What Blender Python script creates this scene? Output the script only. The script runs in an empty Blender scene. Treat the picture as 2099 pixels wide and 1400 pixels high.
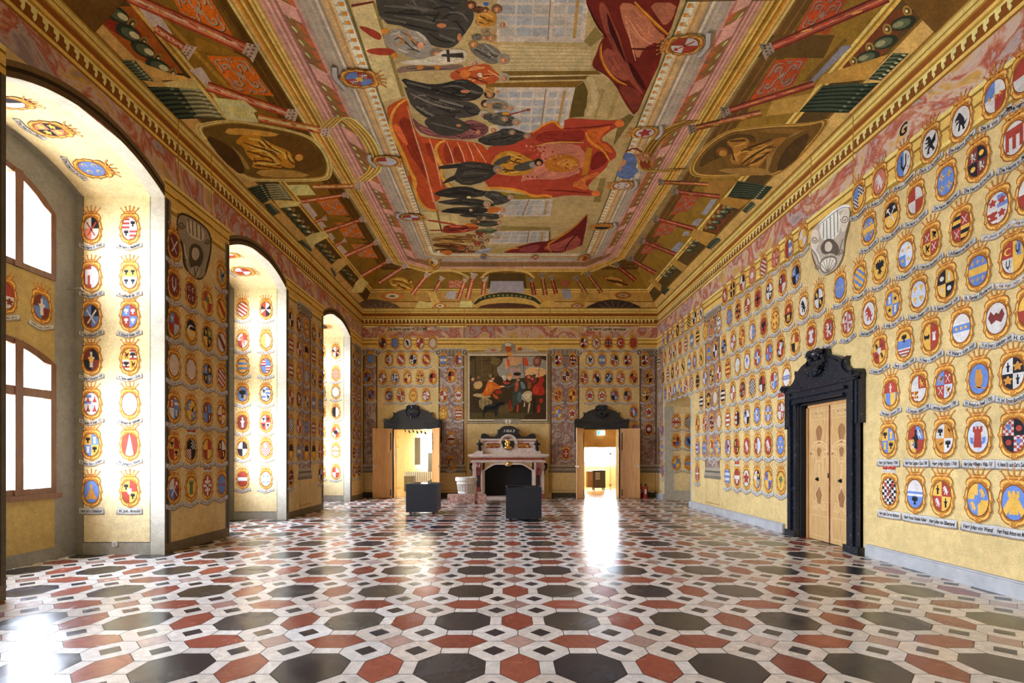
WORLD_S = 10
import bpy, math, random
from mathutils import Vector, Matrix
random.seed(7)
SC = bpy.context.scene
COL = SC.collection
H = 1.83            # eye height
F = 1010.0          # focal length in pixels of a 2099 wide frame
CX, CY = 1040.0, 935.0
XR, XL, YF, YN = 6.6, -6.37, 21.7, -1.2
ZC = 8.35           # top of the walls (springing of the cove)
ZT = 9.9            # flat ceiling
FXL, FXR, FYF = -4.95, 5.1, 20.2
XW = -8.03          # window plane

# ------------------------------------------------------------------ materials
def srgb(h):
    h = h.lstrip('#'); v = [int(h[i:i+2], 16)/255 for i in (0, 2, 4)]
    return tuple(((c/12.92) if c <= .04045 else ((c+.055)/1.055)**2.4) for c in v)
def _mat(name):
    m = bpy.data.materials.new(name); m.use_nodes = True
    nt = m.node_tree; b = nt.nodes['Principled BSDF']
    return m, nt, b
def _noise(nt, scale, detail=4, rough=.55, dist=0, coord='Object'):
    n = nt.nodes.new('ShaderNodeTexNoise'); n.inputs['Scale'].default_value = scale
    n.inputs['Detail'].default_value = detail; n.inputs['Roughness'].default_value = rough
    n.inputs['Distortion'].default_value = dist
    g = nt.nodes.new('ShaderNodeNewGeometry')
    nt.links.new(g.outputs['Position'], n.inputs['Vector'])
    return n
def _ramp(nt, fac, stops):
    r = nt.nodes.new('ShaderNodeValToRGB'); e = r.color_ramp.elements
    while len(e) < len(stops): e.new(.5)
    for k, (p, c) in enumerate(stops):
        e[k].position = p; e[k].color = (*c, 1)
    nt.links.new(fac, r.inputs['Fac']); return r
def _mul(nt, a, b, fac=1.0, mode='MULTIPLY'):
    m = nt.nodes.new('ShaderNodeMix'); m.data_type = 'RGBA'; m.blend_type = mode
    m.inputs['Factor'].default_value = fac
    for s, v in ((6, a), (7, b)):
        if isinstance(v, tuple): m.inputs[s].default_value = (*v, 1)
        else: nt.links.new(v, m.inputs[s])
    return m.outputs[2]
def _bump(nt, b, fac, s, d=.01):
    bp = nt.nodes.new('ShaderNodeBump'); bp.inputs['Strength'].default_value = s
    bp.inputs['Distance'].default_value = d
    nt.links.new(fac, bp.inputs['Height']); nt.links.new(bp.outputs['Normal'], b.inputs['Normal'])

def m_fresco(name='fresco_paint', lo=.78, hi=1.14, rough=.8, sc=(1.3, 9, 45)):
    m, nt, b = _mat(name)
    a = nt.nodes.new('ShaderNodeAttribute'); a.attribute_name = 'Col'
    c = a.outputs['Color']
    for k, s in enumerate(sc):
        n = _noise(nt, s, 5, .6, .4)
        r = _ramp(nt, n.outputs['Fac'], [(.3, (lo,)*3), (.7, (hi,)*3)])
        c = _mul(nt, c, r.outputs['Color'], (.6, .7, .8)[k])
    nt.links.new(c, b.inputs['Base Color'])
    b.inputs['Roughness'].default_value = rough
    b.inputs['Specular IOR Level'].default_value = .25
    return m
def m_marble(name, stops, scale=3, rough=.35, dist=1.5, bump=0):
    m, nt, b = _mat(name)
    n = _noise(nt, scale, 8, .62, dist)
    r = _ramp(nt, n.outputs['Fac'], stops)
    nt.links.new(r.outputs['Color'], b.inputs['Base Color'])
    b.inputs['Roughness'].default_value = rough
    if bump: _bump(nt, b, n.outputs['Fac'], bump)
    return m
def m_plain(name, col, rough=.5, metal=0, var=.12, scale=12, spec=.5):
    m, nt, b = _mat(name)
    n = _noise(nt, scale, 4)
    r = _ramp(nt, n.outputs['Fac'], [(.3, tuple(c*(1-var) for c in col)), (.7, tuple(min(1, c*(1+var)) for c in col))])
    nt.links.new(r.outputs['Color'], b.inputs['Base Color'])
    b.inputs['Roughness'].default_value = rough; b.inputs['Metallic'].default_value = metal
    b.inputs['Specular IOR Level'].default_value = spec
    return m
def m_wood(name, c1, c2, rough=.4, axis='Z', scale=6):
    m, nt, b = _mat(name)
    g = nt.nodes.new('ShaderNodeNewGeometry'); mp = nt.nodes.new('ShaderNodeMapping')
    mp.inputs['Scale'].default_value = {'Z': (9, 9, .8), 'Y': (9, .8, 9), 'X': (.8, 9, 9)}[axis]
    nt.links.new(g.outputs['Position'], mp.inputs['Vector'])
    n = nt.nodes.new('ShaderNodeTexNoise'); n.inputs['Scale'].default_value = scale/3
    n.inputs['Detail'].default_value = 7; n.inputs['Distortion'].default_value = .8
    nt.links.new(mp.outputs['Vector'], n.inputs['Vector'])
    r = _ramp(nt, n.outputs['Fac'], [(.3, c1), (.7, c2)])
    nt.links.new(r.outputs['Color'], b.inputs['Base Color']); b.inputs['Roughness'].default_value = rough
    return m
def m_emit(name, col, s):
    m, nt, b = _mat(name)
    b.inputs['Base Color'].default_value = (*col, 1)
    b.inputs['Emission Color'].default_value = (*col, 1); b.inputs['Emission Strength'].default_value = s
    return m
def m_glass(name, tint=(.95, .98, 1), clear=.92):
    m = bpy.data.materials.new(name); m.use_nodes = True; nt = m.node_tree
    nt.nodes.remove(nt.nodes['Principled BSDF']); out = nt.nodes['Material Output']
    t = nt.nodes.new('ShaderNodeBsdfTransparent'); t.inputs['Color'].default_value = (*tint, 1)
    g = nt.nodes.new('ShaderNodeBsdfGlossy'); g.inputs['Roughness'].default_value = .03
    x = nt.nodes.new('ShaderNodeMixShader'); x.inputs[0].default_value = 1-clear
    nt.links.new(t.outputs[0], x.inputs[1]); nt.links.new(g.outputs[0], x.inputs[2])
    nt.links.new(x.outputs[0], out.inputs['Surface']); return m

FR = m_fresco()
FRC = m_fresco('ceiling_fresco_paint', .68, 1.2, .75, (.9, 5, 26))
M_FLOOR, nt, b = _mat('polished_marble_floor')
a = nt.nodes.new('ShaderNodeAttribute'); a.attribute_name = 'Col'
n1 = _noise(nt, 5, 9, .65, 2.2); r1 = _ramp(nt, n1.outputs['Fac'], [(.3, (.72,)*3), (.55, (1, 1, 1)), (.7, (1.25, 1.2, 1.18))])
n2 = _noise(nt, 60, 4); r2 = _ramp(nt, n2.outputs['Fac'], [(.3, (.85,)*3), (.7, (1.1,)*3)])
nt.links.new(_mul(nt, _mul(nt, a.outputs['Color'], r1.outputs['Color'], .85), r2.outputs['Color'], .8), b.inputs['Base Color'])
n3 = _noise(nt, 2.2, 6, .6, 1)
r3 = _ramp(nt, n3.outputs['Fac'], [(.3, (.16,)*3), (.7, (.32,)*3)])
nt.links.new(r3.outputs['Color'], b.inputs['Roughness']); b.inputs['Specular IOR Level'].default_value = .5
n4 = _noise(nt, .9, 2); _bump(nt, b, n4.outputs['Fac'], .12, .02)
M_BLACK = m_marble('black_marble', [(.3, (.012, .014, .02)), (.6, (.02, .024, .032)), (.68, (.09, .1, .12)), (.72, (.02, .022, .03))], 7, .16, 3)
M_PINKM = m_marble('pale_pink_marble', [(.3, (.5, .36, .3)), (.5, (.62, .5, .43)), (.7, (.7, .6, .54))], 4, .35, 2)
M_REDM = m_marble('red_marble', [(.3, (.16, .025, .02)), (.55, (.3, .06, .045)), (.72, (.45, .2, .16))], 7, .25, 2)
M_WHITEM = m_marble('weathered_white_stone', [(.3, (.5, .46, .4)), (.6, (.75, .72, .66))], 5, .7, 1, .3)
M_BRECC = m_marble('pink_breccia', [(.35, (.35, .12, .09)), (.5, (.62, .4, .34)), (.6, (.75, .62, .55)), (.75, (.5, .25, .2))], 11, .3, .6)
M_OCHM = m_marble('ochre_marble', [(.3, (.38, .24, .1)), (.7, (.6, .44, .22))], 5, .35, 1)
M_GOLD = m_plain('gilded_metal', (.85, .52, .13), .3, 1, .2, 20)
M_FIREDARK = m_plain('matt_black', (.006, .006, .008), .8)  # one rough near-black for the firebox and the door reveal
M_CASE = m_plain('dark_slate_blue_lacquer', (.012, .018, .03), .4, 0, .06)
M_CASETOP = m_plain('case_interior_beige', (.45, .33, .2), .5)
M_WOOD = m_wood('warm_larch_veneer', (.5, .24, .08), (.66, .36, .14), .35)
M_INLAY = m_wood('burl_walnut_veneer', (.5, .28, .1), (.68, .44, .19), .3, 'Z', 9)
M_INLAYD = m_wood('dark_inlay_veneer', (.24, .1, .035), (.4, .2, .08), .3, 'Z', 9)
M_INLAYL = m_plain('pale_inlay_veneer', (.75, .5, .24), .3)
M_FRAME = m_wood('brown_window_frame', (.12, .045, .02), (.2, .08, .035), .35)
M_GLASS = m_glass('window_glass')
M_WHITE = m_plain('white_plastic', (.7, .7, .68), .4)
M_METAL = m_plain('brushed_metal', (.5, .5, .5), .3, 1)
M_DARKMETAL = m_plain('black_iron', (.02, .02, .02), .4, .6)
M_RED = m_plain('red_enamel', (.45, .02, .015), .3)
M_BASE = m_plain('grey_painted_skirting', (.42, .42, .42), .7, 0, .15, 5)
M_DARKWALL = m_plain('plain_plaster', (.55, .45, .25), .8)
M_CREAM = m_plain('cream_plaster', (.78, .66, .38), .7)
M_OAKFLOOR = m_wood('pale_oak_floor', (.42, .25, .11), (.55, .35, .17), .25, 'Y')
M_GREY = m_plain('mid_grey_paint', (.16, .16, .15), .6)
M_GREEN = m_emit('exit_sign_green', (.02, .55, .3), 1.2)
M_SIGNW = m_emit('exit_sign_white', (.9, .95, .9), 1.6)
M_BRASS = m_marble('brown_brass_sheet', [(.3, (.25, .14, .04)), (.7, (.45, .28, .09))], 1.2, .4, 1)

# ------------------------------------------------------------------ mesh helpers
def tag(o, label=None, cat=None, group=None, kind=None):
    if label: o['label'] = label
    if cat: o['category'] = cat
    if group: o['group'] = group
    if kind: o['kind'] = kind
    return o
def empty(name, loc=(0, 0, 0), label=None, cat=None, group=None, kind=None):
    o = bpy.data.objects.new(name, None); COL.objects.link(o); o.location = loc
    o.empty_display_size = .05
    return tag(o, label, cat, group, kind)
def link(name, me, parent=None, mat=None):
    o = bpy.data.objects.new(name, me); COL.objects.link(o)
    if mat is not None and not me.materials: me.materials.append(mat)
    if parent is not None:
        o.parent = parent; w_ = Vector((0, 0, 0)); q = parent
        while q is not None: w_ += q.location; q = q.parent
        o.location = -w_   # geometry is in world coordinates
    return o
class PB:
    """polygons with one colour each"""
    def __init__(s): s.v = []; s.f = []; s.c = []; s.m = []
    def add(s, pts, col=(.5, .5, .5), m=0):
        k = len(s.v); s.v += [tuple(p) for p in pts]; s.f.append(tuple(range(k, k+len(pts)))); s.c.append(col); s.m.append(m)
    def box(s, x0, x1, y0, y1, z0, z1, col=(.5, .5, .5), m=0, T=None):
        P = [Vector((x, y, z)) for x in (x0, x1) for y in (y0, y1) for z in (z0, z1)]
        if T is not None: P = [T @ p for p in P]
        for q in ((0, 1, 3, 2), (4, 6, 7, 5), (0, 4, 5, 1), (2, 3, 7, 6), (0, 2, 6, 4), (1, 5, 7, 3)):
            s.add([P[i] for i in q], col, m)
    def prism(s, pts, d, col=(.5, .5, .5), m=0):
        """closed planar outline (3D) pushed along d"""
        d = Vector(d); P = [Vector(p) for p in pts]; n = len(P)
        s.add(P, col, m); s.add([p+d for p in reversed(P)], col, m)
        for i in range(n):
            j = (i+1) % n; s.add([P[j], P[i], P[i]+d, P[j]+d], col, m)
    def lathe(s, prof, c, seg=24, col=(.5, .5, .5), m=0, flute=0):
        c = Vector(c)
        def P(r, z, k):
            a = 2*math.pi*k/seg
            rr = r*(1-(flute if k % 2 else 0))
            return c+Vector((rr*math.cos(a), rr*math.sin(a), z))
        for (r0, z0), (r1, z1) in zip(prof, prof[1:]):
            for k in range(seg):
                s.add([P(r0, z0, k), P(r0, z0, k+1), P(r1, z1, k+1), P(r1, z1, k)], col, m)
    def tube(s, pts, r, seg=8, col=(.5, .5, .5), m=0):
        pts = [Vector(p) for p in pts]; rings = []
        for i, p in enumerate(pts):
            t = (pts[min(i+1, len(pts)-1)]-pts[max(i-1, 0)]).normalized()
            u = t.cross(Vector((0, 0, 1)) if abs(t.z) < .9 else Vector((1, 0, 0))).normalized(); w = t.cross(u)
            rr = r[i] if isinstance(r, (list, tuple)) else r
            rings.append([p+rr*(math.cos(2*math.pi*k/seg)*u+math.sin(2*math.pi*k/seg)*w) for k in range(seg)])
        for a_, b_ in zip(rings, rings[1:]):
            for k in range(seg): s.add([a_[k], a_[(k+1) % seg], b_[(k+1) % seg], b_[k]], col, m)
        s.add(rings[0][::-1], col, m); s.add(rings[-1], col, m)
    def mesh(s, name, mats, smooth=False, weld=False, bevel=0):
        me = bpy.data.meshes.new(name); me.from_pydata(s.v, [], s.f)
        ca = me.color_attributes.new('Col', 'FLOAT_COLOR', 'CORNER')
        buf = []
        for f, c in zip(s.f, s.c): buf += [c[0], c[1], c[2], 1.0]*len(f)
        ca.data.foreach_set('color', buf)
        for m_ in (mats if isinstance(mats, (list, tuple)) else [mats]): me.materials.append(m_)
        me.polygons.foreach_set('material_index', s.m)
        if weld or smooth:
            import bmesh
            bm = bmesh.new(); bm.from_mesh(me); bmesh.ops.remove_doubles(bm, verts=bm.verts, dist=1e-5)
            bmesh.ops.recalc_face_normals(bm, faces=bm.faces)
            if smooth:
                for f in bm.faces: f.smooth = True
                for e in bm.edges:
                    if len(e.link_faces) == 2 and e.calc_face_angle(0) > .7: e.smooth = False
            bm.to_mesh(me); bm.free()
        return me
    def build(s, name, mats, parent=None, smooth=False, weld=False, bevel=0):
        o = link(name, s.mesh(name, mats, smooth, weld), parent)
        if bevel:
            b_ = o.modifiers.new('bevel', 'BEVEL'); b_.width = bevel; b_.segments = 2; b_.limit_method = 'ANGLE'
        return o
def J(c, v=.06):
    k = 1+random.uniform(-v, v); return tuple(min(1, x*k) for x in c)

# ------------------------------------------------------------------ camera
cam = bpy.data.cameras.new('camera'); co = bpy.data.objects.new('camera', cam); COL.objects.link(co)
co.location = (0, 0, H); co.rotation_euler = (math.pi/2, 0, 0)
cam.sensor_width = 36; cam.lens = 36*F/2099
cam.shift_x = (1049.5-CX)/2099; cam.shift_y = (CY-700)/2099
cam.clip_start = .05; cam.clip_end = 200
SC.camera = co
SC.view_settings.view_transform = 'Standard'; SC.view_settings.look = 'None'
SC.view_settings.gamma = 1; SC.view_settings.use_curve_mapping = False
SC.view_settings.exposure = 1.3
SC.cycles.use_denoising = True
SC.cycles.max_bounces = 10; SC.cycles.diffuse_bounces = 7; SC.cycles.glossy_bounces = 4
SC.cycles.transparent_max_bounces = 12; SC.cycles.sample_clamp_indirect = 8

# ------------------------------------------------------------------ colours of the wall painting
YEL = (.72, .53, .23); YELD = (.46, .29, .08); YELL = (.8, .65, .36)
GRY = (.30, .29, .27); GRYL = (.5, .49, .47); GRYD = (.13, .125, .115)
BRN = (.2, .11, .03)

# ------------------------------------------------------------------ floor
WIN = [(.98, 4.16), (6.26, 9.16), (11.29, 14.2), (17.06, 19.98)]   # window bays along the left wall
pb = PB()
pb.add([(XL-1.8, YN, -.004), (XR+1.4, YN, -.004), (XR+1.4, YF+.6, -.004), (XL-1.8, YF+.6, -.004)], (.09, .085, .08))
PX, PY, X0, Y0 = 1.203, 1.2115, .71, 4.268
def inset(pts, d):
    c = Vector((sum(p[0] for p in pts)/len(pts), sum(p[1] for p in pts)/len(pts)))
    out = []
    for p in pts:
        v = Vector(p)-c; L = v.length; out.append(c+v*(1-d/L))
    return out
WHT = (.82, .78, .73)
def tile(cx, cy, pts, col, var=.12, z=0):
    ok = [(cx+x*PX/1.2, cy+y*PY/1.2) for x, y in pts]
    mx = sum(p[0] for p in ok)/len(ok); my = sum(p[1] for p in ok)/len(ok)
    if mx > XR+1.3 or mx < XL-1.75 or my < YN or my > YF+.2: return
    r = random.uniform(-var, var); w = random.uniform(-.03, .03)
    c = (col[0]*(1+r+w), col[1]*(1+r), col[2]*(1+r-w))
    pb.add([(p[0], p[1], z) for p in inset(ok, .0045)], c)
OCT = [(.3, .13), (.13, .3), (-.13, .3), (-.3, .13), (-.3, -.13), (-.13, -.3), (.13, -.3), (.3, -.13)]
for i in range(-8, 7):
    for j in range(-6, 16):
        cx, cy = X0+i*PX, Y0+j*PY
        dk = random.choice([(.035, .036, .045), (.05, .047, .045), (.03, .033, .045), (.075, .07, .06), (.045, .045, .05)])
        tile(cx, cy, OCT, dk, .2)
        rd = random.choice([(.33, .085, .055), (.37, .11, .07), (.29, .075, .05)])
        tile(cx, cy, [(.43, .13), (.6, .3), (.77, .13), (.77, -.13), (.6, -.3), (.43, -.13)], rd)
        rd = random.choice([(.33, .085, .055), (.37, .11, .07), (.29, .075, .05)])
        tile(cx, cy, [(.13, .43), (.3, .6), (.13, .77), (-.13, .77), (-.3, .6), (-.13, .43)], rd)
        for s in (1, -1):
            tile(cx, cy, [(s*.3, .13), (s*.43, .13), (s*.43, -.13), (s*.3, -.13)], WHT, .08)
            tile(cx, cy, [(.13, s*.3), (.13, s*.43), (-.13, s*.43), (-.13, s*.3)], WHT, .08)
        tile(cx, cy, [(.6, .43), (.77, .6), (.6, .77), (.43, .6)], random.choice([(.5, .33, .28), (.6, .45, .4), (.42, .24, .2)]))
        for sx in (1, -1):
            for sy in (1, -1):
                o8 = [(.3, .13), (.43, .13), (.6, .3), (.6, .43), (.43, .6), (.3, .6), (.13, .43), (.13, .3)]
                d4 = [(.365, .25), (.48, .365), (.365, .48), (.25, .365)]
                wt = random.choice([WHT, (.82, .77, .7), (.74, .68, .62), (.84, .81, .78)])
                tile(cx, cy, [(sx*x, sy*y) for x, y in o8], wt, .06)
                tile(cx, cy, [(sx*x, sy*y) for x, y in d4], (.04, .04, .05), .3, .0012)
tag(pb.build('floor', M_FLOOR), kind='structure')

# ------------------------------------------------------------------ walls
# right wall with the door opening and the far niche
DR = (9.5, 11.12, 3.0)          # door opening along Y, height
NR = (17.75, 20.7, 3.9, 4.35)     # niche: y0, y1, spring, crown
def arch_z(u, a0, a1, sp, cr):
    w = (a1-a0)/2; k = (u-(a0+w))/w
    R = (w*w+(cr-sp)**2)/(2*(cr-sp)); return cr-R+math.sqrt(max(0, R*R-(k*w)**2))
pb = PB()
def wq(x, y0, y1, z0, z1, c): pb.add([(x, y0, z0), (x, y1, z0), (x, y1, z1), (x, y0, z1)], c)
wq(XR, YN, DR[0], 0, ZC, YEL); wq(XR, DR[0], DR[1], DR[2], ZC, YEL); wq(XR, DR[1], NR[0], 0, ZC, YEL)
wq(XR, NR[1], YF, 0, ZC, YEL)
N = 16
for k in range(N):
    a, b2 = NR[0]+(NR[1]-NR[0])*k/N, NR[0]+(NR[1]-NR[0])*(k+1)/N
    za, zb = arch_z(a, *NR), arch_z(b2, *NR)
    pb.add([(XR, a, za), (XR, b2, zb), (XR, b2, ZC), (XR, a, ZC)], YEL)
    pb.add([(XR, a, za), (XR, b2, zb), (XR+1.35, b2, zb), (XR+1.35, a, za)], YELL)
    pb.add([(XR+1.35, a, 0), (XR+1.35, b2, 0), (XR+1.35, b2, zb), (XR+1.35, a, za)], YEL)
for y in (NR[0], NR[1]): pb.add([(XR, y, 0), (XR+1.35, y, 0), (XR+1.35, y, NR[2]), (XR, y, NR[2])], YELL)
tag(pb.build('wall_right', FR), kind='structure')
# left wall with arched window bays
SPR, CRN = 6.66, 7.06
pb = PB()
edges = [YN]+[e for w in WIN for e in w]+[YF]
for a, b2 in zip(edges[::2], edges[1::2]): wq(XL, a, b2, 0, ZC, YEL)
for (a0, a1) in WIN:
    for k in range(N):
        a, b2 = a0+(a1-a0)*k/N, a0+(a1-a0)*(k+1)/N
        za, zb = arch_z(a, a0, a1, SPR, CRN), arch_z(b2, a0, a1, SPR, CRN)
        pb.add([(XL, a, za), (XL, b2, zb), (XL, b2, ZC), (XL, a, ZC)], YEL)
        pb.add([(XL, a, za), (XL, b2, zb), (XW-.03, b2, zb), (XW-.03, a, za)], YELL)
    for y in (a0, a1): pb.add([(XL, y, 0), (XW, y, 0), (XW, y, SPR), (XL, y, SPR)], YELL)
tag(pb.build('wall_left', FR), kind='structure')
# end wall with two doorways and fireplace
D1 = (-4.99, -3.31, 3.03); D2 = (3.38, 4.9, 3.03); FPO = (-.95, 1.1, 1.4)
pb = PB()
def fq(x0, x1, z0, z1, c=YEL, y=YF): pb.add([(x0, y, z0), (x1, y, z0), (x1, y, z1), (x0, y, z1)], c)
fq(XL, D1[0], 0, ZC); fq(D1[0], D1[1], D1[2], ZC); fq(D1[1], D2[0], 0, ZC); fq(D2[0], D2[1], D2[2], ZC); fq(D2[1], XR, 0, ZC)
for D in (D1, D2):
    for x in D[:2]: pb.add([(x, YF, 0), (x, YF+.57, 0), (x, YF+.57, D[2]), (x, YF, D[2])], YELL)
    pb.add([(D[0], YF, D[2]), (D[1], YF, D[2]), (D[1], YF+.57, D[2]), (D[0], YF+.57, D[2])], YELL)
tag(pb.build('wall_far', FR), kind='structure')
pb = PB(); pb.add([(XL, YN, 0), (XR, YN, 0), (XR, YN, ZC), (XL, YN, ZC)], YEL)
tag(pb.build('wall_near', FR), kind='structure')

# ------------------------------------------------------------------ windows (frames stand in the plane XW)
def window(n, a0, a1):
    """wall panel in the window plane with an arched upper and an arched lower light"""
    w0, w1 = a0+.42, a1-.42       # wooden frame
    pw = PB()
    up = (w0, w1, 6.1, 6.58); lo = (w0, w1, 3.45, 3.78)
    zb_up, zb_lo = 4.93, 1.18
    def q(y0, y1, z0, z1, c): pw.add([(XW, y0, z0), (XW, y1, z0), (XW, y1, z1), (XW, y0, z1)], c)
    M = 20
    for k in range(M):
        y, y2 = a0+(a1-a0)*k/M, a0+(a1-a0)*(k+1)/M
        z1, z2 = arch_z(y, a0, a1, SPR, CRN), arch_z(y2, a0, a1, SPR, CRN)
        if y < w0-.01 and y2 > w0+.01 or y < w1-.01 and y2 > w1+.01: pass
    ys = [a0, w0]+[w0+(w1-w0)*k/M for k in range(1, M)]+[w1, a1]
    for y, y2 in zip(ys, ys[1:]):
        t1, t2 = arch_z(y, a0, a1, SPR, CRN)+.12, arch_z(y2, a0, a1, SPR, CRN)+.12
        if y2 <= w0+1e-6 or y >= w1-1e-6:
            pw.add([(XW, y, 0), (XW, y2, 0), (XW, y2, t2), (XW, y, t1)], GRY)
            continue
        u1, u2 = arch_z(y, *up), arch_z(y2, *up); l1, l2 = arch_z(y, *lo), arch_z(y2, *lo)
        pw.add([(XW, y, u1), (XW, y2, u2), (XW, y2, t2), (XW, y, t1)], GRY)
        pw.add([(XW, y, l1), (XW, y2, l2), (XW, y2, zb_up), (XW, y, zb_up)], (.5, .36, .13))
        pw.add([(XW, y, .22), (XW, y2, .22), (XW, y2, zb_lo), (XW, y, zb_lo)], (.5, .36, .13))
        pw.add([(XW, y, 0), (XW, y2, 0), (XW, y2, .22), (XW, y, .22)], GRY)
    root = empty('window_%d' % n, (XW, (a0+a1)/2, 0), kind='structure')
    pw.build('window_surround', FR, root)
    # frames
    def arcf(box, z0, fw, name, bars):
        fb = PB(); x0, x1 = XW-.1, XW+.03
        n2 = 14; pts = []
        y0, y1, sp, cr = box
        out = [(y0, z0), (y0, sp)]+[(y0+(y1-y0)*k/n2, arch_z(y0+(y1-y0)*k/n2, *box)) for k in range(1, n2)]+[(y1, sp), (y1, z0)]
        inn = [(y0+fw, z0+fw), (y0+fw, sp-.02)]+[(y0+fw+(y1-y0-2*fw)*k/n2, arch_z(y0+(y1-y0)*k/n2, *box)-fw) for k in range(1, n2)]+[(y1-fw, sp-.02), (y1-fw, z0+fw)]
        for i in range(len(out)):
            j = (i+1) % len(out)
            fb.prism([(x0, *out[i]), (x0, *out[j]), (x0, *inn[j]), (x0, *inn[i])], (x1-x0, 0, 0))
        ym = (y0+y1)/2
        for yy in (ym-.35, ym+.35): fb.box(x0, x1+.02, yy-.07, yy+.07, z0, cr-.05)
        for ya, yb in ((y0+fw, ym-.42), (ym-.28, ym+.28), (ym+.42, y1-fw)):
            for zz, hh in bars: fb.box(x0, x1+.01, ya, yb, zz-hh, zz+hh)
        fo = fb.build(name, M_FRAME, root)
        g = PB(); g.add([(XW-.05, *p) for p in out], (1, 1, 1)); g.build('glass_pane', M_GLASS, fo)
        return fo
    arcf(up, zb_up, .1, 'upper_frame', [])
    arcf(lo, zb_lo, .1, 'lower_frame', [(2.9, .075)])
    sb = PB(); sb.box(XW-.02, XW+.09, w0-.05, w1+.05, 1.09, 1.18); sb.build('window_sill', M_FRAME, root)
    if n < 4:
        hb = PB(); yy = a1-.2
        hb.tube([(XW+.02, yy, 4.86), (XW+.32, yy-.05, 4.87), (XW+.36, yy-.05, 4.82)], .012, 6)
        hb.build('window_stay', M_METAL, root)
for n, (a0, a1) in enumerate([WIN[1], WIN[2], WIN[3], WIN[0]], 1): window(n, a0, a1)
# daylight: the sky, guided through the openings
w = bpy.data.worlds.new('world'); SC.world = w; w.use_nodes = True
bg = w.node_tree.nodes['Background']
sky = w.node_tree.nodes.new('ShaderNodeTexCoord'); sep = w.node_tree.nodes.new('ShaderNodeSeparateXYZ')
w.node_tree.links.new(sky.outputs['Generated'], sep.inputs[0])
rp = w.node_tree.nodes.new('ShaderNodeValToRGB')
rp.color_ramp.elements[0].position = .42; rp.color_ramp.elements[0].color = (1.0, 1.0, 1.0, 1)
rp.color_ramp.elements[1].position = .5; rp.color_ramp.elements[1].color = (2.3, 2.55, 2.95, 1)
for p_, c_ in ((.66, (2.1, 2.35, 2.8, 1)), (.85, (1.0, 1.15, 1.45, 1))):
    e_ = rp.color_ramp.elements.new(p_); e_.color = c_
mm = w.node_tree.nodes.new('ShaderNodeMath'); mm.operation = 'MULTIPLY_ADD'; mm.inputs[1].default_value = .5; mm.inputs[2].default_value = .5
w.node_tree.links.new(sep.outputs['Z'], mm.inputs[0]); w.node_tree.links.new(mm.outputs[0], rp.inputs['Fac'])
w.node_tree.links.new(rp.outputs['Color'], bg.inputs['Color']); bg.inputs['Strength'].default_value = WORLD_S
def area(name, loc, rot, sx, sy, power=0, col=(1, 1, 1), portal=False):
    L = bpy.data.lights.new(name, 'AREA'); L.shape = 'RECTANGLE'; L.size = sx; L.size_y = sy
    L.energy = power; L.color = col
    if portal: L.cycles.is_portal = True
    o = bpy.data.objects.new(name, L); COL.objects.link(o); o.location = loc; o.rotation_euler = rot
    return o
for (a0, a1) in WIN:
    area('window_portal', (XW-.12, (a0+a1)/2, 3.85), (0, -math.pi/2, 0), 5.6, a1-a0-.7, 1, portal=True)
# ------------------------------------------------------------------ painted coats of arms
CCOL = {'r': (.4, .055, .035), 'w': (.66, .62, .58), 'b': (.14, .24, .55), 'k': (.018, .018, .022), 'y': (.78, .45, .08), 'g': (.62, .5, .4),
        'n': (.1, .2, .08), 'm': (.2, .04, .03), 's': (.6, .2, .13), 'o': (.62, .27, .05), 'l': (.55, .6, .7)}
CNAME = {'r': 'red', 'w': 'white', 'b': 'blue', 'k': 'black', 'y': 'gold', 'g': 'blank buff', 'n': 'green', 'm': 'maroon', 's': 'salmon', 'o': 'orange', 'l': 'pale blue',
         'c': 'chequered', 'd': 'chequered', 'z': 'barred', 'e': 'barred', 'v': 'striped'}
RX, RY = .68, 1.0
def clip(poly, cp):
    """clip polygon by convex polygon cp (counter-clockwise)"""
    out = list(poly)
    for i in range(len(cp)):
        ax, ay = cp[i]; bx, by = cp[(i+1) % len(cp)]
        inp, out = out, []
        if not inp: return []
        def side(p): return (bx-ax)*(p[1]-ay)-(by-ay)*(p[0]-ax)
        for k in range(len(inp)):
            p, q = inp[k], inp[(k+1) % len(inp)]; sp_, sq = side(p), side(q)
            if sp_ >= 0: out.append(p)
            if (sp_ >= 0) != (sq >= 0):
                t = sp_/(sp_-sq); out.append((p[0]+t*(q[0]-p[0]), p[1]+t*(q[1]-p[1])))
    return out
OVAL = [(RX*math.cos(2*math.pi*k/20), RY*math.sin(2*math.pi*k/20)) for k in range(20)]
def rect(x0, x1, y0, y1): return [(x0, y0), (x1, y0), (x1, y1), (x0, y1)]
QUAD = [rect(-1, 0, 0, 1.1), rect(0, 1, 0, 1.1), rect(-1, 0, -1.1, 0), rect(0, 1, -1.1, 0)]
def chaikin(p, n=2, closed=True):
    for _ in range(n):
        q = []
        m = len(p)
        for i in range(m if closed else m-1):
            a, b_ = p[i], p[(i+1) % m]
            q += [(a[0]*.75+b_[0]*.25, a[1]*.75+b_[1]*.25), (a[0]*.25+b_[0]*.75, a[1]*.25+b_[1]*.75)]
        if not closed: q = [p[0]]+q+[p[-1]]
        p = q
    return p
def P(s): 
    return [tuple(float(t) for t in k.split(',')) for k in s.split()]
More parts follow.
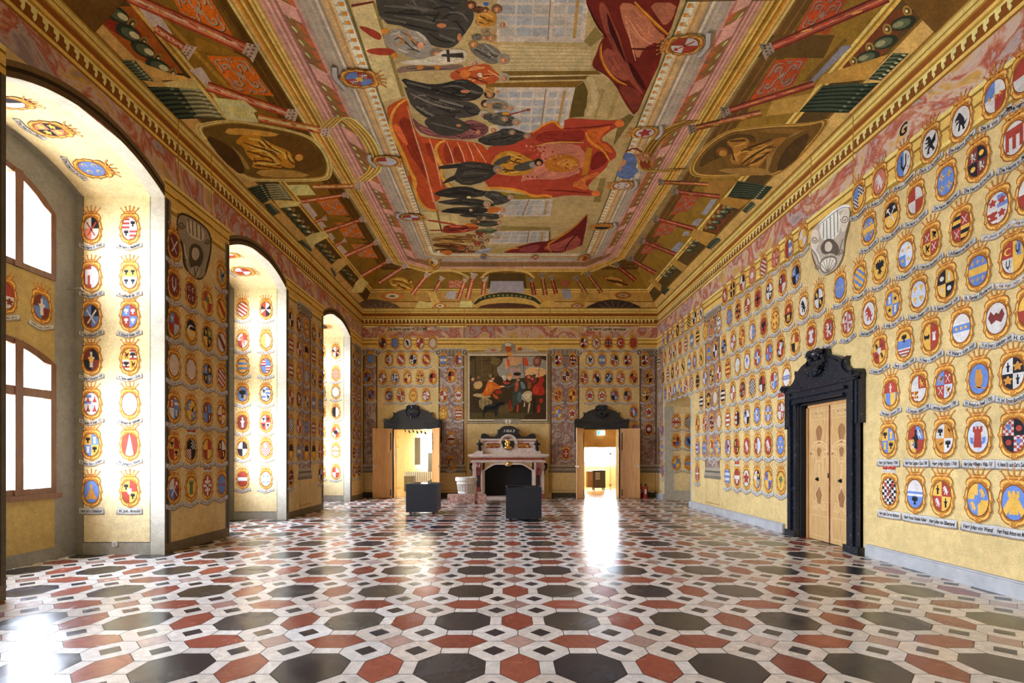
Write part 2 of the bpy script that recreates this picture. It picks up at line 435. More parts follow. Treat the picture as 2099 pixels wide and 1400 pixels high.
SHP = {   # silhouettes in a unit box, y up
 'e': ['0,1 .14,.85 .1,.6 .3,.75 .45,1 .55,.7 .95,.75 .75,.5 1,.35 .7,.2 .9,-.05 .5,-.05 .2,-.2 .3,-.5 .6,-.7 .2,-.65 .25,-1 0,-.75 -.25,-1 -.2,-.65 -.6,-.7 -.3,-.5 -.2,-.2 -.5,-.05 -.9,-.05 -.7,.2 -1,.35 -.75,.5 -.95,.75 -.55,.7 -.45,1 -.3,.75 -.1,.6 -.22,.9'],
 'l': ['-.5,1 -.1,.95 .1,.6 .3,.2 .45,-.2 .85,0 .7,.5 .95,.9 .55,.55 .6,.15 .4,-.1 .55,-.5 .85,-.8 .5,-1 .3,-.6 0,-.4 -.15,-.8 .0,-1 -.5,-1 -.35,-.5 -.15,-.1 -.6,-.25 -.95,-.1 -.5,-.05 -.2,.2 -.6,.25 -.9,.5 -.4,.4 -.3,.6 -.75,.7'],
 'h': ['-.3,1 -.05,.9 .2,.55 .5,.1 .55,-.3 .95,-.1 .7,-.5 .5,-.6 .6,-1 .3,-1 .2,-.55 0,-.35 -.1,-.9 -.4,-.9 -.25,-.3 -.2,0 -.7,-.15 -.95,-.45 -.6,.1 -.2,.2 -.55,.35 -.8,.15 -.75,.55 -.45,.8'],
 't': ['-.5,-1 .5,-1 .4,.4 .6,.5 .6,1 .3,1 .3,.75 .12,.75 .12,1 -.12,1 -.12,.75 -.3,.75 -.3,1 -.6,1 -.6,.5 -.4,.4'],
 'n': ['-.1,-1 .1,-1 .08,-.1 .5,-.3 .3,.1 .8,.2 .4,.5 .5,.9 .1,.7 0,1 -.1,.7 -.5,.9 -.4,.5 -.8,.2 -.3,.1 -.5,-.3 -.08,-.1'],
 'x': ['-.8,-.9 -.65,-1 .6,.6 .9,.5 .8,1 .3,.95 .45,.7', '.8,-.9 .65,-1 -.6,.6 -.9,.5 -.8,1 -.3,.95 -.45,.7'],
 'u': ['-.5,1 -.3,1 -.3,-.1 0,-.5 .3,-.1 .3,1 .5,1 .5,-.3 0,-1 -.5,-.3', '-.95,.4 -.8,.5 -.75,.3', '.75,.4 .9,.5 .95,.3', '.6,-.6 .8,-.5 .75,-.8'],
 'w': ['-.35,1 -.1,.9 .1,.9 .35,1 .35,.6 .55,.2 .5,-.4 .3,-.75 .35,-1 -.1,-.95 -.35,-.6 -.5,0 -.4,.5', '-1,-.55 -.4,-.85 .9,-1.05 .9,-.95 -.4,-.72'],
 'a': ['-.06,1 .06,1 .08,-.6 .6,-.35 .5,-.1 .95,0 .9,-.55 0,-1 -.9,-.55 -.95,0 -.5,-.1 -.6,-.35 -.08,-.6', '-.4,.6 .4,.6 .4,.7 -.4,.7'],
 'm': ['-1,-1 1,-1 .5,-.2 .15,.6 -.1,.6 -.5,-.3', '-.2,.6 .2,.6 .2,1 -.2,1'],
 'v': ['-1,.2 -.7,.8 -.3,.35 0,.55 .3,.35 .7,.8 1,.2 .6,-.5 0,-.2 -.6,-.5'],
 'p': ['-1,-1 -.6,-1 -.6,.2 -.2,.2 -.2,-1 .2,-1 .2,.2 .6,.2 .6,-1 1,-1 1,1 -1,1'],
 'i': ['-.25,-1 .3,-1 .25,-.2 .6,.3 .2,.4 .15,.7 -.15,.7 -.2,.35 -.6,.3 -.25,-.1', '-.2,.72 .2,.72 .15,1.05 -.15,1.05'],
 'q': ['-.7,-.9 .7,.9 .9,.75 -.5,-1', '-.7,.9 .7,-.9 .55,-1 -.85,.75'],
}
def disc(cx, cy, r, n=10, ry=None): return [(cx+r*math.cos(2*math.pi*k/n), cy+(ry or r)*math.sin(2*math.pi*k/n)) for k in range(n)]
def star(cx, cy, r, n=5, q=.4): return [(cx+(r if k % 2 == 0 else r*q)*math.sin(math.pi*k/n), cy+(r if k % 2 == 0 else r*q)*math.cos(math.pi*k/n)) for k in range(2*n)]
def charge(ch, cx, cy, s):
    if ch == 's': return [star(cx, cy, s*.8)]
    if ch == 'f': return [[(cx+s*.8*(1+.28*math.cos(5*t))*math.sin(t), cy+s*.8*(1+.28*math.cos(5*t))*math.cos(t)) for t in [2*math.pi*k/30 for k in range(30)]]]
    if ch == 'o': return [disc(cx, cy, s*.6, 12)]
    if ch == 'c': return [[(cx+s*.8*math.cos(t), cy+s*.8*math.sin(t)) for t in [math.pi*(.25+1.5*k/10) for k in range(11)]]+[(cx+.15*s+s*.6*math.cos(t), cy+s*.6*math.sin(t)) for t in [math.pi*(1.75-1.5*k/10) for k in range(11)]]]
    if ch == '+': return [rect(cx-s*.18, cx+s*.18, cy-s, cy+s), rect(cx-s*.8, cx+s*.8, cy-s*.18, cy+s*.18)]
    if ch == '3': return [star(cx, cy+.5*s, s*.33), star(cx-.45*s, cy-.35*s, s*.33), star(cx+.45*s, cy-.35*s, s*.33)]
    if ch == 'F': return [disc(cx+dx*s, cy+dy*s, s*.2, 6) for dx, dy in ((0, .6), (-.5, .1), (.5, .1), (0, -.4))]
    return [[(cx+x*s*.8, cy+y*s) for x, y in P(q)] for q in SHP[ch]]
POS = {'0': [(0, 0, .68)], '1': [(-.3, .42, .3), (.3, -.42, .3)], '2': [(.3, .42, .3), (-.3, -.42, .3)], '5': [(-.3, .42, .27), (.3, .42, .27), (-.3, -.42, .27), (.3, -.42, .27)],
       't': [(0, .45, .36)], 'b': [(0, -.48, .36)], 'l': [(-.32, 0, .33)], 'R': [(.32, 0, .33)], 'c': [(0, 0, .3)], '3': [(-.36, 0, .17), (0, 0, .17), (.36, 0, .17)],
       '6': [(-.36, .55, .16), (0, .6, .16), (.36, .55, .16), (-.36, -.55, .16), (0, -.6, .16), (.36, -.55, .16)], '4': [(-.25, .5, .2), (.25, .5, .2), (0, 0, .2), (-.25, -.5, .2), (.25, -.5, .2)]}
def shield_polys(code):
    """-> [(layer, colour, polygon)]"""
    t = code.split('.'); d, cs = t[0][0], t[0][1:]; out = []
    def fill(reg, ch, L=0):
        C = CCOL.get
        def bars(a, b_, n=3, horiz=True):
            xs = [p[0] for p in reg]; ys = [p[1] for p in reg]
            lo, hi = (min(ys), max(ys)) if horiz else (min(xs), max(xs)); st = (hi-lo)/(2*n)
            out.append((L, C(a), clip(reg, OVAL)))
            for k in range(n):
                r_ = rect(-1, 1, lo+(2*k)*st, lo+(2*k+1)*st) if horiz else rect(lo+2*k*st, lo+(2*k+1)*st, -1.1, 1.1)
                out.append((L+1, C(b_), clip(clip(r_, reg), OVAL)))
        if ch in 'cd':
            xs = [p[0] for p in reg]; ys = [p[1] for p in reg]
            out.append((L, C('w'), clip(reg, OVAL)))
            s = .17
            nx, ny = int((max(xs)-min(xs))/s)+1, int((max(ys)-min(ys))/s)+1
            for i_ in range(nx):
                for j_ in range(ny):
                    if (i_+j_) % 2: continue
                    x, y = min(xs)+i_*s, min(ys)+j_*s
                    q = clip(clip(rect(x, x+s, y, y+s), reg), OVAL)
                    if q: out.append((L+1, C('k' if ch == 'c' else 'r'), q))
        elif ch == 'z': bars('w', 'r')
        elif ch == 'e': bars('w', 'b', 2)
        elif ch == 'v': bars('b', 'y', 2, False)
        elif ch == 'K': bars('y', 'k', 2)
        else: out.append((L, C(ch), clip(reg, OVAL)))
    full = rect(-1, 1, -1.1, 1.1)
    a = cs[0]; b_ = cs[1] if len(cs) > 1 else 'w'
    def add(L, ch, poly): 
        q = clip(poly, OVAL)
        if len(q) > 2: out.append((L, CCOL[ch], q))
    if d == 'P': fill(full, a)
    elif d == 'Q':
        cs4 = cs if len(cs) == 4 else a+b_+b_+a
        for k in range(4): fill(QUAD[k], cs4[k])
    elif d == 'V': fill(rect(-1, 0, -1.1, 1.1), a); fill(rect(0, 1, -1.1, 1.1), b_)
    elif d == 'F': fill(rect(-1, 1, .05, 1.1), a); fill(rect(-1, 1, -1.1, .05), b_)
    elif d == 'Y':
        fill(rect(-1, 1, .33, 1.1), a); fill(rect(-1, 1, -.33, .33), b_); fill(rect(-1, 1, -1.1, -.33), cs[2])
    elif d == 'S': fill(full, a); add(2, b_, rect(-1, 1, -.25, .25))
    elif d == 'H':
        fill(full, a)
        for k in range(3): add(2, b_, rect(-1, 1, -.85+k*.68, -.52+k*.68))
    elif d == 'L':
        fill(full, a)
        for k in range(3): add(2, b_, rect(-.55+k*.4, -.35+k*.4, -1, 1))
    elif d == 'B': fill(full, a); add(2, b_, [(-.9, .75), (-.6, 1.1), (.9, -.55), (.65, -1.0)])
    elif d == 'D':
        fill(full, a)
        for k in range(-2, 3): add(2, b_, [(-1, .5+k*.55), (-1, .78+k*.55), (1, -.6+k*.55), (1, -.88+k*.55)])
    elif d == 'W':
        fill(full, a)
        for k in range(-1, 3):
            y = .9-k*.62; p = []
            for j_ in range(9): p.append((-.8+j_*.2, y-j_*.18+(.07 if j_ % 2 else -.04)))
            add(2, b_, p+[(x, yy-.3) for x, yy in p[::-1]])
    elif d == 'Z': fill(full, a); add(2, b_, rect(-.13, .13, -1.1, 1.1)); add(2, b_, rect(-1, 1, -.1, .16))
    elif d == 'C': fill(full, a); add(2, b_, [(-.75, -.7), (0, .75), (.75, -.7), (.45, -.85), (0, .15), (-.45, -.85)])
    elif d == 'T': fill(full, a); add(2, b_, [(0, 1), (.4, -1), (-.4, -1)])
    elif d == 'X':
        fill(full, a)
        s = .227
        for i_ in range(6):
            for j_ in range(9):
                if (i_+j_) % 2 == 0: add(2, b_, rect(-.68+i_*s, -.68+(i_+1)*s, -1+j_*s, -1+(j_+1)*s))
    elif d == 'G':
        for k in range(8):
            t0, t1 = math.pi*k/4, math.pi*(k+1)/4
            q = clip([(0, 0), (2*math.cos(t0), 2*math.sin(t0)), (2*math.cos(t1), 2*math.sin(t1))], OVAL)
            out.append((0, CCOL[(a, b_, cs[2] if len(cs) > 2 else a)[k % 2 if len(cs) < 3 else k % 3]], q))
    L = 4
    for c in t[1:]:
        if c[0] == 'I':
            s_ = [(x*.3, y*.28) for x, y in OVAL]; out.append((L, CCOL[c[1]], [(-.2, .28), (.2, .28), (.2, -.1), (0, -.3), (-.2, -.1)])); L += 1; continue
        for (cx, cy, s) in POS[c[2]]:
            for q in charge(c[0], cx, cy, s):
                q = clip(q, OVAL)
                if len(q) > 2: out.append((L, CCOL[c[1]], q))
        L += 1
    return [o for o in out if len(o[2]) > 2]
def describe(code):
    t = code.split('.'); d, cs = t[0][0], t[0][1:]
    n = [CNAME[c] if c != 'K' else 'barred' for c in cs]; u = []
    for c in n:
        if c not in u: u.append(c)
    two = ' and '.join(u[:2])
    if d == 'P': s = u[0]
    else: s = {'Q': 'quartered ', 'V': 'halved ', 'F': 'split ', 'Y': 'tiered ', 'S': 'banded ', 'H': 'barred ', 'L': 'striped ', 'B': 'bend ', 'D': 'slant-striped ', 'W': 'wavy ', 'Z': 'cross ', 'C': 'chevron ', 'T': 'wedge ', 'X': 'chequered ', 'G': 'rayed '}[d]+two
    cn = {'e': 'eagle', 'l': 'lion', 'h': 'horse', 't': 'tower', 'n': 'tree', 'x': 'axe', 'w': 'owl', 'a': 'anchor', 'm': 'hill', 'f': 'rose', 's': 'star', 'c': 'crescent', 'o': 'roundel', 'i': 'figure', 'v': 'wing', 'p': 'gate'}
    for c in t[1:]:
        if c[0] in cn: return s+' '+cn[c[0]]
    return s
SC_ = .2    # metres per shield unit
LAY = .0004
def to3(poly, layer, s=SC_): return [(x*s, y*s, layer*LAY) for x, y in poly]
HALF = P('0,1.52 .3,1.52 .5,1.34 .8,1.26 .95,1.0 .84,.76 .98,.5 1.0,.22 1.16,.06 1.0,-.1 .96,-.4 1.06,-.6 .9,-.78 .8,-1.02 .5,-1.24 .26,-1.28 .12,-1.42 0,-1.38')
SIL = chaikin([(x*.85, y) for x, y in HALF]+[(-x*.85, y) for x, y in HALF[::-1][1:-1]], 1)
def stroke(pts, w, taper=True):
    p = chaikin(pts, 2, False); a, b_ = [], []
    for i, pt in enumerate(p):
        x0, y0 = p[max(0, i-1)]; x1, y1 = p[min(len(p)-1, i+1)]; d = math.hypot(x1-x0, y1-y0) or 1
        t = w/2*(.25+.75*math.sin(math.pi*(i+.5)/len(p)) if taper else 1)
        a.append((pt[0]-(y1-y0)/d*t, pt[1]+(x1-x0)/d*t)); b_.append((pt[0]+(y1-y0)/d*t, pt[1]-(x1-x0)/d*t))
    return a+b_[::-1]
def make_frame_mesh():
    f = PB()
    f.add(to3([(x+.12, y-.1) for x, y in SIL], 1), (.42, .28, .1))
    f.add(to3([(x*1.05, y*1.035) for x, y in SIL], 2), (.24, .075, .012))
    f.add(to3(SIL, 3), (.6, .25, .035))
    for s in (-1, 1):
        for q, w in (('.1,1.08 .5,1.05 .74,.7 .8,.2 .8,-.3 .66,-.8 .3,-1.1', .1), ('.95,.92 .8,.75 .93,.5 .94,.2', .05), ('.92,-.1 .9,-.4 .98,-.6', .05)):
            f.add(to3(stroke([(s*x*.85, y) for x, y in P(q)], w), 4), (.33, .11, .015))
        for q, w in (('.12,1.4 .45,1.22 .78,1.12 .84,.92 .74,.74', .13), ('.86,.56 .9,.25 .88,.0', .12), ('.86,-.12 .86,-.4 .92,-.6', .1), ('.8,-.72 .7,-.98 .45,-1.14 .2,-1.16', .13), ('.98,.06 1.1,.06', .07)):
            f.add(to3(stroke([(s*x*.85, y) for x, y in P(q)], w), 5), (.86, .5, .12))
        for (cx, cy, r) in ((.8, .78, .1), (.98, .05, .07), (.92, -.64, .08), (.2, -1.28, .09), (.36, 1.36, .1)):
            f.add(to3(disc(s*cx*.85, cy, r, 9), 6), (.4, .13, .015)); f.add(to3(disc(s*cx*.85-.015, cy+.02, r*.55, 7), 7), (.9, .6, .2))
        f.add(to3(stroke([(s*.06, 1.2), (s*.3, 1.32), (s*.1, 1.5)], .12), 6), (.8, .42, .08))
    f.add(to3([(x*1.1, y*1.075) for x, y in OVAL], 6), (.22, .07, .015))
    return f.mesh('cartouche', FR)
def make_crown_mesh(hat=False):
    f = PB()
    if hat:
        for s in (-1, 0, 1): f.add(to3(disc(s*.38, 1.85+.1*(s == 0), .26, 12), 7), (.42, .05, .03)); f.add(to3(disc(s*.38-.06, 1.92, .1, 8), 8), (.62, .2, .12))
        f.add(to3(rect(-.6, .6, 1.42, 1.66), 9), (.6, .56, .5))
        for k in range(6): f.add(to3(disc(-.5+k*.2, 1.5, .03, 5), 10), (.2, .15, .12))
        return f.mesh('hat', FR)
    f.add(to3([(-.5, 1.32), (.5, 1.32), (.62, 1.6), (.3, 1.52), (0, 1.5), (-.3, 1.52), (-.62, 1.6)], 7), (.45, .14, .02))
    f.add(to3([(-.44, 1.42), (.44, 1.42), (.5, 1.52), (0, 1.45), (-.5, 1.52)], 8), (.8, .44, .1))
    for k in range(5):
        x0 = -.5+.25*k; x1 = x0*1.55; h_ = (1.82, 1.94, 2.02, 1.94, 1.82)[k]
        f.add(to3([(x0-.07, 1.5), (x0+.07, 1.5), (x1+.03, h_), (x1-.03, h_)], 8), (.58, .22, .03))
        f.add(to3(disc(x1, h_, .085, 7), 9), (.38, .12, .02)); f.add(to3(disc(x1-.01, h_+.015, .05, 6), 10), (.85, .5, .15))
    return f.mesh('crown', FR)
RIBL = 1.1
def rib_y(x): return -1.58-.16*math.cos(x/RIBL*2.6)+.06*math.sin(x*2)
def make_ribbon_mesh(flat=False):
    f = PB(); n = 12
    X = [-RIBL+2*RIBL*k/n for k in range(n+1)]
    Y = rib_y if not flat else (lambda x: -1.72-.05*math.cos(x*1.5))
    w_ = .19 if not flat else .27
    top = [(x, Y(x)+w_) for x in X]; bot = [(x, Y(x)-w_) for x in X]
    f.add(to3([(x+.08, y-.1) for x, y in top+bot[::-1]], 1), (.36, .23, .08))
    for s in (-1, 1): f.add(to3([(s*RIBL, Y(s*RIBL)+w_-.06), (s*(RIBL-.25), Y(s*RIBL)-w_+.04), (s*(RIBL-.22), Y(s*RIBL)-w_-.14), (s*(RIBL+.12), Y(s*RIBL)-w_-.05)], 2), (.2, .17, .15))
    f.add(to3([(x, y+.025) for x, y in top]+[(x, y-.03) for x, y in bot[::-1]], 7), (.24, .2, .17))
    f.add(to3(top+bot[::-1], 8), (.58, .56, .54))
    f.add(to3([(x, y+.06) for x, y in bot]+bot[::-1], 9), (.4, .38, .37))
    return f.mesh('ribbon', FR)
def make_scribble_mesh(seed):
    rg = random.Random(seed); f = PB(); x = -RIBL+.22
    while x < RIBL-.25:
        for _ in range(rg.randint(3, 7)):
            h_ = rg.choice([.06, .06, .09, .1]); f.add(to3([(x, rib_y(x)-.06), (x+.035, rib_y(x)-.06), (x+.05, rib_y(x)+h_), (x+.015, rib_y(x)+h_)], 11), (.04, .035, .03)); x += .072
            if x > RIBL-.25: break
        x += .1
    return f.mesh('lettering', FR)
_tcache = {}
def text_mesh(txt, wid, size, fn, layer=11, s=SC_, col=(.03, .028, .025), bold=.018, shear=.15, mat=None):
    """lettering as flat mesh; fn maps (x,y) -> (x,y) so that the line follows the ribbon"""
    cu = bpy.data.curves.new('lettering', 'FONT'); cu.body = txt; cu.size = size; cu.align_x = 'CENTER'; cu.offset = bold; cu.resolution_u = 2; cu.shear = shear
    o = bpy.data.objects.new('lettering_source', cu); COL.objects.link(o)
    dg = bpy.context.evaluated_depsgraph_get(); me = bpy.data.meshes.new_from_object(o.evaluated_get(dg))
    bpy.data.objects.remove(o); bpy.data.curves.remove(cu)
    xs = [v.co.x for v in me.vertices]
    if not xs: return me
    k = min(1.6, wid/max(1e-6, max(xs)-min(xs)))
    for v in me.vertices:
        x, y = fn(v.co.x*k, v.co.y); v.co = (x*s, y*s, layer*LAY)
    ca = me.color_attributes.new('Col', 'FLOAT_COLOR', 'CORNER')
    ca.data.foreach_set('color', [*col, 1.0]*len(ca.data))
    me.materials.clear(); me.materials.append(mat or FR); me.name = 'lettering'
    return me
FRAME_M, CROWN_M, HAT_M, RIB_M, RIBF_M = make_frame_mesh(), make_crown_mesh(), make_crown_mesh(True), make_ribbon_mesh(), make_ribbon_mesh(True)
SCRIB = [make_scribble_mesh(k) for k in range(4)]
_sh = {}
def shield_mesh(code):
    if code not in _sh:
        f = PB()
        f.add(to3(OVAL, 6.5), (.5, .4, .3))
        for L, c, p in shield_polys(code): f.add(to3(p, 7+L), J(c, .08))
        _sh[code] = f.mesh('shield', FR)
    return _sh[code]
CRESTS = []    # (metric, matrix, code, label, group, text, flat, hat)
def frame_mat(o, n, u):
    n = Vector(n).normalized(); u = Vector(u).normalized(); r = u.cross(n)
    return Matrix(((r.x, u.x, n.x, o[0]), (r.y, u.y, n.y, o[1]), (r.z, u.z, n.z, o[2]), (0, 0, 0, 1)))
ORD = 'first second third fourth fifth sixth seventh eighth ninth tenth eleventh twelfth thirteenth fourteenth fifteenth sixteenth seventeenth eighteenth nineteenth twentieth twenty-first twenty-second twenty-third twenty-fourth'.split()
ROWN = ['bottom row', 'second row up', 'third row up', 'fourth row up', 'fifth row up', 'sixth row up', 'seventh row up', 'top row']
def crest(pos, n, u, code, where, text=None, flat=False, hat=False, group=None, scale=1, label=None):
    pos = Vector(pos)+Vector(n).normalized()*.003
    d = pos-Vector((0, 0, H)); metric = abs(d.normalized().dot(Vector(n).normalized()))/d.length_squared
    if d.y > 1 and (CX+F*d.x/d.y < -8 or CX+F*d.x/d.y > 2125): metric *= .02
    M = frame_mat(pos, n, u) @ Matrix.Scale(scale*1.03, 4)
    CRESTS.append((metric*scale**2, M, code, label or ('%s crest, %s' % (describe(code), where)), group, text, flat, hat))
WO = 'door-side wall'
def right_row(z, r, data, txts=(), flat=False, hats=()):
    items = sorted([(float(k.split()[0]), k.split()[1]) for k in data.split(';')])
    near = [i for i in items if i[0] > 1690]; far = [i for i in items if i[0] <= 1690][::-1]
    for lst, wd in ((near, 'before'), (far, 'beyond')):
        for k, (x, c) in enumerate(lst):
            Y = F*XR/(x-CX)
            tx = txts[k] if wd == 'before' and k < len(txts) else None
            crest((XR, Y, z), (-1, 0, 0), (0, 0, 1), c, 'long wall, %s, %s %s marble door' % (ROWN[r], ORD[k], wd), tx, flat and wd == 'before', int(x) in hats, 'crests on the long wall', scale={0: 1.1, 1: 1.06}.get(r, 1.0))
right_row(6.7, 7, '2101 Qrwwr;2040 Qbwwr.ly3;1970 Pw.hk0;1907 Pw.lk0;1853 Vbw.uk0;1803 Ps.hw0;1760 Qbccy;1646 Qwyyw;1617 Vre;1590 Qrssr.lw1;1565 Dwr;1542 Ps.ow0;1522 Qwkrw;1502 Zky;1486 Pr.hw0;1437 Pw.hk0;1424 Qwkkw;1412 Dyk;1399 Zwr;1389 Pk.ly0;1378 Qrwwr.lr1;1369 Qbrrb;1360 Pw.lk0',
   ['Die H. Freidenstainer', 'Die Herrn Von Rossau', 'Die Herrn v. Schneeweis', 'Die H. V. Ferndorf', 'Die Herrn Jöller', 'Die H. Von Teurer', 'Die Herrn Kronegg'])
right_row(5.97, 6, '2080 Pw.pr0;2004 Qmk.lw1.oy2;1939 Pb.+y5;1877 Qrwwr.uw2.cr1;1827 Fky.xw0;1781 Sby.+y5;1631.5 Qbkkb.cw1;1604 Qkrrw.tw1;1577 Qkwwk.ew1;1553.5 Pr.+k0;1532 Qrwzr;1513 Qkrrk.oy5;1495 Pb.co0;1474 Pw.ek5;1459 Ps.nn0;1446 Py.oo0;1430 Hyk;1418 Sbw;1406 Hrw;1394 Pr.ny0;1383 Qwrkw;1374 Qrwwr;1363 Qyrry;1351 Hkw',
   ['Die Herrn Mondorfer', 'Die Herrn Mordaxen', 'Die Herrn v. Hornig', 'Die Herrn Metzniger', 'Die Herrn Jurschiz', 'Die Herrn v. Maur'])
right_row(5.17, 5, '2112 Qwrrw;2045 Qwezw.fr5;1970 QKrrK.qw2;1908 Qryyr.qw1.lk2;1857 Qlwbl.sy5;1804 Py.ek0;1762 Wyb;1722 Pb.qy3;1678.6 Qkwwk.hy1;1647 Pw.hk0;1616.5 Frk.oyt.pyb;1589 Py.lr5;1565.5 Pr.ek0;1542 Vwb.sy5;1521 Qyrry.eo5;1503 Qrwwr.+w5;1484 Qbkkb.sy5;1466 Qwk;1453 Sby.ok3;1437.5 Py.hk0;1424 Vrb.lw0;1413 Swb;1400 Byk;1388 Qrwwr;1378.5 Pk.ly0;1369 Hrw;1359 Pk.iy0',
   ['Die Herrn v. Artegg', 'Die H. Khemeter 1606', 'Die H. Hoyer 1607', 'H. V. Ehrenreich 1606', 'H. Hans Ernst Keutschach 1616', 'H. Wolff Heinrich und Nikel 1611'])
right_row(4.43, 4, '2077 Qrvwy.cy1.uk2;2005 Sby.+y6;1939 Qkyyk.iw2.ow1;1883 Pl.ey5;1830 Qbyyb.sk2.tw1;1781.5 Pw.hr0;1737.5 Qwrrw.lr1.lw2;1699 Pr.lw0;1663 Pr.sw5.tw0;1630 Qyrky.iw1;1600 Qrkkr.iw0.lw2;1576.5 Qrb.iw1;1553 Qbrrb.+w0;1531.5 Pw.nb0;1512 Qwlly.aw1;1492 Hyr;1474 Qwrrw;1459 Qkyyk.sw5;1445 Qbwwb.lr1;1430 Pk.oy5;1417 Dwr;1405.6 Qwrrw.or5;1394 Qbyyb;1383 Pb.lw0;1373 Qwrrw;1363.7 Pb.cy0',
   ['Jof. v. Weinberg 1636', 'H. Zoder 1638', 'Rudolf Seifrid Ratter 1638', 'H. Wilh. Hugo 1635', 'H. Rudolfs v. Prandegg 1638', 'H. Gabriel Warnuß 1638', 'H. Xavier Fluderus'])
right_row(3.69, 3, '2112 Qyrry;2043 Pw.vm0;1971 Swb.oy3;1908 Vyr.vkl.twR;1854 Yybz.ekt;1803 Qyr.hk1.om2.Iw;1612.5 Swb.oy3;1587 Qrwwb.lb2;1562.6 Qkrwk.ir1;1542 Xwk;1522 Qrkkr.cw5;1502 Qrwwr.xw5;1482 Hwk;1466 Pg;1452.6 Pk.fy0;1437.7 Hwk',
   ['H. Andre Henkhl 1665', 'Ferdi. v. Aschau 1668', 'H. Peter v. Hermi 1668', 'H. Walter v. Kulm 1668', 'H. Jof. Ernst v. Schlickhing 1664', 'H. Georg Adam'])
right_row(2.91, 2, '2077 Qwkkw.ik1.fo2;2007 Pb.wo0;1936 Qbrrl.xw2.lo1;1883 Qwrzw.ly2.fw1;1826 Frv.iwt;1601 Qrwwr.lw1;1575 Zby;1552 Pb.lw0;1531 Qbwwk.ek1;1511 Vzk;1492 Hrw;1474 Pg;1459 Qkrrk.ow5;1444.6 Qrwwr.lr2;1430 Qryyr;1358 Qbrrb', ['Franz Jakob v. Kronegg 1701', 'H. Leopold v. Salzburg 1708', 'Leonidas Policarpus 1700', 'H. Anton v. Seeli 1700.', 'H. Jof. Ernst Rambschissl'], hats=(1601,))
right_row(2.10, 1, '2079 Qdkkd.or2.nb1;2005 Qlwwl.ab0.tr0;1936 Qwoow.ek1.lo2;1878 Qrbyr.ik0.lw2;1821 Qyb.ek1.ty2;1600 Pb.3y0;1575 Pr.hw0;1553 Vrl.twl;1531 Pr.hw0;1510 Qkrrk.ty1;1492 Vbl.lr0;1472 Qbyyb.sw5;1458 Qyryb.lw1;1444 Pb.oy5;1430 Vzb;1357.5 Sby', ['Herr Jof. Hector 1740', 'Herr Franz Cajetan v. Ganz 1748', 'Herr Jofan Enzio 1740', 'Herr Johan Wilhelm v. Wallz 1747', 'H. Anton Dr. auch Carl v. Zuelengerr'], True)
right_row(1.22, 0, '2079 Cby.ty0;2005 Qybby.hy2.Ib;1931 Qyrry.ik1.hw2;1876 Yweb.ekb;1823 Xkw.xr0;1601 Py.nn0;1575 Qbyyb.lr1;1552 Qlkyb.ey5;1530 Pw.fr0;1511 Srw.fwb;1491 Hlb;1429.5 Zrw;1358 Qrbbr', ['Herr Jofan Carl von Aichhorn', 'Herr Franz Xavier Adler', 'Herr Jofan von Silbernagel', 'Herr Jofan von Wenzl', 'Herr Franz Anton von Murcher'], True, hats=(1823, 1511))
# far niche of the long wall
for r, (z, row) in enumerate(zip((1.52, 2.45, 3.26), (('Qyb', 'Sob'), ('Qyrrb.ek5', 'Pb.hk0'), ('Swr.or5', 'Xwk')))):
    for k, X in enumerate((7.09, 7.62)):
        crest((X, NR[1], z), (0, -1, 0), (0, 0, 1), row[k], 'arched niche reveal, %s, %s column' % (ROWN[r], ('outer', 'inner')[k]), group='crests in the arched niche')
# window reveals (side facing the camera)
REV = {0: ['Pb.mo0 Qyrry.ek1.Iw', 'Qyb.ek1.tw2 Tr.', 'Qewwl.mr5 Pl.', 'Qmk.iw0.Iy Qyzzy.ek2.lm1', 'Qbkmb.qw0 Qbrrb.ew5', 'Vrw.pw0 Qyyww.ek5', 'Qwksw.qr0 Qzwwz.ek2'],
       1: ['Srl Pl.sb5', 'Qwkkw Fsd.lwt', 'Pm.iw0 Qwrrw.ek5', 'Pb.ly1.ek0 Qleel.lk1', 'Hby Qzbbz', 'Qwrrw.hs0 Vyl', 'Dwr Gkwr'],
       2: ['Qrwwr Qrllr', 'Qbwwr Sws', 'Qbyyb Qrlwr.ok0', 'Qrkkr Vkw', 'Pb. Qwllw', 'Qkwwk Psd', 'Qrwwk Gksw']}
RTX = [['Herr Jof. v. Ottenburg', 'H. Joh. Arnold'], ['H. Simon Otto v. Schlberg', 'H. Johan v. Fuchs'], ['H. Theodor V. Inhlen 1721.', 'H. Bernhardt Von Wallenstein'], ['H. Stephan V. Wertenberg 1648', 'H. Teodor heinrich V. Grotta'], ['H. Hans Hildbrandt 1650.', 'H. Erhardt Walter 1650.'],
       ['Georg Ferin Weissin 1653', 'H. Leinhardt Bar 1651'], ['Die Herrn V: Welz', 'die herrn v: Mallentein']]
RZ = (1.17, 2.04, 2.80, 3.62, 4.43, 5.16, 6.06)
for w_i, (wnm, yy, xs) in enumerate((('nearest', WIN[1][1], (-7.73, -7.02)), ('middle', WIN[2][1], (-7.63, -6.96)), ('farthest', WIN[3][1], (-7.56, -6.96)))):
    for r, row in enumerate(REV[w_i]):
        for k, c in enumerate(row.replace('Tr.', 'Trw').split()):
            if c.endswith('.'): c = c[:-1]
            crest((xs[k], yy, RZ[r]), (0, -1, 0), (0, 0, 1), c, '%s window reveal, %s, %s' % (wnm, ROWN[min(r, 7)] if r < 6 else 'top row', ('frame side', 'room side')[k]), RTX[r][k] if w_i == 0 else None, w_i == 0 and r == 0, group='crests on the window reveals')
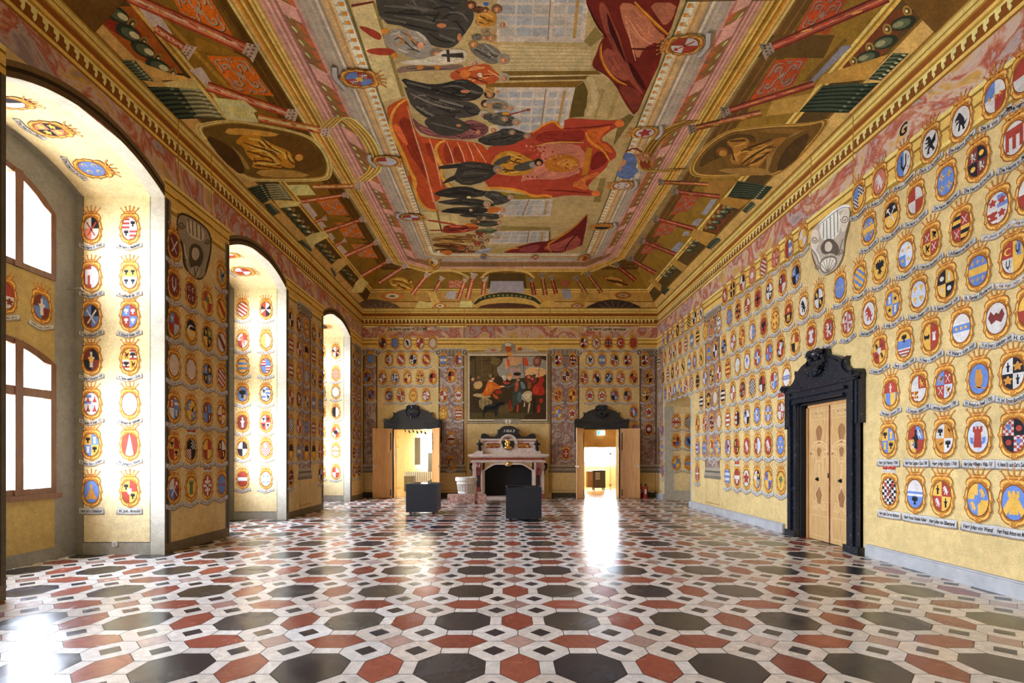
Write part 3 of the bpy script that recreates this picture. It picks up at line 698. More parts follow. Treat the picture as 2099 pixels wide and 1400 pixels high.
# window heads
for w_i, (a0, a1) in enumerate(WIN[1:]):
    for k, (dy, c) in enumerate(((-.5, 'Pb.cy5'), (-1.3, 'Qkssk.fy5'), (-1.95, 'Qkwrw'))) if w_i == 0 else enumerate(((-.62, ('Qrllr', 'Pk.sw0')[w_i-1]), (-1.4, 'Qwrrw'))):
        y = a1+dy; z = arch_z(y, a0, a1, SPR, CRN); dz = arch_z(y+.05, a0, a1, SPR, CRN)-arch_z(y-.05, a0, a1, SPR, CRN)
        n_ = Vector((0, dz, -.1)).normalized()
        crest((-7.3, y, z-.012), n_, (1, 0, 0), c, '%s window arch, %s from far jamb' % (('nearest', 'middle', 'farthest')[w_i], ORD[k]), ('Die Herrn Kröll', 'Die Herrn Payr', 'Die Herrn')[k] if w_i == 0 else None, group='crests under the window arches')
for k, (y, c) in enumerate(((8.49, 'Qmb.iw0'), (7.88, 'Qwrrw.fm1'))):
    crest((XW, y, 4.4), (1, 0, 0), (0, 0, 1), c, 'between nearest window panes, %s from reveal' % ORD[k], group='crests between the window lights')
# piers of the window wall
PZ = (1.2, 1.97, 2.75, 3.57, 4.36, 5.1, 5.85)
P1 = ['Qwrbm.xw0 Py.tn0 Zrw.ow5 Pb.fr3', 'Qyrry.ek1 Qkcdk Qyrry Qkwrk.ty1', 'Qrewb.tw1 Qbyyb.ly0 Qmbbm.iw1 Qwrrw.fy5', 'Pg Pg Qbk.ly5 Drw', 'Qbrrl.lw1 Fky.cw0 Qknyk.ly5 Bwm.om1', 'Pm.uw0 Pm.cw5 Qryyr.nn0 Byr', 'Pm.qw0 - - Py.lb0']
for r, row in enumerate(P1):
    for k, c in enumerate(row.split()):
        if c != '-': crest((XL, (9.41, 9.92, 10.46, 10.98)[k], PZ[r]), (1, 0, 0), (0, 0, 1), c, 'first window pier, %s, %s from near edge' % (ROWN[r] if r < 6 else 'top row', ORD[k]), hat=(r, k) in ((0, 2), (1, 1)), group='crests on the window piers')
rg = random.Random(5)
POOL = ['Qrwwr', 'Qbyyb.ek1', 'Pm.lw0', 'Hwr', 'Qkwwk', 'Sbw', 'Qyrry.lw2', 'Pb.sy5', 'Dwb', 'Qrkkr.ow5', 'Zrw', 'Fky']
for pi_, (ys, nm) in enumerate((((14.5, 15.05, 15.62, 16.2, 16.78), 'second'), ((20.45, 21.15), 'third'))):
    for r, z in enumerate(PZ):
        for k, y in enumerate(ys):
            if pi_ == 0 and r == 0 and k in (1, 2, 3): continue
            crest((XL, y, z), (1, 0, 0), (0, 0, 1), rg.choice(POOL), '%s window pier, %s, %s from near edge' % (nm, ROWN[r] if r < 6 else 'top row', ORD[k]), group='crests on the window piers')
# end wall
def end_row(y, r, side, data, where, start='window side'):
    for k, it in enumerate(data.split(';')):
        x, c = it.split(); s = F/YF
        crest(((float(x)-CX)/s, YF, H+(CY-y)/s), (0, -1, 0), (0, 0, 1), c, '%s, %s, %s from %s' % (where, r, ORD[k], start), group='crests on the end wall')
A, B = 'over window-side doorway', 'over exit-sign doorway'
end_row(703, 'top row', 0, '784 Bmw.lk0;809.5 Pb.+r3;835 Pw.hk0;861 Qwrrw.+r0;887 Pg', A)
end_row(737, 'third row up', 0, '797 Vmw.cw0;821.5 Brw;847 Qkwwk.ok5;873.5 Brw.oy0', A)
end_row(775, 'second row up', 0, '784 Qmwwm.iw1;809.5 Qewwb.ek5;835 Qywry.ek2;861 Qyoow.ek5;887 Qkrry', A)
end_row(811, 'bottom row', 0, '797 Qmbbm.cw0;821.5 Qwrrw.lm1;847 Py.vo0;873.5 Qrwwr.fw5', A)
end_row(703, 'top row', 1, '1196.6 Grwk;1222 Pw.lr0;1247 Pr.ow0.+k0;1272 Pr.cw0;1298 Pr', B)
end_row(738, 'third row up', 1, '1209 Pw.lk0;1234 Sbw.oyc;1259.6 Qwkrw.lk1;1286 Grwk', B)
end_row(775, 'second row up', 1, '1197 Qwrrw.fr5;1223 Qrwwk.lk0;1248 Qkbbk.xw0;1272 Qwrrw.lo5;1298 Qkyyk.fr0', B)
end_row(811, 'bottom row', 1, '1209 Pw.fr0;1234 Pw.fr0.oyc;1259.6 Qbrkb.lw1;1286 Qkccr', B)
C_, D_ = 'pilaster beside picture, doorway side', 'pilaster beside picture, exit side'
for yy, r, dl, dr in ((738, 'fifth row', '908.6 Sbw.oyc;940 Vre', '1144 Grwk;1174 Qkrrk.fw5'), (771, 'fourth row', '925 Qkrry', '1160 Qwkkw.lr5'),
                      (811, 'third row', '909 Qrwwr.xw2;940 Pw.vr0', '1144 Qyrry.ek1;1173 Qyrry.ek2'), (848, 'second row', '909 Py.ik5;940 Hwr', '1144 Qybby.ew1;1173 Pw.fr0')):
    end_row(yy, r, 0, dl, 'pilaster before picture'); end_row(yy, r, 0, dr, 'pilaster after picture')
end_row(736, 'upper', 0, '760 Pb', 'window-corner pilaster'); end_row(773, 'middle', 0, '753 Qmbbm', 'window-corner pilaster'); end_row(809, 'lower', 0, '761 Qbmmb', 'window-corner pilaster')
for yy, r, d in ((738, 'fifth row', '1322 Grwk'), (775, 'fourth row', '1330 Qmyyk.ek5'), (811, 'third row', '1323 Qwyyk.ek5'), (845, 'second row', '1299 Qbrrb.iw0;1330 Pw.fr0'), (880, 'bottom row', '1302 Qrbbr;1330 Pm.ow0')):
    end_row(yy, r, 0, d, 'corner by extinguishers')
end_row(900, 'upper low crest', 0, '925 Swr.ok3', 'pilaster before picture')
end_row(950, 'lowest crest', 0, '925 Qmbbo.ly0', 'pilaster before picture')
end_row(930, 'lowest crest', 0, '1160 Prr.+w0', 'pilaster after picture')

CRESTS.sort(key=lambda c: -c[0])
def build_crests(keep=299):
    rest = PB()
    seen = {}
    for i, (mt, M, code, label, group, text, flat, hat) in enumerate(CRESTS):
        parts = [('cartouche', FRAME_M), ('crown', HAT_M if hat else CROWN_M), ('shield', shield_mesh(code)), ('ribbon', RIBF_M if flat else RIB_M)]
        if text:
            fn = (lambda x, y: (x, rib_y(x)-.11+y)) if not flat else (lambda x, y: (x, -1.87+y))
            lt = text_mesh(text, 2*RIBL-.26, .36, fn, bold=.012)
        else: lt = SCRIB[i % 4]
        if i < keep:
            label = ' '.join(label.split())
            if label in seen: seen[label] += 1
            seen.setdefault(label, 0)
            r = bpy.data.objects.new('coat_of_arms', None); COL.objects.link(r); r.empty_display_size = .05
            r.matrix_world = M; tag(r, label, 'coat of arms', group)
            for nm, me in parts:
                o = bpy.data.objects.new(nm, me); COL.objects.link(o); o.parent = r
                if nm == 'ribbon':
                    l = bpy.data.objects.new('lettering', lt); COL.objects.link(l); l.parent = o
                if nm == 'crown' and hat: o['label'] = 'red domed princely hat with ermine band'
        else:
            for nm, me in parts+[('lettering', lt)]:
                cols = me.color_attributes['Col'].data
                for p in me.polygons:
                    rest.add([M @ me.vertices[v].co for v in p.vertices], tuple(cols[p.loop_start].color[:3]))
    if rest.v: tag(rest.build('coats_of_arms', FR), 'small and distant painted crests in the farthest rows of the hall walls', 'coats of arms', kind='stuff')

build_crests()
# ------------------------------------------------------------------ frescoes
FRIEZE = m_marble('painted_marble_frieze', [(.34, (.3, .22, .22)), (.41, (.5, .4, .36)), (.45, (.42, .08, .04)), (.5, (.58, .26, .16)), (.54, (.62, .5, .42)), (.6, (.66, .36, .06)), (.66, (.4, .3, .2))], .9, .8, 1.8)
SHAFT = m_marble('painted_marble_shaft', [(.36, (.12, .1, .09)), (.43, (.28, .22, .19)), (.48, (.26, .07, .05)), (.53, (.36, .27, .21)), (.6, (.44, .38, .33)), (.67, (.42, .25, .1))], 2.2, .8, 2.5)
def pip(p, poly):
    x, y = p; c = False; n = len(poly)
    for i in range(n):
        x1, y1 = poly[i]; x2, y2 = poly[i-1]
        if (y1 > y) != (y2 > y) and x < (x2-x1)*(y-y1)/(y2-y1)+x1: c = not c
    return c
def _x(a, b_, c, d):
    def o(p, q, r): return (q[0]-p[0])*(r[1]-p[1])-(q[1]-p[1])*(r[0]-p[0])
    return o(a, b_, c)*o(a, b_, d) < 0 and o(c, d, a)*o(c, d, b_) < 0
def overlap(A, B_):
    if pip(A[0], B_) or pip(B_[0], A): return True
    ca = (sum(p[0] for p in A)/len(A), sum(p[1] for p in A)/len(A))
    if pip(ca, B_) and pip(ca, A): return True
    for i in range(len(A)):
        a, b_ = A[i-1], A[i]
        for j in range(len(B_)):
            if _x(a, b_, B_[j-1], B_[j]): return True
    return False
class Surf:
    """a flat painted surface: (u,v) -> 3D, with automatic stacking of the paint layers"""
    def __init__(s, fn, n, step): s.fn = fn; s.n = Vector(n).normalized(); s.step = step; s.reg = []; s.pix = None
    def put(s, pb, poly, col, m=0, base=0):
        if len(poly) < 3: return
        xs = [p[0] for p in poly]; ys = [p[1] for p in poly]; bb = (min(xs), min(ys), max(xs), max(ys))
        L = base
        for (b2, q, l2) in s.reg:
            if l2 >= L and bb[0] < b2[2] and b2[0] < bb[2] and bb[1] < b2[3] and b2[1] < bb[3] and overlap(poly, q): L = l2+1
        s.reg.append((bb, poly, L))
        off = s.n*(s.step*(L+1))
        pb.add([Vector(s.fn(*p))+off for p in poly], col, m)
def cproj(o, n):
    """pixel of the photograph -> point of the plane it shows"""
    o = Vector(o); n = Vector(n)
    def f(px, py):
        d = Vector(((px-CX)/F, 1, (CY-py)/F)); c = Vector((0, 0, H))
        return c+d*((o-c).dot(n)/d.dot(n))
    return f
def pix(p): return (CX+F*p[0]/p[1], CY-F*(p[2]-H)/p[1])
nL = Vector((ZT-ZC, 0, -(FXL-XL))).normalized(); nR = Vector((-(ZT-ZC), 0, -(XR-FXR))).normalized(); nE = Vector((0, -(ZT-ZC), -(YF-FYF))).normalized()
YC = 7.6
FAC = {
 'F': ((0, 10, ZT), (0, 0, -1), [(FXL, YC, ZT), (FXR, YC, ZT), (FXR, FYF, ZT), (FXL, FYF, ZT)]),
 'L': ((XL, 10, ZC), nL, [(XL, YC, ZC), (FXL, YC, ZT), (FXL, FYF, ZT), (XL, YF, ZC)]),
 'R': ((XR, 10, ZC), nR, [(XR, YF, ZC), (FXR, FYF, ZT), (FXR, YC, ZT), (XR, YC, ZC)]),
 'E': ((0, YF, ZC), nE, [(XL, YF, ZC), (FXL, FYF, ZT), (FXR, FYF, ZT), (XR, YF, ZC)]),
}
CS = {}
for k, (o, n, cor) in FAC.items():
    s_ = Surf(cproj(o, n), n, .0009); rg_ = [pix(p) for p in cor]
    ar = sum(rg_[i-1][0]*rg_[i][1]-rg_[i][0]*rg_[i-1][1] for i in range(4))
    s_.pix = rg_ if ar > 0 else rg_[::-1]; CS[k] = s_
def cpoly(pb, pts, col, m=0, only=None):
    for k, s_ in CS.items():
        if only and k not in only: continue
        q = clip(pts, s_.pix)
        if len(q) > 2:
            # drop repeated points
            r = [q[i] for i in range(len(q)) if abs(q[i][0]-q[i-1][0])+abs(q[i][1]-q[i-1][1]) > 1e-3]
            if len(r) > 2: s_.put(pb, r, col, m)
GA = 1.25
def hx(h, g=None): return tuple(min(.9, c*(g or GA)*w_) for c, w_ in zip(srgb(h), (1.04, 1, .88)))
def shade(h, f): return tuple(max(.004, min(.8, x*f)) for x in (hx(h) if isinstance(h, str) else h))
class Part:
    def __init__(s, name, parent): s.name = name; s.parent = parent; s.pb = PB()
    def p(s, V, col, pts, sm=2, m=0):
        q = [(V[0]+x/V[2], V[1]+y/V[2]) for x, y in P(pts)] if isinstance(pts, str) else [(V[0]+x/V[2], V[1]+y/V[2]) for x, y in pts]
        if sm: q = chaikin(q, sm)
        cpoly(s.pb, q, hx(col) if isinstance(col, str) else col, m); return s
    def e(s, V, col, cx, cy, rx, ry=None, rot=0, n=14):
        ry = ry or rx; c, sn = math.cos(rot), math.sin(rot)
        return s.p(V, col, [(cx+rx*math.cos(t)*c-ry*math.sin(t)*sn, cy+rx*math.cos(t)*sn+ry*math.sin(t)*c) for t in [2*math.pi*k/n for k in range(n)]], 0)
    def l(s, V, w, col, pts, sm=2):
        q = P(pts) if isinstance(pts, str) else pts
        if sm and len(q) > 2: q = chaikin(q, sm, False)
        a, b_ = [], []
        for i, p in enumerate(q):
            x0, y0 = q[max(0, i-1)]; x1, y1 = q[min(len(q)-1, i+1)]; d = math.hypot(x1-x0, y1-y0) or 1
            nx, ny = -(y1-y0)/d, (x1-x0)/d; t = w/2*(1 if len(q) < 4 else (.35+.65*math.sin(math.pi*(i+.5)/len(q))))
            a.append((p[0]+nx*t, p[1]+ny*t)); b_.append((p[0]-nx*t, p[1]-ny*t))
        return s.p(V, col, a+b_[::-1], 0)
    def done(s, mats=None, label=None):
        if s.pb.v:
            o = s.pb.build(s.name, mats or [FRC, SHAFT], s.parent)
            if label: o['label'] = label
            return o

# ceiling shell
pb = PB()
ol = hx('#6b4c1c', 1.3)
pb.add([(XL, YN, ZC), (FXL, YN, ZT), (FXL, FYF, ZT), (XL, YF, ZC)], ol)
pb.add([(XR, YN, ZC), (FXR, YN, ZT), (FXR, FYF, ZT), (XR, YF, ZC)], ol)
pb.add([(XL, YF, ZC), (FXL, FYF, ZT), (FXR, FYF, ZT), (XR, YF, ZC)], ol)
pb.add([(FXL, YN, ZT), (FXR, YN, ZT), (FXR, FYF, ZT), (FXL, FYF, ZT)], hx('#a08a60'))
pb.add([(XL, YN, ZC), (XR, YN, ZC), (FXR, YN, ZT), (FXL, YN, ZT)], ol)
tag(pb.build('ceiling', FRC), kind='structure')

CEIL = empty('painted_architecture', (0, 14, 9.9), 'painted trompe-l\'oeil colonnade and balustrade running round the coved ceiling', 'ceiling painting')
def cove(side, s, a):
    if side == 'L': return (XL+(FXL-XL)*s, a, ZC+(ZT-ZC)*s)
    if side == 'R': return (XR+(FXR-XR)*s, a, ZC+(ZT-ZC)*s)
    return (a, YF+(FYF-YF)*s, ZC+(ZT-ZC)*s)
bands = Part('painted_moulding', CEIL)
def sband(s0, s1, col, sides='LRE', m=0):
    for sd in sides:
        if sd == 'E': q = [cove('E', s0, XL+(FXL-XL)*s0), cove('E', s0, XR+(FXR-XR)*s0), cove('E', s1, XR+(FXR-XR)*s1), cove('E', s1, XL+(FXL-XL)*s1)]
        else: q = [cove(sd, s0, YC), cove(sd, s0, YF+(FYF-YF)*s0), cove(sd, s1, YF+(FYF-YF)*s1), cove(sd, s1, YC)]
        cpoly(bands.pb, [pix(p) for p in q], hx(col) if isinstance(col, str) else col, m, only=sd)
for s0, s1, c in ((0, .13, '#c9a765'), (0, .018, '#8a6a2c'), (.13, .15, '#7a5a22'), (.34, .365, '#d8b45c'), (.365, .385, '#a07a2e'), (.385, .41, '#e3c678'), (.41, .425, '#8a6622'),
                  (.425, .80, '#8a6a22'), (.80, .98, '#5d4116'), (.86, .875, '#7d5c20'), (.92, .93, '#7d5c20')): sband(s0, s1, c)
sband(.15, .34, '#54401e', 'LR'); sband(.15, .34, '#b8924c', 'E')
# nested mouldings between the colonnade and the central picture
U0 = [(435, -50), (465, 0), (806, 541), (868, 557), (1216, 557), (1278, 531), (1630, 0), (1660, -50)]
U1 = [(502, -50), (530, 0), (822, 536), (880, 550), (1204, 550), (1262, 527), (1568, 0), (1597, -50)]
U2 = [(542, -50), (567, 0), (838, 532), (884, 546), (1200, 546), (1248, 525), (1540, 0), (1568, -50)]
U3 = [(576, -50), (600, 0), (852, 529), (888, 537), (1196, 537), (1238, 523), (1510, 0), (1536, -50)]
U4 = [(625, -50), (645, 0), (872, 524), (892, 529), (1193, 529), (1222, 521), (1468, 0), (1490, -50)]
U5 = [(663, -50), (682, 0), (884, 520), (897, 524), (1190, 524), (1207, 519), (1428, 0), (1447, -50)]
U6 = [(683, -50), (702, 0), (888, 518), (899, 520), (1188, 520), (1203, 518), (1412, 0), (1430, -50)]
U7 = [(698, -50), (716, 0), (890, 516), (900, 517), (1187, 517), (1199, 516), (1404, 0), (1421, -50)]
def lerpU(A_, B_, t): return [(a[0]+(b_[0]-a[0])*t, a[1]+(b_[1]-a[1])*t) for a, b_ in zip(A_, B_)]
def ufill(A_, B_, stripes):
    n = len(stripes)
    for k, c in enumerate(stripes):
        a_, b_ = lerpU(A_, B_, k/n), lerpU(A_, B_, (k+1)/n)
        for i in range(len(a_)-1): cpoly(bands.pb, [a_[i], a_[i+1], b_[i+1], b_[i]], hx(c))
ufill(U0, U1, ['#f0d28a', '#c89a4c', '#e8c27c', '#d99a3c', '#b87c26', '#f0d080', '#b98328', '#8e6420', '#ecc977', '#c08e3c', '#edd08c', '#c79b50'])
ufill(U1, U2, ['#d3a59c', '#c48f88', '#e2b9ae', '#b98380', '#dba9a2', '#a0716f'])
ufill(U2, U3, ['#8f6a45'])
ufill(U3, U4, ['#c79a94', '#a8a097', '#b4aca4', '#aea69e', '#b8b0a6', '#a69e96'])
ufill(U4, U5, ['#d8cfc2', '#9a9184', '#c9a878', '#cdb084', '#bd9a66', '#d6bf98'])
ufill(U5, U6, ['#e9dfce'])
ufill(U6, U7, ['#f3ecdc', '#8a7a4e', '#6c6238', '#9c8c5c'])
bands.done()
# egg-and-dart and balusters beside the central picture
egg = Part('painted_egg_and_dart_pattern', CEIL); bal = Part('painted_baluster_pattern', CEIL)
def uat(U, side, py):
    a, b_ = (U[1], U[2]) if side == 'L' else (U[6], U[5])
    return a[0]+(b_[0]-a[0])*(py-a[1])/(b_[1]-a[1])
Y = 8.75
while Y < 19:
    py, py2 = CY-F*(ZT-H)/Y, CY-F*(ZT-H)/(Y+.085)
    for sd in 'LR':
        def X_(t, y): return uat(U5, sd, y)*(1-t)+uat(U6, sd, y)*t
        cpoly(egg.pb, [(X_(.35, py), py), (X_(1, py), py), (X_(1, py2), py2), (X_(.35, py2), py2)], hx('#d08a2e'))
        cpoly(egg.pb, [(X_(-.2, py2), py2), (X_(.5, py), py), (X_(.5, py2), py2)], hx('#b8ac98'))
    Y += .19
for k in range(60):
    x = 903+k*4.8
    if x < 1186: cpoly(egg.pb, [(x, 521.5), (x+2.6, 521.5), (x+2.6, 519.6), (x, 519.6)], hx('#c4924a'))
PED = {'L': [(6, 40, 0), (141, 176, 0), (268, 300, 0), (372, 392, 0), (430, 440, 0), (466, 476, 0), (512, 528, 0)], 'R': [(-10, 20, 0), (45, 85, 0), (160, 190, 0), (300, 320, 0), (424, 434, 0), (462, 471, 0), (505, 520, 0)]}
Y = 8.6
while Y < 19.6:
    for sd in 'LR':
        py, py2 = CY-F*(ZT-H)/Y, CY-F*(ZT-H)/(Y+.24)
        def X_(t, y): return uat(U2, sd, y)*(1-t)+uat(U3, sd, y)*t
        cpoly(bal.pb, chaikin([(X_(.1, py), py), (X_(.75, (py+py2)/2-1), (py+py2)/2), (X_(.1, py2), py2)], 2), hx('#8a7a3a'))
        cpoly(bal.pb, chaikin([(X_(.05, py), py+1), (X_(.4, py), (py*2+py2)/3), (X_(.3, py2), py2)], 2), hx('#e4dcb8'))
        cpoly(bal.pb, [(X_(.5, py), py), (X_(1, py), py+2), (X_(1, py2), py2), (X_(.75, py2), py2)], hx('#bd6a3e'))
    Y += .3
for sd in 'LR':
    for (a, b_, _) in PED[sd]:
        def X_(t, y): return uat(U2, sd, y)*(1-t)+uat(U3, sd, y)*t
        sh = (b_-a)*.35
        cpoly(bal.pb, [(X_(0, a-sh), a-sh), (X_(1.1, a+sh), a+sh), (X_(1.1, b_+sh), b_+sh), (X_(0, b_-sh), b_-sh)], hx('#d9aaa4'))
        cpoly(bal.pb, [(X_(.9, a+sh), a+sh), (X_(1.1, a+sh), a+sh), (X_(1.1, b_+sh), b_+sh), (X_(.9, b_+sh), b_+sh)], hx('#b07878'))
for k in range(36):
    x = 905+k*7.8
    if 1010 < x < 1060 or x > 1180: continue
    cpoly(bal.pb, [(x, 543.5), (x+3, 539.5), (x+5, 540.5), (x+4.5, 544.5)], hx('#7a7040'))
egg.done(); bal.done()

I = (0, 0, 1)
# painted columns: shaft from a foot to a capital (photo pixels, measured on the cove)
def column(a, b_, w0, w1, cap=1.0, tone=0):
    c = Part('painted_column', CEIL)
    dx, dy = b_[0]-a[0], b_[1]-a[1]; L_ = math.hypot(dx, dy); ux, uy = dx/L_, dy/L_; nx, ny = -uy, ux
    cols = [['#8a3a22', '#c9704e', '#f0c4ae', '#d98a6a', '#a64a30'], ['#a05a2a', '#d69a58', '#f6dcae', '#e2a468', '#a85434'], ['#6a2418', '#94402c', '#b87458', '#8c3c2a', '#5c2016'], ['#6a4418', '#94602c', '#c8925c', '#8c5040', '#5c3022']][tone]  # last two sets darker: the dimmer side's shade put into the colour
    for k in range(5):
        t0, t1 = -.5+k/5, -.5+(k+1)/5
        q = [(a[0]+nx*w0*t0, a[1]+ny*w0*t0), (b_[0]+nx*w1*t0, b_[1]+ny*w1*t0), (b_[0]+nx*w1*t1, b_[1]+ny*w1*t1), (a[0]+nx*w0*t1, a[1]+ny*w0*t1)]
        c.p(I, cols[k], q, 0)
    for k in range(7):      # veins
        t = (k+.5)/7; r_ = random.uniform(-.3, .2); L2 = L_*.09
        cx, cy = a[0]+dx*t+nx*w0*r_, a[1]+dy*t+ny*w0*r_
        c.p(I, ['#b5452c', '#e8a050', '#8f3a2a'][k % 3], [(cx, cy), (cx+ux*L2+nx*w0*.12, cy+uy*L2+ny*w0*.12), (cx+ux*L2*1.3, cy+uy*L2*1.3), (cx+ux*L2*.3-nx*w0*.1, cy+uy*L2*.3-ny*w0*.1)], 1)
    w = w1*1.0*cap; x, y = b_
    dk, lt = ('#7d6a64', '#cdbcb2') if tone < 2 else ('#4c4038', '#8d8074')
    c.p(I, lt, [(x+nx*w*.5, y+ny*w*.5), (x+ux*w*.7+nx*w*.62, y+uy*w*.7+ny*w*.62), (x+ux*w*1.25+nx*w*.95, y+uy*w*1.25+ny*w*.95), (x+ux*w*1.25-nx*w*.95, y+uy*w*1.25-ny*w*.95), (x+ux*w*.7-nx*w*.62, y+uy*w*.7-ny*w*.62), (x-nx*w*.5, y-ny*w*.5)], 0)
    for t in (-.5, -.15, .2, .5):
        c.e(I, dk, x+ux*w*.8+nx*w*t, y+uy*w*.8+ny*w*t, w*.16, w*.1, 0, 7)
    for t in (-.6, 0, .6): c.e(I, dk, x+ux*w*.35+nx*w*t*.7, y+uy*w*.35+ny*w*t*.7, w*.12, w*.1, 0, 6)
    c.done()
def autofolds(c, v, body, dc, lc, n=10, fw=8):
    q = P(body) if isinstance(body, str) else body; n_ = len(q); mx = sum(p[0] for p in q)/n_; my = sum(p[1] for p in q)/n_
    sxx = sum((p[0]-mx)**2 for p in q); syy = sum((p[1]-my)**2 for p in q); sxy = sum((p[0]-mx)*(p[1]-my) for p in q)
    th = .5*math.atan2(2*sxy, sxx-syy); ux, uy = math.cos(th), math.sin(th)
    ex = max(abs((p[0]-mx)*ux+(p[1]-my)*uy) for p in q); ey = max(abs(-(p[0]-mx)*uy+(p[1]-my)*ux) for p in q)
    k = 0
    for _ in range(n*4):
        if k >= n: break
        s_, t_ = random.uniform(-.8, .5)*ex, random.uniform(-.8, .8)*ey; L_ = random.uniform(.25, .55)*ex; bnd = random.uniform(-.12, .12)*ex
        pts = [(mx+ux*(s_+L_*f)-uy*(t_+bnd*math.sin(math.pi*f)+bnd*f), my+uy*(s_+L_*f)+ux*(t_+bnd*math.sin(math.pi*f)+bnd*f)) for f in (0, .33, .66, 1)]
        if all(pip(p, q) for p in pts): c.l(v, fw*random.uniform(.5, 1.3), (dc, lc)[k % 2], pts); k += 1
def gpoly(name, items, mats=None, label=None, parent=None):
    c = Part(name, parent or CEIL)
    for it in items:
        if it[0] == 'e': c.e(*it[1:])
        elif it[0] == 'l': c.l(*it[1:])
        else:
            c.p(*it)
            if name in ('painted_curtain', 'painted_canopy', 'painted_carpeted_steps', 'painted_angel') and len(P(it[2])) > 5:
                autofolds(c, it[0], it[2], shade(it[1], .62), shade(it[1], 1.45), 12, 9)
    return c.done(mats, label)
# sky openings and orange scrollwork panels behind the columns
Z1 = (150, 0, 4.666); Z2 = (350, 180, 4.666); Z3 = (480, 330, 5.186); Z4 = (450, 0, 5.384); Z5 = (1300, 200, 4.375); Z6 = (1450, 0, 4.198); Z7 = (1150, 400, 3.583); Z8 = (660, 480, 3.36); Z0 = (0, 0, 3)
SKY = [(Z1, '#c9bfc4', '560,-20 600,30 840,150 950,330 740,245'), (Z1, '#c9bfc4', '1110,670 1225,640 1355,835 1285,830'), (Z3, '#c9bfc4', '725,455 785,445 885,575 835,612'), (Z3, '#c9bfc4', '880,640 920,630 985,700 930,715'),
       (Z3, '#c9bfc4', '1000,770 1030,765 1075,820 1040,850'), (Z3, '#c9bfc4', '1085,895 1130,885 1205,970 1160,995'), (Z6, '#7d7f92', '1130,395 1225,390 1240,400 920,705 860,715'), (Z5, '#8d8f9c', '690,915 745,910 650,1050 600,1045'),
       (Z5, '#8d8f9c', '550,1090 615,1085 570,1150 510,1140'), (Z5, '#8d8f9c', '450,1200 490,1200 495,1235 430,1240'), (Z5, '#8d8f9c', '390,1300 440,1310 370,1375 330,1365'), (Z7, '#8d8f9c', '865,340 900,355 855,420 810,405'),
       (Z8, '#b9b4c4', '860,395 925,390 915,450 850,440'), (Z8, '#b9b4c4', '1150,380 1200,370 1200,320 1330,320 1330,400 1150,410'), (Z7, '#8d8f9c', '0,690 70,690 80,760 20,765')]
for v, c, p in SKY: gpoly('painted_sky_opening', [(v, c, p, 0)])
for v, c, p in ((Z1, '#b08a34', '820,150 860,150 1560,890 1490,870'), (Z1, '#9a7426', '1160,350 1633,540 1633,560 1180,480'), (Z3, '#9a7426', '960,575 1250,600 1230,640 990,600'), (Z3, '#9a7426', '1190,820 1420,850 1400,870 1220,850'),
                (Z6, '#5a4218', '560,300 1100,300 1000,500 430,495'), (Z5, '#584016', '190,1080 560,1170 540,1200 160,1110'), (Z1, '#7a5a24', '1300,0 1360,0 1633,420 1633,560'), (Z6, '#6e5220', '820,700 1180,330 1210,340 880,700')):
    gpoly('painted_beam', [(v, c, p, 0)])
def scroll_panel(v, pts, bg, fg, dk):
    c = Part('painted_scroll_panel', CEIL); q = P(pts); c.p(v, bg, pts, 0)
    def bl(s, t):
        a = [q[0][i]*(1-s)+q[1][i]*s for i in (0, 1)]; b_ = [q[3][i]*(1-s)+q[2][i]*s for i in (0, 1)]
        return (a[0]*(1-t)+b_[0]*t, a[1]*(1-t)+b_[1]*t)
    w = math.dist(bl(0, .5), bl(1, .5))*.05
    for off, cc in ((.015, dk), (0, fg)):
        for s_ in (1, -1):
            for t_ in (1, -1):
                M = lambda x, y: bl(.5+s_*x+off, .5+t_*y+off)
                c.l(v, w, cc, [M(.03, .02), M(.12, .12), M(.1, .24), M(.22, .3), M(.32, .22), M(.26, .14), M(.2, .2)])
                c.l(v, w, cc, [M(.42, .05), M(.38, .2), M(.42, .32), M(.34, .4), M(.2, .38)])
                c.l(v, w*.7, cc, [M(.05, .33), M(.02, .42), M(.12, .45)])
        c.p(v, cc, [bl(.5+off, .36), bl(.54, .47), bl(.66, .5+off), bl(.54, .53), bl(.5, .64), bl(.46, .53), bl(.34, .5), bl(.46, .47)], 1)
    c.done()
OR, OG, OD = '#dd7420', '#b8a494', '#5e3c28'
scroll_panel(Z4, '0,-160 -40,-160 115,370 -60,300'.replace('-160 ', '-160 '), OR, OG, OD) if False else None
scroll_panel(Z1, '900,-120 1250,-120 1530,350 1110,290', OR, OG, OD)
scroll_panel(Z1, '1275,530 1640,545 1920,920 1560,890', OR, OG, OD)
scroll_panel(Z3, '885,430 1100,395 1225,580 1000,575', OR, OG, OD)
scroll_panel(Z3, '1065,650 1300,660 1395,825 1165,805', OR, OG, OD)
scroll_panel(Z3, '1235,880 1450,890 1530,1035 1330,1020', OR, OG, OD)
O2, G2, D2_ = '#a8431a', '#8d7468', '#3c2418'  # darker panel set: weaker light of that side is in the colours
scroll_panel(Z6, '930,-20 1210,-20 1040,295 770,262', O2, G2, D2_)
scroll_panel(Z6, '590,515 865,495 735,735 365,865', O2, G2, D2_)
scroll_panel(Z5, '430,870 590,890 500,1010 325,1055', O2, G2, D2_)
scroll_panel(Z5, '240,1120 395,1140 320,1225 165,1252', O2, G2, D2_)
scroll_panel(Z5, '110,1290 245,1310 150,1400 60,1400', O2, G2, D2_)
scroll_panel(Z8, '870,320 990,320 990,370 870,370', '#c05a2c', OG, OD)
scroll_panel(Z7, '0,625 65,625 60,670 0,670', O2, G2, D2_)
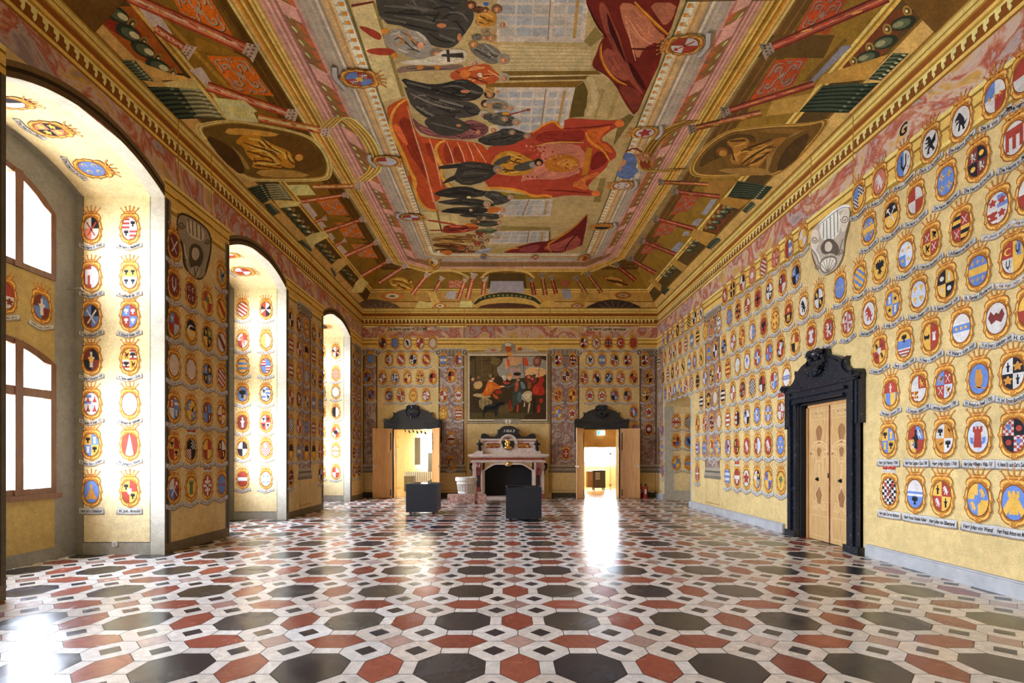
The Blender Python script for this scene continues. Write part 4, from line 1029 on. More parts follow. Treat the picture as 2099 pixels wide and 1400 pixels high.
for a in [((262, -8), (500, 97), 24, 24, .95, 0), ((318, 58), (376, 97), 18, 15, 1.2, 0), ((424, 176), (586, 231), 20, 17, 1.1, 0), ((528, 240), (658, 267), 17, 14, 1.1, 1), ((641, 383), (727, 381), 10, 10, 1.2, 1), ((616, 413), (702, 400), 9, 8, 1.2, 0),
          ((646, 454), (661, 449), 8, 7, 1, 0), ((664, 475), (737, 451), 9, 8, 1.2, 0), ((686, 503), (702, 495), 7, 6, 1, 0), ((708, 524), (766, 499), 10, 8, 1.2, 0), ((742, 565), (792, 537), 9, 8, 1.2, 0), ((777, 580), (825, 548), 9, 8, 1.2, 0),
          ((845, 603), (872, 567), 9, 8, 1, 0), ((882, 613), (903, 575), 8, 7, 1, 0), ((940, 613), (952, 577), 9, 8, 1, 0), ((958, 612), (969, 571), 10, 9, 1, 0), ((990, 605), (993, 577), 9, 8, 1, 0),
          ((1820, -6), (1585, 96), 22, 18, 1.1, 2), ((1668, 172), (1496, 226), 15, 13, 1.1, 2), ((1560, 231), (1427, 261), 14, 12, 1.1, 3), ((1452, 378), (1361, 373), 9, 8, 1.2, 3), ((1476, 403), (1391, 393), 9, 8, 1.2, 2),
          ((1425, 469), (1351, 449), 9, 8, 1.2, 2), ((1384, 521), (1322, 496), 9, 8, 1.2, 2), ((1344, 560), (1298, 534), 9, 8, 1.1, 2), ((1303, 575), (1268, 547), 9, 8, 1.1, 2), ((1233, 600), (1208, 566), 9, 8, 1, 3),
          ((1203, 605), (1184, 575), 9, 8, 1, 3), ((1140, 602), (1132, 574), 9, 8, 1, 2), ((1118, 605), (1112, 571), 10, 9, 1, 3), ((1095, 605), (1090, 578), 9, 8, 1, 2)]:
    column(*a)
# big green balusters
def baluster(cx, cy, r, rot, lit):
    c = Part('painted_baluster', CEIL); co_, s_ = math.cos(rot), math.sin(rot)
    c.e(I, '#2c3a2c' if lit else '#2a2f22', cx, cy, r, r*.5, rot)
    c.e(I, '#56604a', cx+r*.15*co_, cy+r*.15*s_, r*.75, r*.33, rot)
    c.e(I, '#cfc9a2' if lit else '#8f9070', cx+r*.45*co_+r*.05, cy+r*.45*s_-r*.05, r*.42, r*.2, rot)
    c.e(I, '#9a7a3c', cx+r*1.25*co_, cy+r*1.25*s_, r*.34, r*.42, rot); c.e(I, '#57431f', cx+r*1.25*co_, cy+r*1.25*s_, r*.2, r*.24, rot); c.e(I, '#d8cc9c', cx+r*1.3*co_, cy+r*1.3*s_, r*.1, r*.12, rot)
    c.done()
for it_ in [(Z1, '#a5591f', '420,60 560,60 1050,700 900,690 600,560 160,110 150,60', 0), (Z1, '#8c2f18', '200,150 420,190 660,290 640,420 420,340', 1), (Z5, '#6e3a1c', '780,950 930,960 740,1220 610,1180', 0), (Z6, '#6e3a1c', '1600,100 1850,20 1440,560 1160,580', 0)]: gpoly('painted_balustrade_ground', [it_])
for a in [(215, 8, 30, .55, 1), (238, 28, 30, .55, 1), (262, 66, 29, .55, 1), (292, 100, 28, .55, 1), (322, 134, 27, .45, 1), (588, 428, 11, .2, 1), (598, 440, 11, .2, 1), (607, 451, 11, .2, 1), (617, 463, 11, .25, 1), (627, 474, 11, .25, 1),
          (654, 501, 10, .3, 0), (664, 514, 10, .3, 0), (672, 523, 9, .3, 0), (679, 532, 9, .3, 0), (702, 553, 8, .4, 0), (710, 560, 8, .4, 0), (716, 570, 8, .4, 0),
          (1893, 10, 28, math.pi-.35, 0), (1852, 47, 28, math.pi-.35, 0), (1815, 86, 27, math.pi-.35, 0), (1780, 116, 25, math.pi-.3, 0), (1498, 425, 11, math.pi, 0), (1487, 434, 11, math.pi, 0), (1477, 443, 11, math.pi, 0), (1468, 455, 10, math.pi, 0), (1460, 466, 10, math.pi, 0),
          (1431, 494, 9, math.pi, 0), (1423, 503, 9, math.pi, 0), (1415, 513, 9, math.pi, 0), (1382, 550, 8, math.pi+.2, 0), (1373, 558, 8, math.pi+.2, 0), (1366, 566, 8, math.pi+.2, 0)]:
    baluster(*a)
# green ribbed volutes and pedestals
def volute(v, pts, base, rib):
    c = Part('painted_green_volute', CEIL); q = P(pts); c.p(v, base, pts, 0)
    n = 7
    for k in range(n):
        t = (k+.5)/n
        a = (q[0][0]*(1-t)+q[3][0]*t, q[0][1]*(1-t)+q[3][1]*t); b_ = (q[1][0]*(1-t)+q[2][0]*t, q[1][1]*(1-t)+q[2][1]*t)
        m_ = ((a[0]+b_[0])/2+15, (a[1]+b_[1])/2-12)
        w = math.dist(q[0], q[3])/n*.45
        c.l(v, w, rib, [a, m_, b_])
        c.e(v, '#b3b596' if rib != '#3c4a38' else '#6f7a5c', b_[0]*.8+a[0]*.2, b_[1]*.8+a[1]*.2, w*.9, w*.4, 0, 8)
    c.done()
for v, p, b_, r_ in ((Z1, '700,830 980,830 1240,1130 985,1140', '#16201c', '#3c4a38'), (Z1, '1000,830 1220,850 1440,1135 1190,1120', '#5a5e46', '#a8a684'), (Z1, '440,570 590,580 770,780 620,760', '#26302a', '#5c6a54'), (Z2, '730,960 890,915 960,1060 880,1110', '#1c2620', '#44503c'),
                     (Z2, '900,915 1060,925 1170,1070 970,1070', '#6a6a50', '#a8a684'), (Z2, '890,1110 960,1110 1050,1195 960,1230', '#26302a', '#4c5a44'), (Z3, '670,850 745,840 832,930 820,965', '#26302a', '#5c6a54'), (Z3, '1020,1140 1050,1140 1090,1200 1070,1240', '#26302a', '#5c6a54'),
                     (Z6, '1000,735 1480,710 1215,970 790,962', '#1a241a', '#3c4a38'), (Z6, '1600,455 1735,460 1495,692 1385,682', '#222c20', '#5c6650'), (Z5, '930,745 1245,800 1140,915 838,890', '#20261a', '#44503c'), (Z5, '1050,930 1092,965 1005,1042 968,1012', '#222c20', '#5c6650'),
                     (Z5, '720,1255 780,1275 700,1350 650,1350', '#222c20', '#5c6650'), (Z7, '1120,310 1175,330 1100,398 1068,380', '#222c20', '#5c6650'), (Z7, '760,680 800,690 760,735 738,710', '#222c20', '#4c5a44')):
    volute(v, p, b_, r_)
PDS = [(Z1, '#e9c983', '860,785 1160,740 1490,1140 1440,1130 1210,850 900,830'), (Z1, '#f2dd9c', '1330,930 1633,960 1760,1060 1640,1110 1470,1130'), (Z1, '#d8b468', '605,590 640,590 930,700 1050,720 1150,770 900,760 780,760'), (Z2, '#f5e6ae', '420,120 740,150 840,330 560,300'), (Z2, '#eed694', '480,160 700,190 770,290 600,260'),
       (Z2, '#f0dc9c', '1095,930 1310,925 1390,1025 1195,1030'), (Z2, '#e6c67c', '980,1070 1190,1080 1240,1130 1040,1150'), (Z3, '#eedb9a', '500,470 680,430 720,450 540,490'), (Z3, '#e8d28e', '750,810 820,770 960,740 1010,800 860,880 830,940'), (Z3, '#cdb06c', '1025,1110 1100,1040 1180,1030 1230,1070 1090,1190'),
       (Z3, '#e9cf88', '1290,1290 1340,1240 1430,1290 1360,1400 1240,1400'), (Z6, '#b58c42', '1000,640 1560,465 1380,680 1220,700 980,720 900,780'), (Z6, '#b08a44', '560,870 900,800 780,965 500,1000'), (Z5, '#a67c34', '740,945 830,890 1040,920 940,1000'), (Z5, '#9a7030', '690,745 930,750 800,860 620,850'),
       (Z5, '#b08838', '540,1175 740,1225 650,1330 500,1240'), (Z7, '#a88440', '985,245 1140,310 1060,355 960,290'), (Z7, '#a88440', '830,465 930,520 890,565 800,500'), (Z7, '#a88440', '670,600 740,660 730,710 640,630')]
for v, c, p in PDS: gpoly('painted_pedestal', [(v, c, p, 0)])
# niches with painted statues
def niche(v, pts, cols, sills):
    c = Part('painted_niche', CEIL); q = chaikin([(v[0]+x/v[2], v[1]+y/v[2]) for x, y in P(pts)], 2)
    cx = sum(p[0] for p in q)/len(q); cy = sum(p[1] for p in q)/len(q)
    for s_, cc in cols: c.p(I, cc, [(cx+(x-cx)*s_, cy+(y-cy)*(s_*1.03 if s_ > 1 else s_)) for x, y in q], 0)
    for cc, p in sills: c.p(v, cc, p, 1)
    c.done()
niche(Z2, '250,400 420,355 620,335 860,375 1160,430 1350,500 1480,660 1490,830 1380,860 1000,860 740,860 600,720', ((1.11, '#e8ce88'), (1.08, '#c39c50'), (1.055, '#f2dfa4'), (1.02, '#b08838'), (1, '#6e5522')),
      (('#6a4c1c', '900,480 1100,440 1330,520 1440,660 1440,790 1300,800 1100,760 1000,600'), ('#d0a24a', '560,370 1050,430 980,470 700,450 500,440'), ('#b9974e', '780,790 1100,770 1400,850 900,860'), ('#a08448', '560,540 640,600 720,700 760,790 700,760 640,650'), ('#4c3410', '300,430 560,540 690,700 700,860 480,680')))
niche(Z5, '1740,200 1550,255 1250,262 1000,290 850,310 650,440 540,590 540,670 640,695 900,690 1180,660 1260,690 1500,500', ((1.09, '#b08a3e'), (1.06, '#7d5a20'), (1.03, '#b8924a'), (1, '#6b4d1c')),
      (('#4c3612', '900,320 1080,330 1100,420 700,560 580,640 600,540 720,420'), ('#7d5c28', '1550,280 1250,275 1050,300 1400,330'), ('#98743a', '700,640 1180,620 1240,700 900,690'), ('#9c7c44', '1580,265 1390,340 1260,470 1210,640 1180,655 1195,500 1290,400'), ('#4a3416', '1600,290 1400,400 1290,560 1280,690 1500,520')))
def statue(v, body, dark, light, head, label):
    o = empty('painted_statue', Vector(cproj(*FAC['L' if v is Z2 or v is Z8 else 'R'][:2])(v[0]+head[0]/v[2], v[1]+head[1]/v[2])), label, 'painted statue')
    c = Part('painted_robe', o)
    c.p(v, '#c8912f' if v in (Z2, Z8) else '#96682a', body, 1); autofolds(c, v, body, '#7a4a14', '#e8c068' if v in (Z2, Z8) else '#b98a3e', 14, 16 if v in (Z2, Z5) else 7)
    for d in dark: c.l(v, 16 if v is not Z8 else 8, '#6a3f10' if v in (Z2, Z8) else '#452a0c', d)
    for d in light: c.l(v, 20 if v is not Z8 else 9, '#eac468' if v in (Z2, Z8) else '#b98a3e', d)
    c.done()
    h_ = Part('painted_head', o); h_.e(v, '#7a4a16', *head[:2], head[2]*1.3, head[2]); h_.e(v, '#d9a650' if v in (Z2, Z8) else '#a87834', head[0]+head[2]*.2, head[1]+head[2]*.3, head[2]*.8, head[2]*.7); h_.done()
statue(Z2, '600,520 690,440 860,460 940,530 1110,590 1160,640 1200,760 1120,770 1060,740 1050,772 770,772 790,700 720,640 700,560', ['690,520 800,560 950,600 1060,700', '760,700 900,690 1040,740', '860,470 930,560 1090,640', '720,600 860,640 1000,690', '790,740 900,750 1050,770', '1100,600 1130,700 1200,740'],
       ['740,480 860,500 920,570', '780,600 900,600 960,650 1040,730', '800,720 900,720 1020,730', '960,560 1080,620 1100,680', '1120,640 1160,700'], (1215, 650, 48), 'golden robed statue painted in the shell niche above the first window pier')
statue(Z5, '960,610 940,560 1000,480 1060,420 1400,330 1290,430 1250,490 1190,540 1110,640 1040,620 1000,600 880,600 860,540 900,470 820,400 880,370 1000,350 1050,400', ['960,600 1060,520 1200,440', '1000,610 1110,560 1220,480', '960,480 1050,440 1250,370', '880,480 900,560', '860,390 1000,380'], ['980,560 1080,480 1250,400', '1040,600 1120,590 1190,520', '900,440 960,420 1000,400', '900,500 930,570'], (790, 485, 42), 'ochre robed statue painted in the niche over the door-side wall')
statue(Z8, '460,310 540,290 600,320 640,360 600,400 540,380 500,370 465,340', ['480,320 560,330 620,370', '520,350 580,380'], ['490,310 560,310 600,340', '540,350 600,370'], (610, 325, 14), 'golden statue group painted in the corner niche over the windows')
statue(Z7, '310,610 380,590 420,600 500,640 510,660 440,680 390,660 330,640', ['330,620 420,640 490,660', '380,600 440,640'], ['340,610 400,610 450,630', '400,650 450,665'], (330, 605, 14), 'ochre statue group painted in the corner niche over the exit side')
statue(Z8, '1215,400 1205,350 1230,325 1280,320 1330,335 1340,400', ['1240,340 1250,395', '1290,340 1300,398'], ['1225,350 1235,390', '1270,335 1280,390', '1315,345 1325,390'], (1272, 318, 12), 'golden robed statue painted in the middle opening above the end wall')
# middle arch, corner arches, end pedestals
gpoly('painted_arch', [('l', I, 4, '#e0c074', '880,562 905,552 935,556 962,568'), ('l', I, 3, '#8a6424', '884,566 905,557 935,561 958,572'), ('l', I, 4, '#c8a050', '1265,548 1240,540 1212,545 1190,562'), ('l', I, 5, '#d8b668', '985,570 1000,556 1040,551 1080,556 1096,570'), ('l', I, 3, '#7a5a20', '990,573 1003,561 1040,556 1076,561 1091,573'),
                       (I, '#54401c', '1003,560 1076,560 1080,590 999,590', 0), (I, '#a9a6b8', '1006,576 1072,576 1076,604 1003,604', 0)])
gpoly('painted_balustrade', [(I, '#c9a85c', '968,620 985,603 1040,597 1095,603 1112,620 1112,634 968,634', 2), ('l', I, 9, '#3a3a26', '972,623 990,609 1040,602 1090,609 1108,623')]+[('e', I, '#8a8a62', 985+k*9.2, 612-7*math.sin(math.pi*(k+1)/13), 2.6, 2) for k in range(12)]+[(I, '#5a3a2a', '975,634 990,624 1040,620 1090,624 1105,634', 1)])
for pts, c in (('944,617 967,617 969,630 942,630', '#ecd492'), ('1113,617 1136,617 1138,630 1112,630', '#c9a658'), ('877,600 892,596 902,622 890,634', '#d8b868'), ('1190,596 1205,600 1196,634 1182,622', '#a8843c'), ('858,617 887,620 885,636 850,632', '#e8cc84')): gpoly('painted_pedestal', [(I, c, pts, 0)])
for x, y, rx, ry, c1, c2 in ((804, 607, 22, 9, '#d07c34', '#efe0c8'), (902, 627, 13, 6, '#c8763a', '#e6d8bc'), (1183, 627, 13, 6, '#a0602c', '#b0a084'), (1277, 605, 17, 7, '#9a5424', '#a88a64')):
    gpoly('painted_medallion', [('e', I, c1, x, y, rx, ry), ('e', I, c2, x, y, rx*.65, ry*.6), ('e', I, '#8a6a3c', x, y, rx*.3, ry*.25)])
gpoly('painted_shell', [(I, '#3a2e26', '1195,634 1215,622 1250,612 1290,618 1325,634 1260,648', 2)]+[('l', I, 2, '#5e5048', [(1262, 640), (1262+46*math.cos(t), 640-24*math.sin(t))], 0) for t in [math.pi*k/9 for k in range(1, 9)]])
gpoly('painted_shell', [(I, '#6a5648', '730,625 752,612 790,616 822,628 815,640 760,640', 2)]+[('l', I, 2, '#8e7a6c', [(780, 640), (780+38*math.cos(t), 640-20*math.sin(t))], 0) for t in [math.pi*k/8 for k in range(1, 8)]])
# entablature breaks over the niches
for pts, cols in ((['668,262 700,232 742,268 765,305 775,345 740,372', '690,258 712,240 738,275 755,310 760,340'], ('#e0bc66', '#b58530', '#f0d68c', '#a87a2a')), (['1395,345 1330,352 1318,330 1340,290 1372,262 1420,245'], ('#a07c34', '#6e501c', '#b8944a', '#604414'))):
    c = Part('painted_entablature', CEIL); q = P(pts[0])
    for k in range(7):
        off = (k-3)*(4 if q[0][0] < 1000 else -4)
        c.l(I, 4.2, cols[k % 4], [(x+off, y) for x, y in q])
    c.done()
gpoly('painted_angel', [(Z5, '#5c6da0', '-150,330 -60,380 60,400 150,420 120,560 30,560 -60,500 -140,450', 0)] if False else [((1000, 180, 5.997), '#5f76ae', '1390,940 1440,885 1560,890 1630,830 1700,780 1790,790 1830,880 1800,960 1860,1010 1770,1110 1620,1100 1560,1040 1440,1010', 1), ((1000, 180, 5.997), '#8fa4d0', '1450,910 1540,920 1580,990 1500,980', 1), ((1000, 180, 5.997), '#c08a68', '1570,860 1620,840 1710,880 1690,930 1640,950 1650,1000 1600,1010 1620,940', 1), ((1000, 180, 5.997), '#b07a5c', '1790,800 1880,800 1960,860 2060,800 2090,830 1990,890 1860,880', 1), ('e', (1000, 180, 5.997), '#9a6a3a', 1950, 800, 45, 35), ('e', (1000, 180, 5.997), '#c89472', 1945, 815, 28, 22),
                       ('l', (1000, 180, 5.997), 22, '#7a3020', '1690,770 1800,720 1900,780', 1), ((1000, 180, 5.997), '#8a3a28', '1860,900 1990,910 2000,990 1880,960', 1), ((1000, 180, 5.997), '#cfc6b8', '1790,1060 1860,1010 1880,1050 1830,1120', 1)])

# ------------------------------------------------------------------ central picture
PIC = empty('ceiling_fresco', (0, 14, 9.9), 'large central ceiling fresco of an enthronement with robed nobles beneath a red canopy', 'ceiling painting')
g0 = Part('painted_hall_background', PIC)
g0.p(I, '#b5a173', U7, 0)
for v, c, p in (((620, 0, 5.997), '#cdbd8c', '600,50 860,10 1240,1170 980,1230'), ((620, 0, 5.997), '#8e7c46', '860,0 900,0 1260,1160 1215,1170'), ((620, 0, 5.997), '#6a2a1c', '600,25 880,-20 880,5 600,60'), ((950, 0, 5.997), '#c4b48c', '440,520 1560,570 1560,840 470,850'), ((950, 0, 5.997), '#7a6028', '460,850 1640,845 1700,890 560,915'),
                ((950, 0, 5.997), '#d2c298', '560,905 1740,890 1760,905 560,925'), ((950, 0, 5.997), '#6e5220', '560,930 1540,905 1500,950 560,965'), ((950, 0, 5.997), '#7c5c20', '270,1000 1480,970 1370,1060 280,1060'), ((950, 0, 5.997), '#8a7a48', '1480,480 1620,300 1720,420 1560,550'),
                ((950, 0, 5.997), '#5c4c1e', '1370,1060 1480,980 1530,1100 1510,1300 1430,1400 1310,1400'), ((1000, 180, 5.997), '#5c4c1e', '1060,-10 1180,-10 1210,120 1180,330 1000,350'), ((950, 0, 5.997), '#c4b48a', '1510,920 1590,920 1660,1100 1640,1300 1560,1400 1500,1400 1570,1250 1570,1100'),
                ((1000, 180, 5.997), '#a4905c', '1400,0 1440,0 1330,360 1300,360'), ((1000, 180, 5.997), '#a4905c', '1580,0 1620,30 1520,360 1460,360'), ((1000, 180, 5.997), '#756638', '1640,360 1740,300 1800,330 1540,700 1600,420'), ((780, 360, 5.997), '#8a7628', '1440,180 1700,210 2090,260 2090,290 1560,285'),
                ((780, 360, 5.997), '#8f7d48', '1480,600 2090,620 2090,670 1480,660'), ((780, 360, 5.997), '#6e5a24', '2040,680 2090,670 2090,800 2020,790'), ((780, 360, 5.997), '#ac9a60', '1350,860 1560,880 1530,935 1370,940'), ((1000, 180, 5.997), '#877646', '1380,1100 1460,1080 1380,1390 1290,1390'),
                ((780, 360, 5.997), '#cfc08c', '520,430 680,430 760,680 600,700'), ((780, 360, 5.997), '#8a7a4a', '680,430 710,430 770,680 745,680'), ((780, 360, 5.997), '#c9ba86', '720,480 830,470 860,590 760,650'), ((780, 360, 5.997), '#bfae78', '850,470 940,450 960,590 880,560')):
    g0.p(v, c, p, 0)
for k in range(7): g0.l((950, 0, 5.997), 7, '#a08c5c', [(460, 560+k*45), (1560, 575+k*42)], 0)
g0.done()
def pwin(v, q, nx, ny, split):
    c = Part('painted_window', PIC); q = P(q)
    def bl(s, t):
        a = [q[0][i]*(1-s)+q[1][i]*s for i in (0, 1)]; b_ = [q[3][i]*(1-s)+q[2][i]*s for i in (0, 1)]
        return (a[0]*(1-t)+b_[0]*t, a[1]*(1-t)+b_[1]*t)
    c.p(v, '#c4bab0', [bl(-.03, -.08), bl(1.05, -.08), bl(1.05, 1.1), bl(-.03, 1.1)], 0)
    for i in range(nx):
        for j in range(ny):
            g = .012*(4 if i == split else 1)
            c.p(v, random.choice(['#9ea2aa', '#a9abb2', '#a0a6b0', '#b0aca8']), [bl(i/nx+g, j/ny+.03), bl((i+1)/nx-.01, j/ny+.03), bl((i+1)/nx-.01, (j+1)/ny-.03), bl(i/nx+g, (j+1)/ny-.03)], 0)
    c.l(v, 16, '#8e7a6c', [bl(split/nx, -.05), bl(split/nx, 1.05)], 0)
    c.p(v, '#b08c52', [bl(.9, 0), bl(.94, 0), bl(.94, 1), bl(.9, 1)], 0)
    c.done()
pwin((950, 0, 5.997), '440,-120 1500,-120 1440,440 440,430', 5, 4, 3)
pwin((950, 0, 5.997), '400,1090 1320,1090 1210,1600 420,1600', 6, 5, 4)
pwin((780, 360, 5.997), '1560,290 2090,285 2060,465 1440,470', 6, 3, 3)
pwin((780, 360, 5.997), '1400,680 2040,670 2030,800 1350,815', 6, 3, 4)
V2, V3, V4, V5, V6, V7 = (620, 0, 5.997), (950, 0, 5.997), (720, 180, 5.997), (1000, 180, 5.997), (780, 360, 5.997), (1200, 0, 4.667)
VB = (600, 0, 2.9986)
CURT = gpoly('painted_curtain', [(V7, '#6b1f16', '0,-40 10,0 100,220 190,330 140,380 110,480 60,580 80,640 200,700 290,800 340,900 410,1020 480,1100 580,860 740,520 700,420 800,310 900,0 910,-40', 1),
    (V7, '#8f4638', '120,0 190,0 260,180 330,330 380,520 480,760 540,840 560,900 420,760 300,560 240,380 160,220', 1), (V7, '#b57258', '320,0 470,10 600,160 700,280 780,330 700,400 660,380 560,440 500,560 450,420 400,300 350,160', 1),
    (V7, '#a66650', '600,0 880,0 840,150 760,230 700,160', 1), (V7, '#3f0c08', '200,60 250,200 330,400 400,600 350,520 270,360 220,240', 1), (V7, '#3f0c08', '400,540 520,700 590,850 540,820 440,680', 1), (V7, '#944c3e', '150,480 230,420 330,560 420,700 400,760 290,720 200,620', 1), (V7, '#7c3428', '300,800 420,800 560,880 480,1080 400,960', 1),
    ('l', V7, 40, '#b06a1c', '470,-10 520,60 620,150 700,230 800,315'), ('l', V7, 30, '#b06a1c', '155,390 140,480 170,580 230,680 310,760 400,790'), ('l', V7, 12, '#e0a040', '480,0 610,140 790,300'), ('l', V7, 10, '#d8963a', '150,420 160,560 240,700 380,785'), ('l', V7, 18, '#3a0a06', '10,0 110,220 200,330', 1),
    ('l', V7, 22, '#c98a70', '420,160 520,330 640,400'), ('l', V7, 16, '#c98a70', '380,120 440,400 480,560'), ('l', V7, 20, '#5a1710', '420,440 560,450 700,430')], label='dark red curtain with gold fringe')
gpoly('painted_curtain', [(V6, '#6b1c1c', '1520,920 1570,890 1720,850 1900,800 2090,790 2350,640 2540,440 2540,560 2460,930 1530,940', 1), (V6, '#a0504a', '1960,880 2200,800 2400,700 2480,800 2380,900 2150,920', 1), (V6, '#8c3e44', '1700,880 1900,830 1980,850 1900,930 1720,930', 1), ('l', V6, 22, '#c08030', '1525,920 1600,880 1700,875', 1), ('l', V6, 26, '#b87a2c', '2540,450 2380,620 2150,770 2040,840 2100,930', 1), ('l', V6, 18, '#4a0e10', '2420,700 2300,820 2260,920')], label='smaller red curtain at the far end')
gpoly('painted_canopy', [(V5, '#a8402c', '-80,720 320,650 560,510 700,420 800,375 870,400 900,480 935,470 940,345 1250,365 1550,380 1600,365 1690,400 1660,460 1560,465 1360,620 1500,660 1600,820 1480,890 1460,960 1300,1100 1220,1200 1260,1250 1390,1260 1370,1310 1270,1310 1000,1300 800,1330 640,1335 500,1270 300,1230 -60,1225', 1),
    (V5, '#c47a68', '560,700 900,640 1200,700 1180,1000 900,1110 500,1100 380,1150 500,960 700,800', 1), (V5, '#8f2c20', '640,520 900,500 1200,480 1180,650 800,650 560,640', 1), (V5, '#b5701f', '690,880 800,800 950,780 1130,850 1130,960 950,1020 720,1000', 2), (V5, '#cf8c30', '850,880 960,840 1080,860 1080,930 960,970 870,940', 1),
    (V5, '#b5741f', '1215,700 1290,720 1230,1040 1150,1060', 0), (V5, '#7a2018', '1300,760 1470,770 1480,880 1380,960 1240,1010', 1), (V5, '#cc6428', '1190,500 1400,460 1540,440 1400,560 1370,640 1480,680 1560,800 1460,750 1300,720 1200,600', 1), ('l', V5, 30, '#d88a34', '1200,520 1260,640 1420,740 1500,880', 1),
    (V5, '#cf7034', '1000,1180 1200,1060 1400,1000 1300,1090 1180,1130 1250,1240 1160,1230', 1), ('l', V5, 34, '#d9902e', '-60,1210 200,1210 420,1250 560,1320 700,1300 790,1320', 1), ('l', V5, 26, '#d9902e', '550,530 700,420 820,380 890,470 930,470', 1), ('l', V5, 16, '#6c1c12', '940,480 1300,460 1540,420'), ('l', V5, 16, '#6c1c12', '700,1240 1000,1250 1260,1280'),
    ('e', V5, '#d8783c', 1620, 415, 60, 45), ('e', V5, '#d8783c', 1330, 1280, 55, 35), ('l', V5, 14, '#e8b050', '560,700 800,640 1180,650', 1)]+
    [('e', V5, random.choice(['#d89684', '#8a2c20', '#c06a50']), 420+((k*97) % 720), 690+((k*53) % 420), 16, 9, k) for k in range(46)], label='orange red damask throne canopy')
gpoly('painted_carpeted_steps', [(V4, '#b54a20', '430,240 480,180 660,95 690,120 720,300 810,560 960,600 1500,640 1660,700 1720,900 1500,900 1290,900 1070,940 1110,1190 1080,1397 840,1397 780,1250 690,1000 560,700 480,480', 1), (V6, '#b54a20', '300,-60 720,-60 760,60 830,150 740,200 640,230 690,400 730,430 580,410 500,350 400,120', 1),
    (V4, '#8c2e14', '560,400 680,300 800,560 860,760 980,1200 860,1000 700,760', 1), (V4, '#d4693a', '500,460 560,380 700,640 680,700', 1), (V4, '#8f3016', '900,640 1000,680 1060,900 1000,900 930,760', 1), (V4, '#8f3016', '1130,700 1180,640 1260,840 1270,900 1150,900', 1), (V4, '#8f3016', '1300,660 1400,900 1290,880 1240,760', 1), (V4, '#a23a1c', '1440,660 1500,880 1420,880', 1),
    ('l', V4, 46, '#dca03c', '680,110 560,190 490,320 480,440 520,560 580,680 660,850 720,1000 800,1130 780,1240 830,1397', 1), ('l', V4, 20, '#e6a07c', '690,200 760,480 830,700 900,920 960,1150 1010,1390'), ('l', V4, 18, '#e6a07c', '960,600 1030,820 1070,1000 1110,1200'), ('l', V4, 46, '#d2a044', '1160,620 1060,660 1030,760 1080,880 1120,950 1100,1060 1180,1160 1240,1200', 1),
    ('l', V4, 14, '#e8b090', '1170,640 1240,800 1280,1000'), ('l', V4, 12, '#e8b090', '1300,640 1370,780 1400,900'), ('l', V4, 12, '#e8b090', '1420,640 1480,780 1510,880'), ('l', V4, 12, '#e8b090', '1500,650 1600,800 1660,900'), ('l', V6, 30, '#d99a3a', '390,0 430,180 480,300 560,390 690,410'), ('l', V6, 14, '#e6a07c', '570,0 640,200 690,400')], label='orange red carpet over the throne steps')
def person(v, col, body, folds=(), lights=(), heads=(), extra=(), fw=16, lc=None, dc=None):
    lum = sum(hx(col)); lc = lc or shade(col, 2.2 if lum < .3 else 1.45); dc = dc or shade(col, .4 if lum < .9 else .68)
    c = Part('painted_person', PIC); c.p(v, col, body, 1); autofolds(c, v, body, dc, lc, 12, fw*.8)
    for f in folds: c.l(v, fw, dc, f)
    for f in lights: c.l(v, fw, lc, f)
    for e in extra:
        if e[0] == 'l': c.l(v, *e[1:])
        elif e[0] == 'e': c.e(v, *e[1:])
        else: c.p(v, *e)
    for (x, y, r, hair) in heads:
        c.e(v, hair, x, y, r*1.25, r*1.05); c.e(v, '#b87c58', x+r*.05, y+r*.25, r*.72, r*.62); c.e(v, '#d8a078', x-r*.1, y+r*.2, r*.4, r*.34)
        c.l(v, r*.14, '#4a2a1c', [(x+r*.3, y), (x+r*.32, y+r*.4)], 0); c.l(v, r*.12, '#7a3020', [(x-r*.35, y+r*.1), (x-r*.33, y+r*.4)], 0)
    c.done()
person(VB, '#403d38', '500,-60 1050,-60 1115,60 1110,120 1060,190 1000,275 940,285 860,270 760,215 700,150 540,125', ['560,60 700,70 900,80', '600,110 760,150 900,180', '860,40 940,20 1000,60', '900,60 860,120', '1000,110 1060,190'], ['560,20 720,30 880,50', '620,80 800,110 880,130', '960,60 1040,60 1080,120', '900,200 1000,240', '540,95 700,125'], [(1095, 15, 26, '#5c3a20'), (1150, 120, 24, '#8a6a3c')], [('e', '#b8784e', 915, 142, 30, 14), ('e', '#b8784e', 1025, 215, 14, 24)], 14)
person(VB, '#97918a', '560,180 640,160 720,165 800,190 850,260 870,300 860,350 780,360 700,330 640,300 615,320 560,245', ['640,200 700,250 760,300', '720,200 740,260 800,270'], ['600,200 660,180', '760,180 820,230'], [(885, 315, 36, '#7a6e5c')], [('#a03c28', '400,145 450,150 545,190 545,235 500,225 430,175'), ('#a03c28', '450,292 520,280 625,285 632,322 540,328 460,312'), ('e', '#cf8a2c', 568, 178, 26, 18), ('e', '#cf8a2c', 625, 328, 20, 16), ('l', 9, '#c47a28', '640,200 700,240 640,260'), ('l', 9, '#c47a28', '690,165 730,230 790,270'), ('e', '#d89878', 785, 265, 20, 22)], 9, '#c4c0b8', '#4a4640')
person(VB, '#cfc4b0', '640,362 850,342 930,290 1050,285 1080,330 1050,372 900,385 700,385', [], [], [(1120, 372, 24, '#a8a090')], [('#38332e', '943,290 962,290 968,365 950,365', 0), ('#38332e', '915,318 1045,308 1052,340 915,332', 0)], 8)
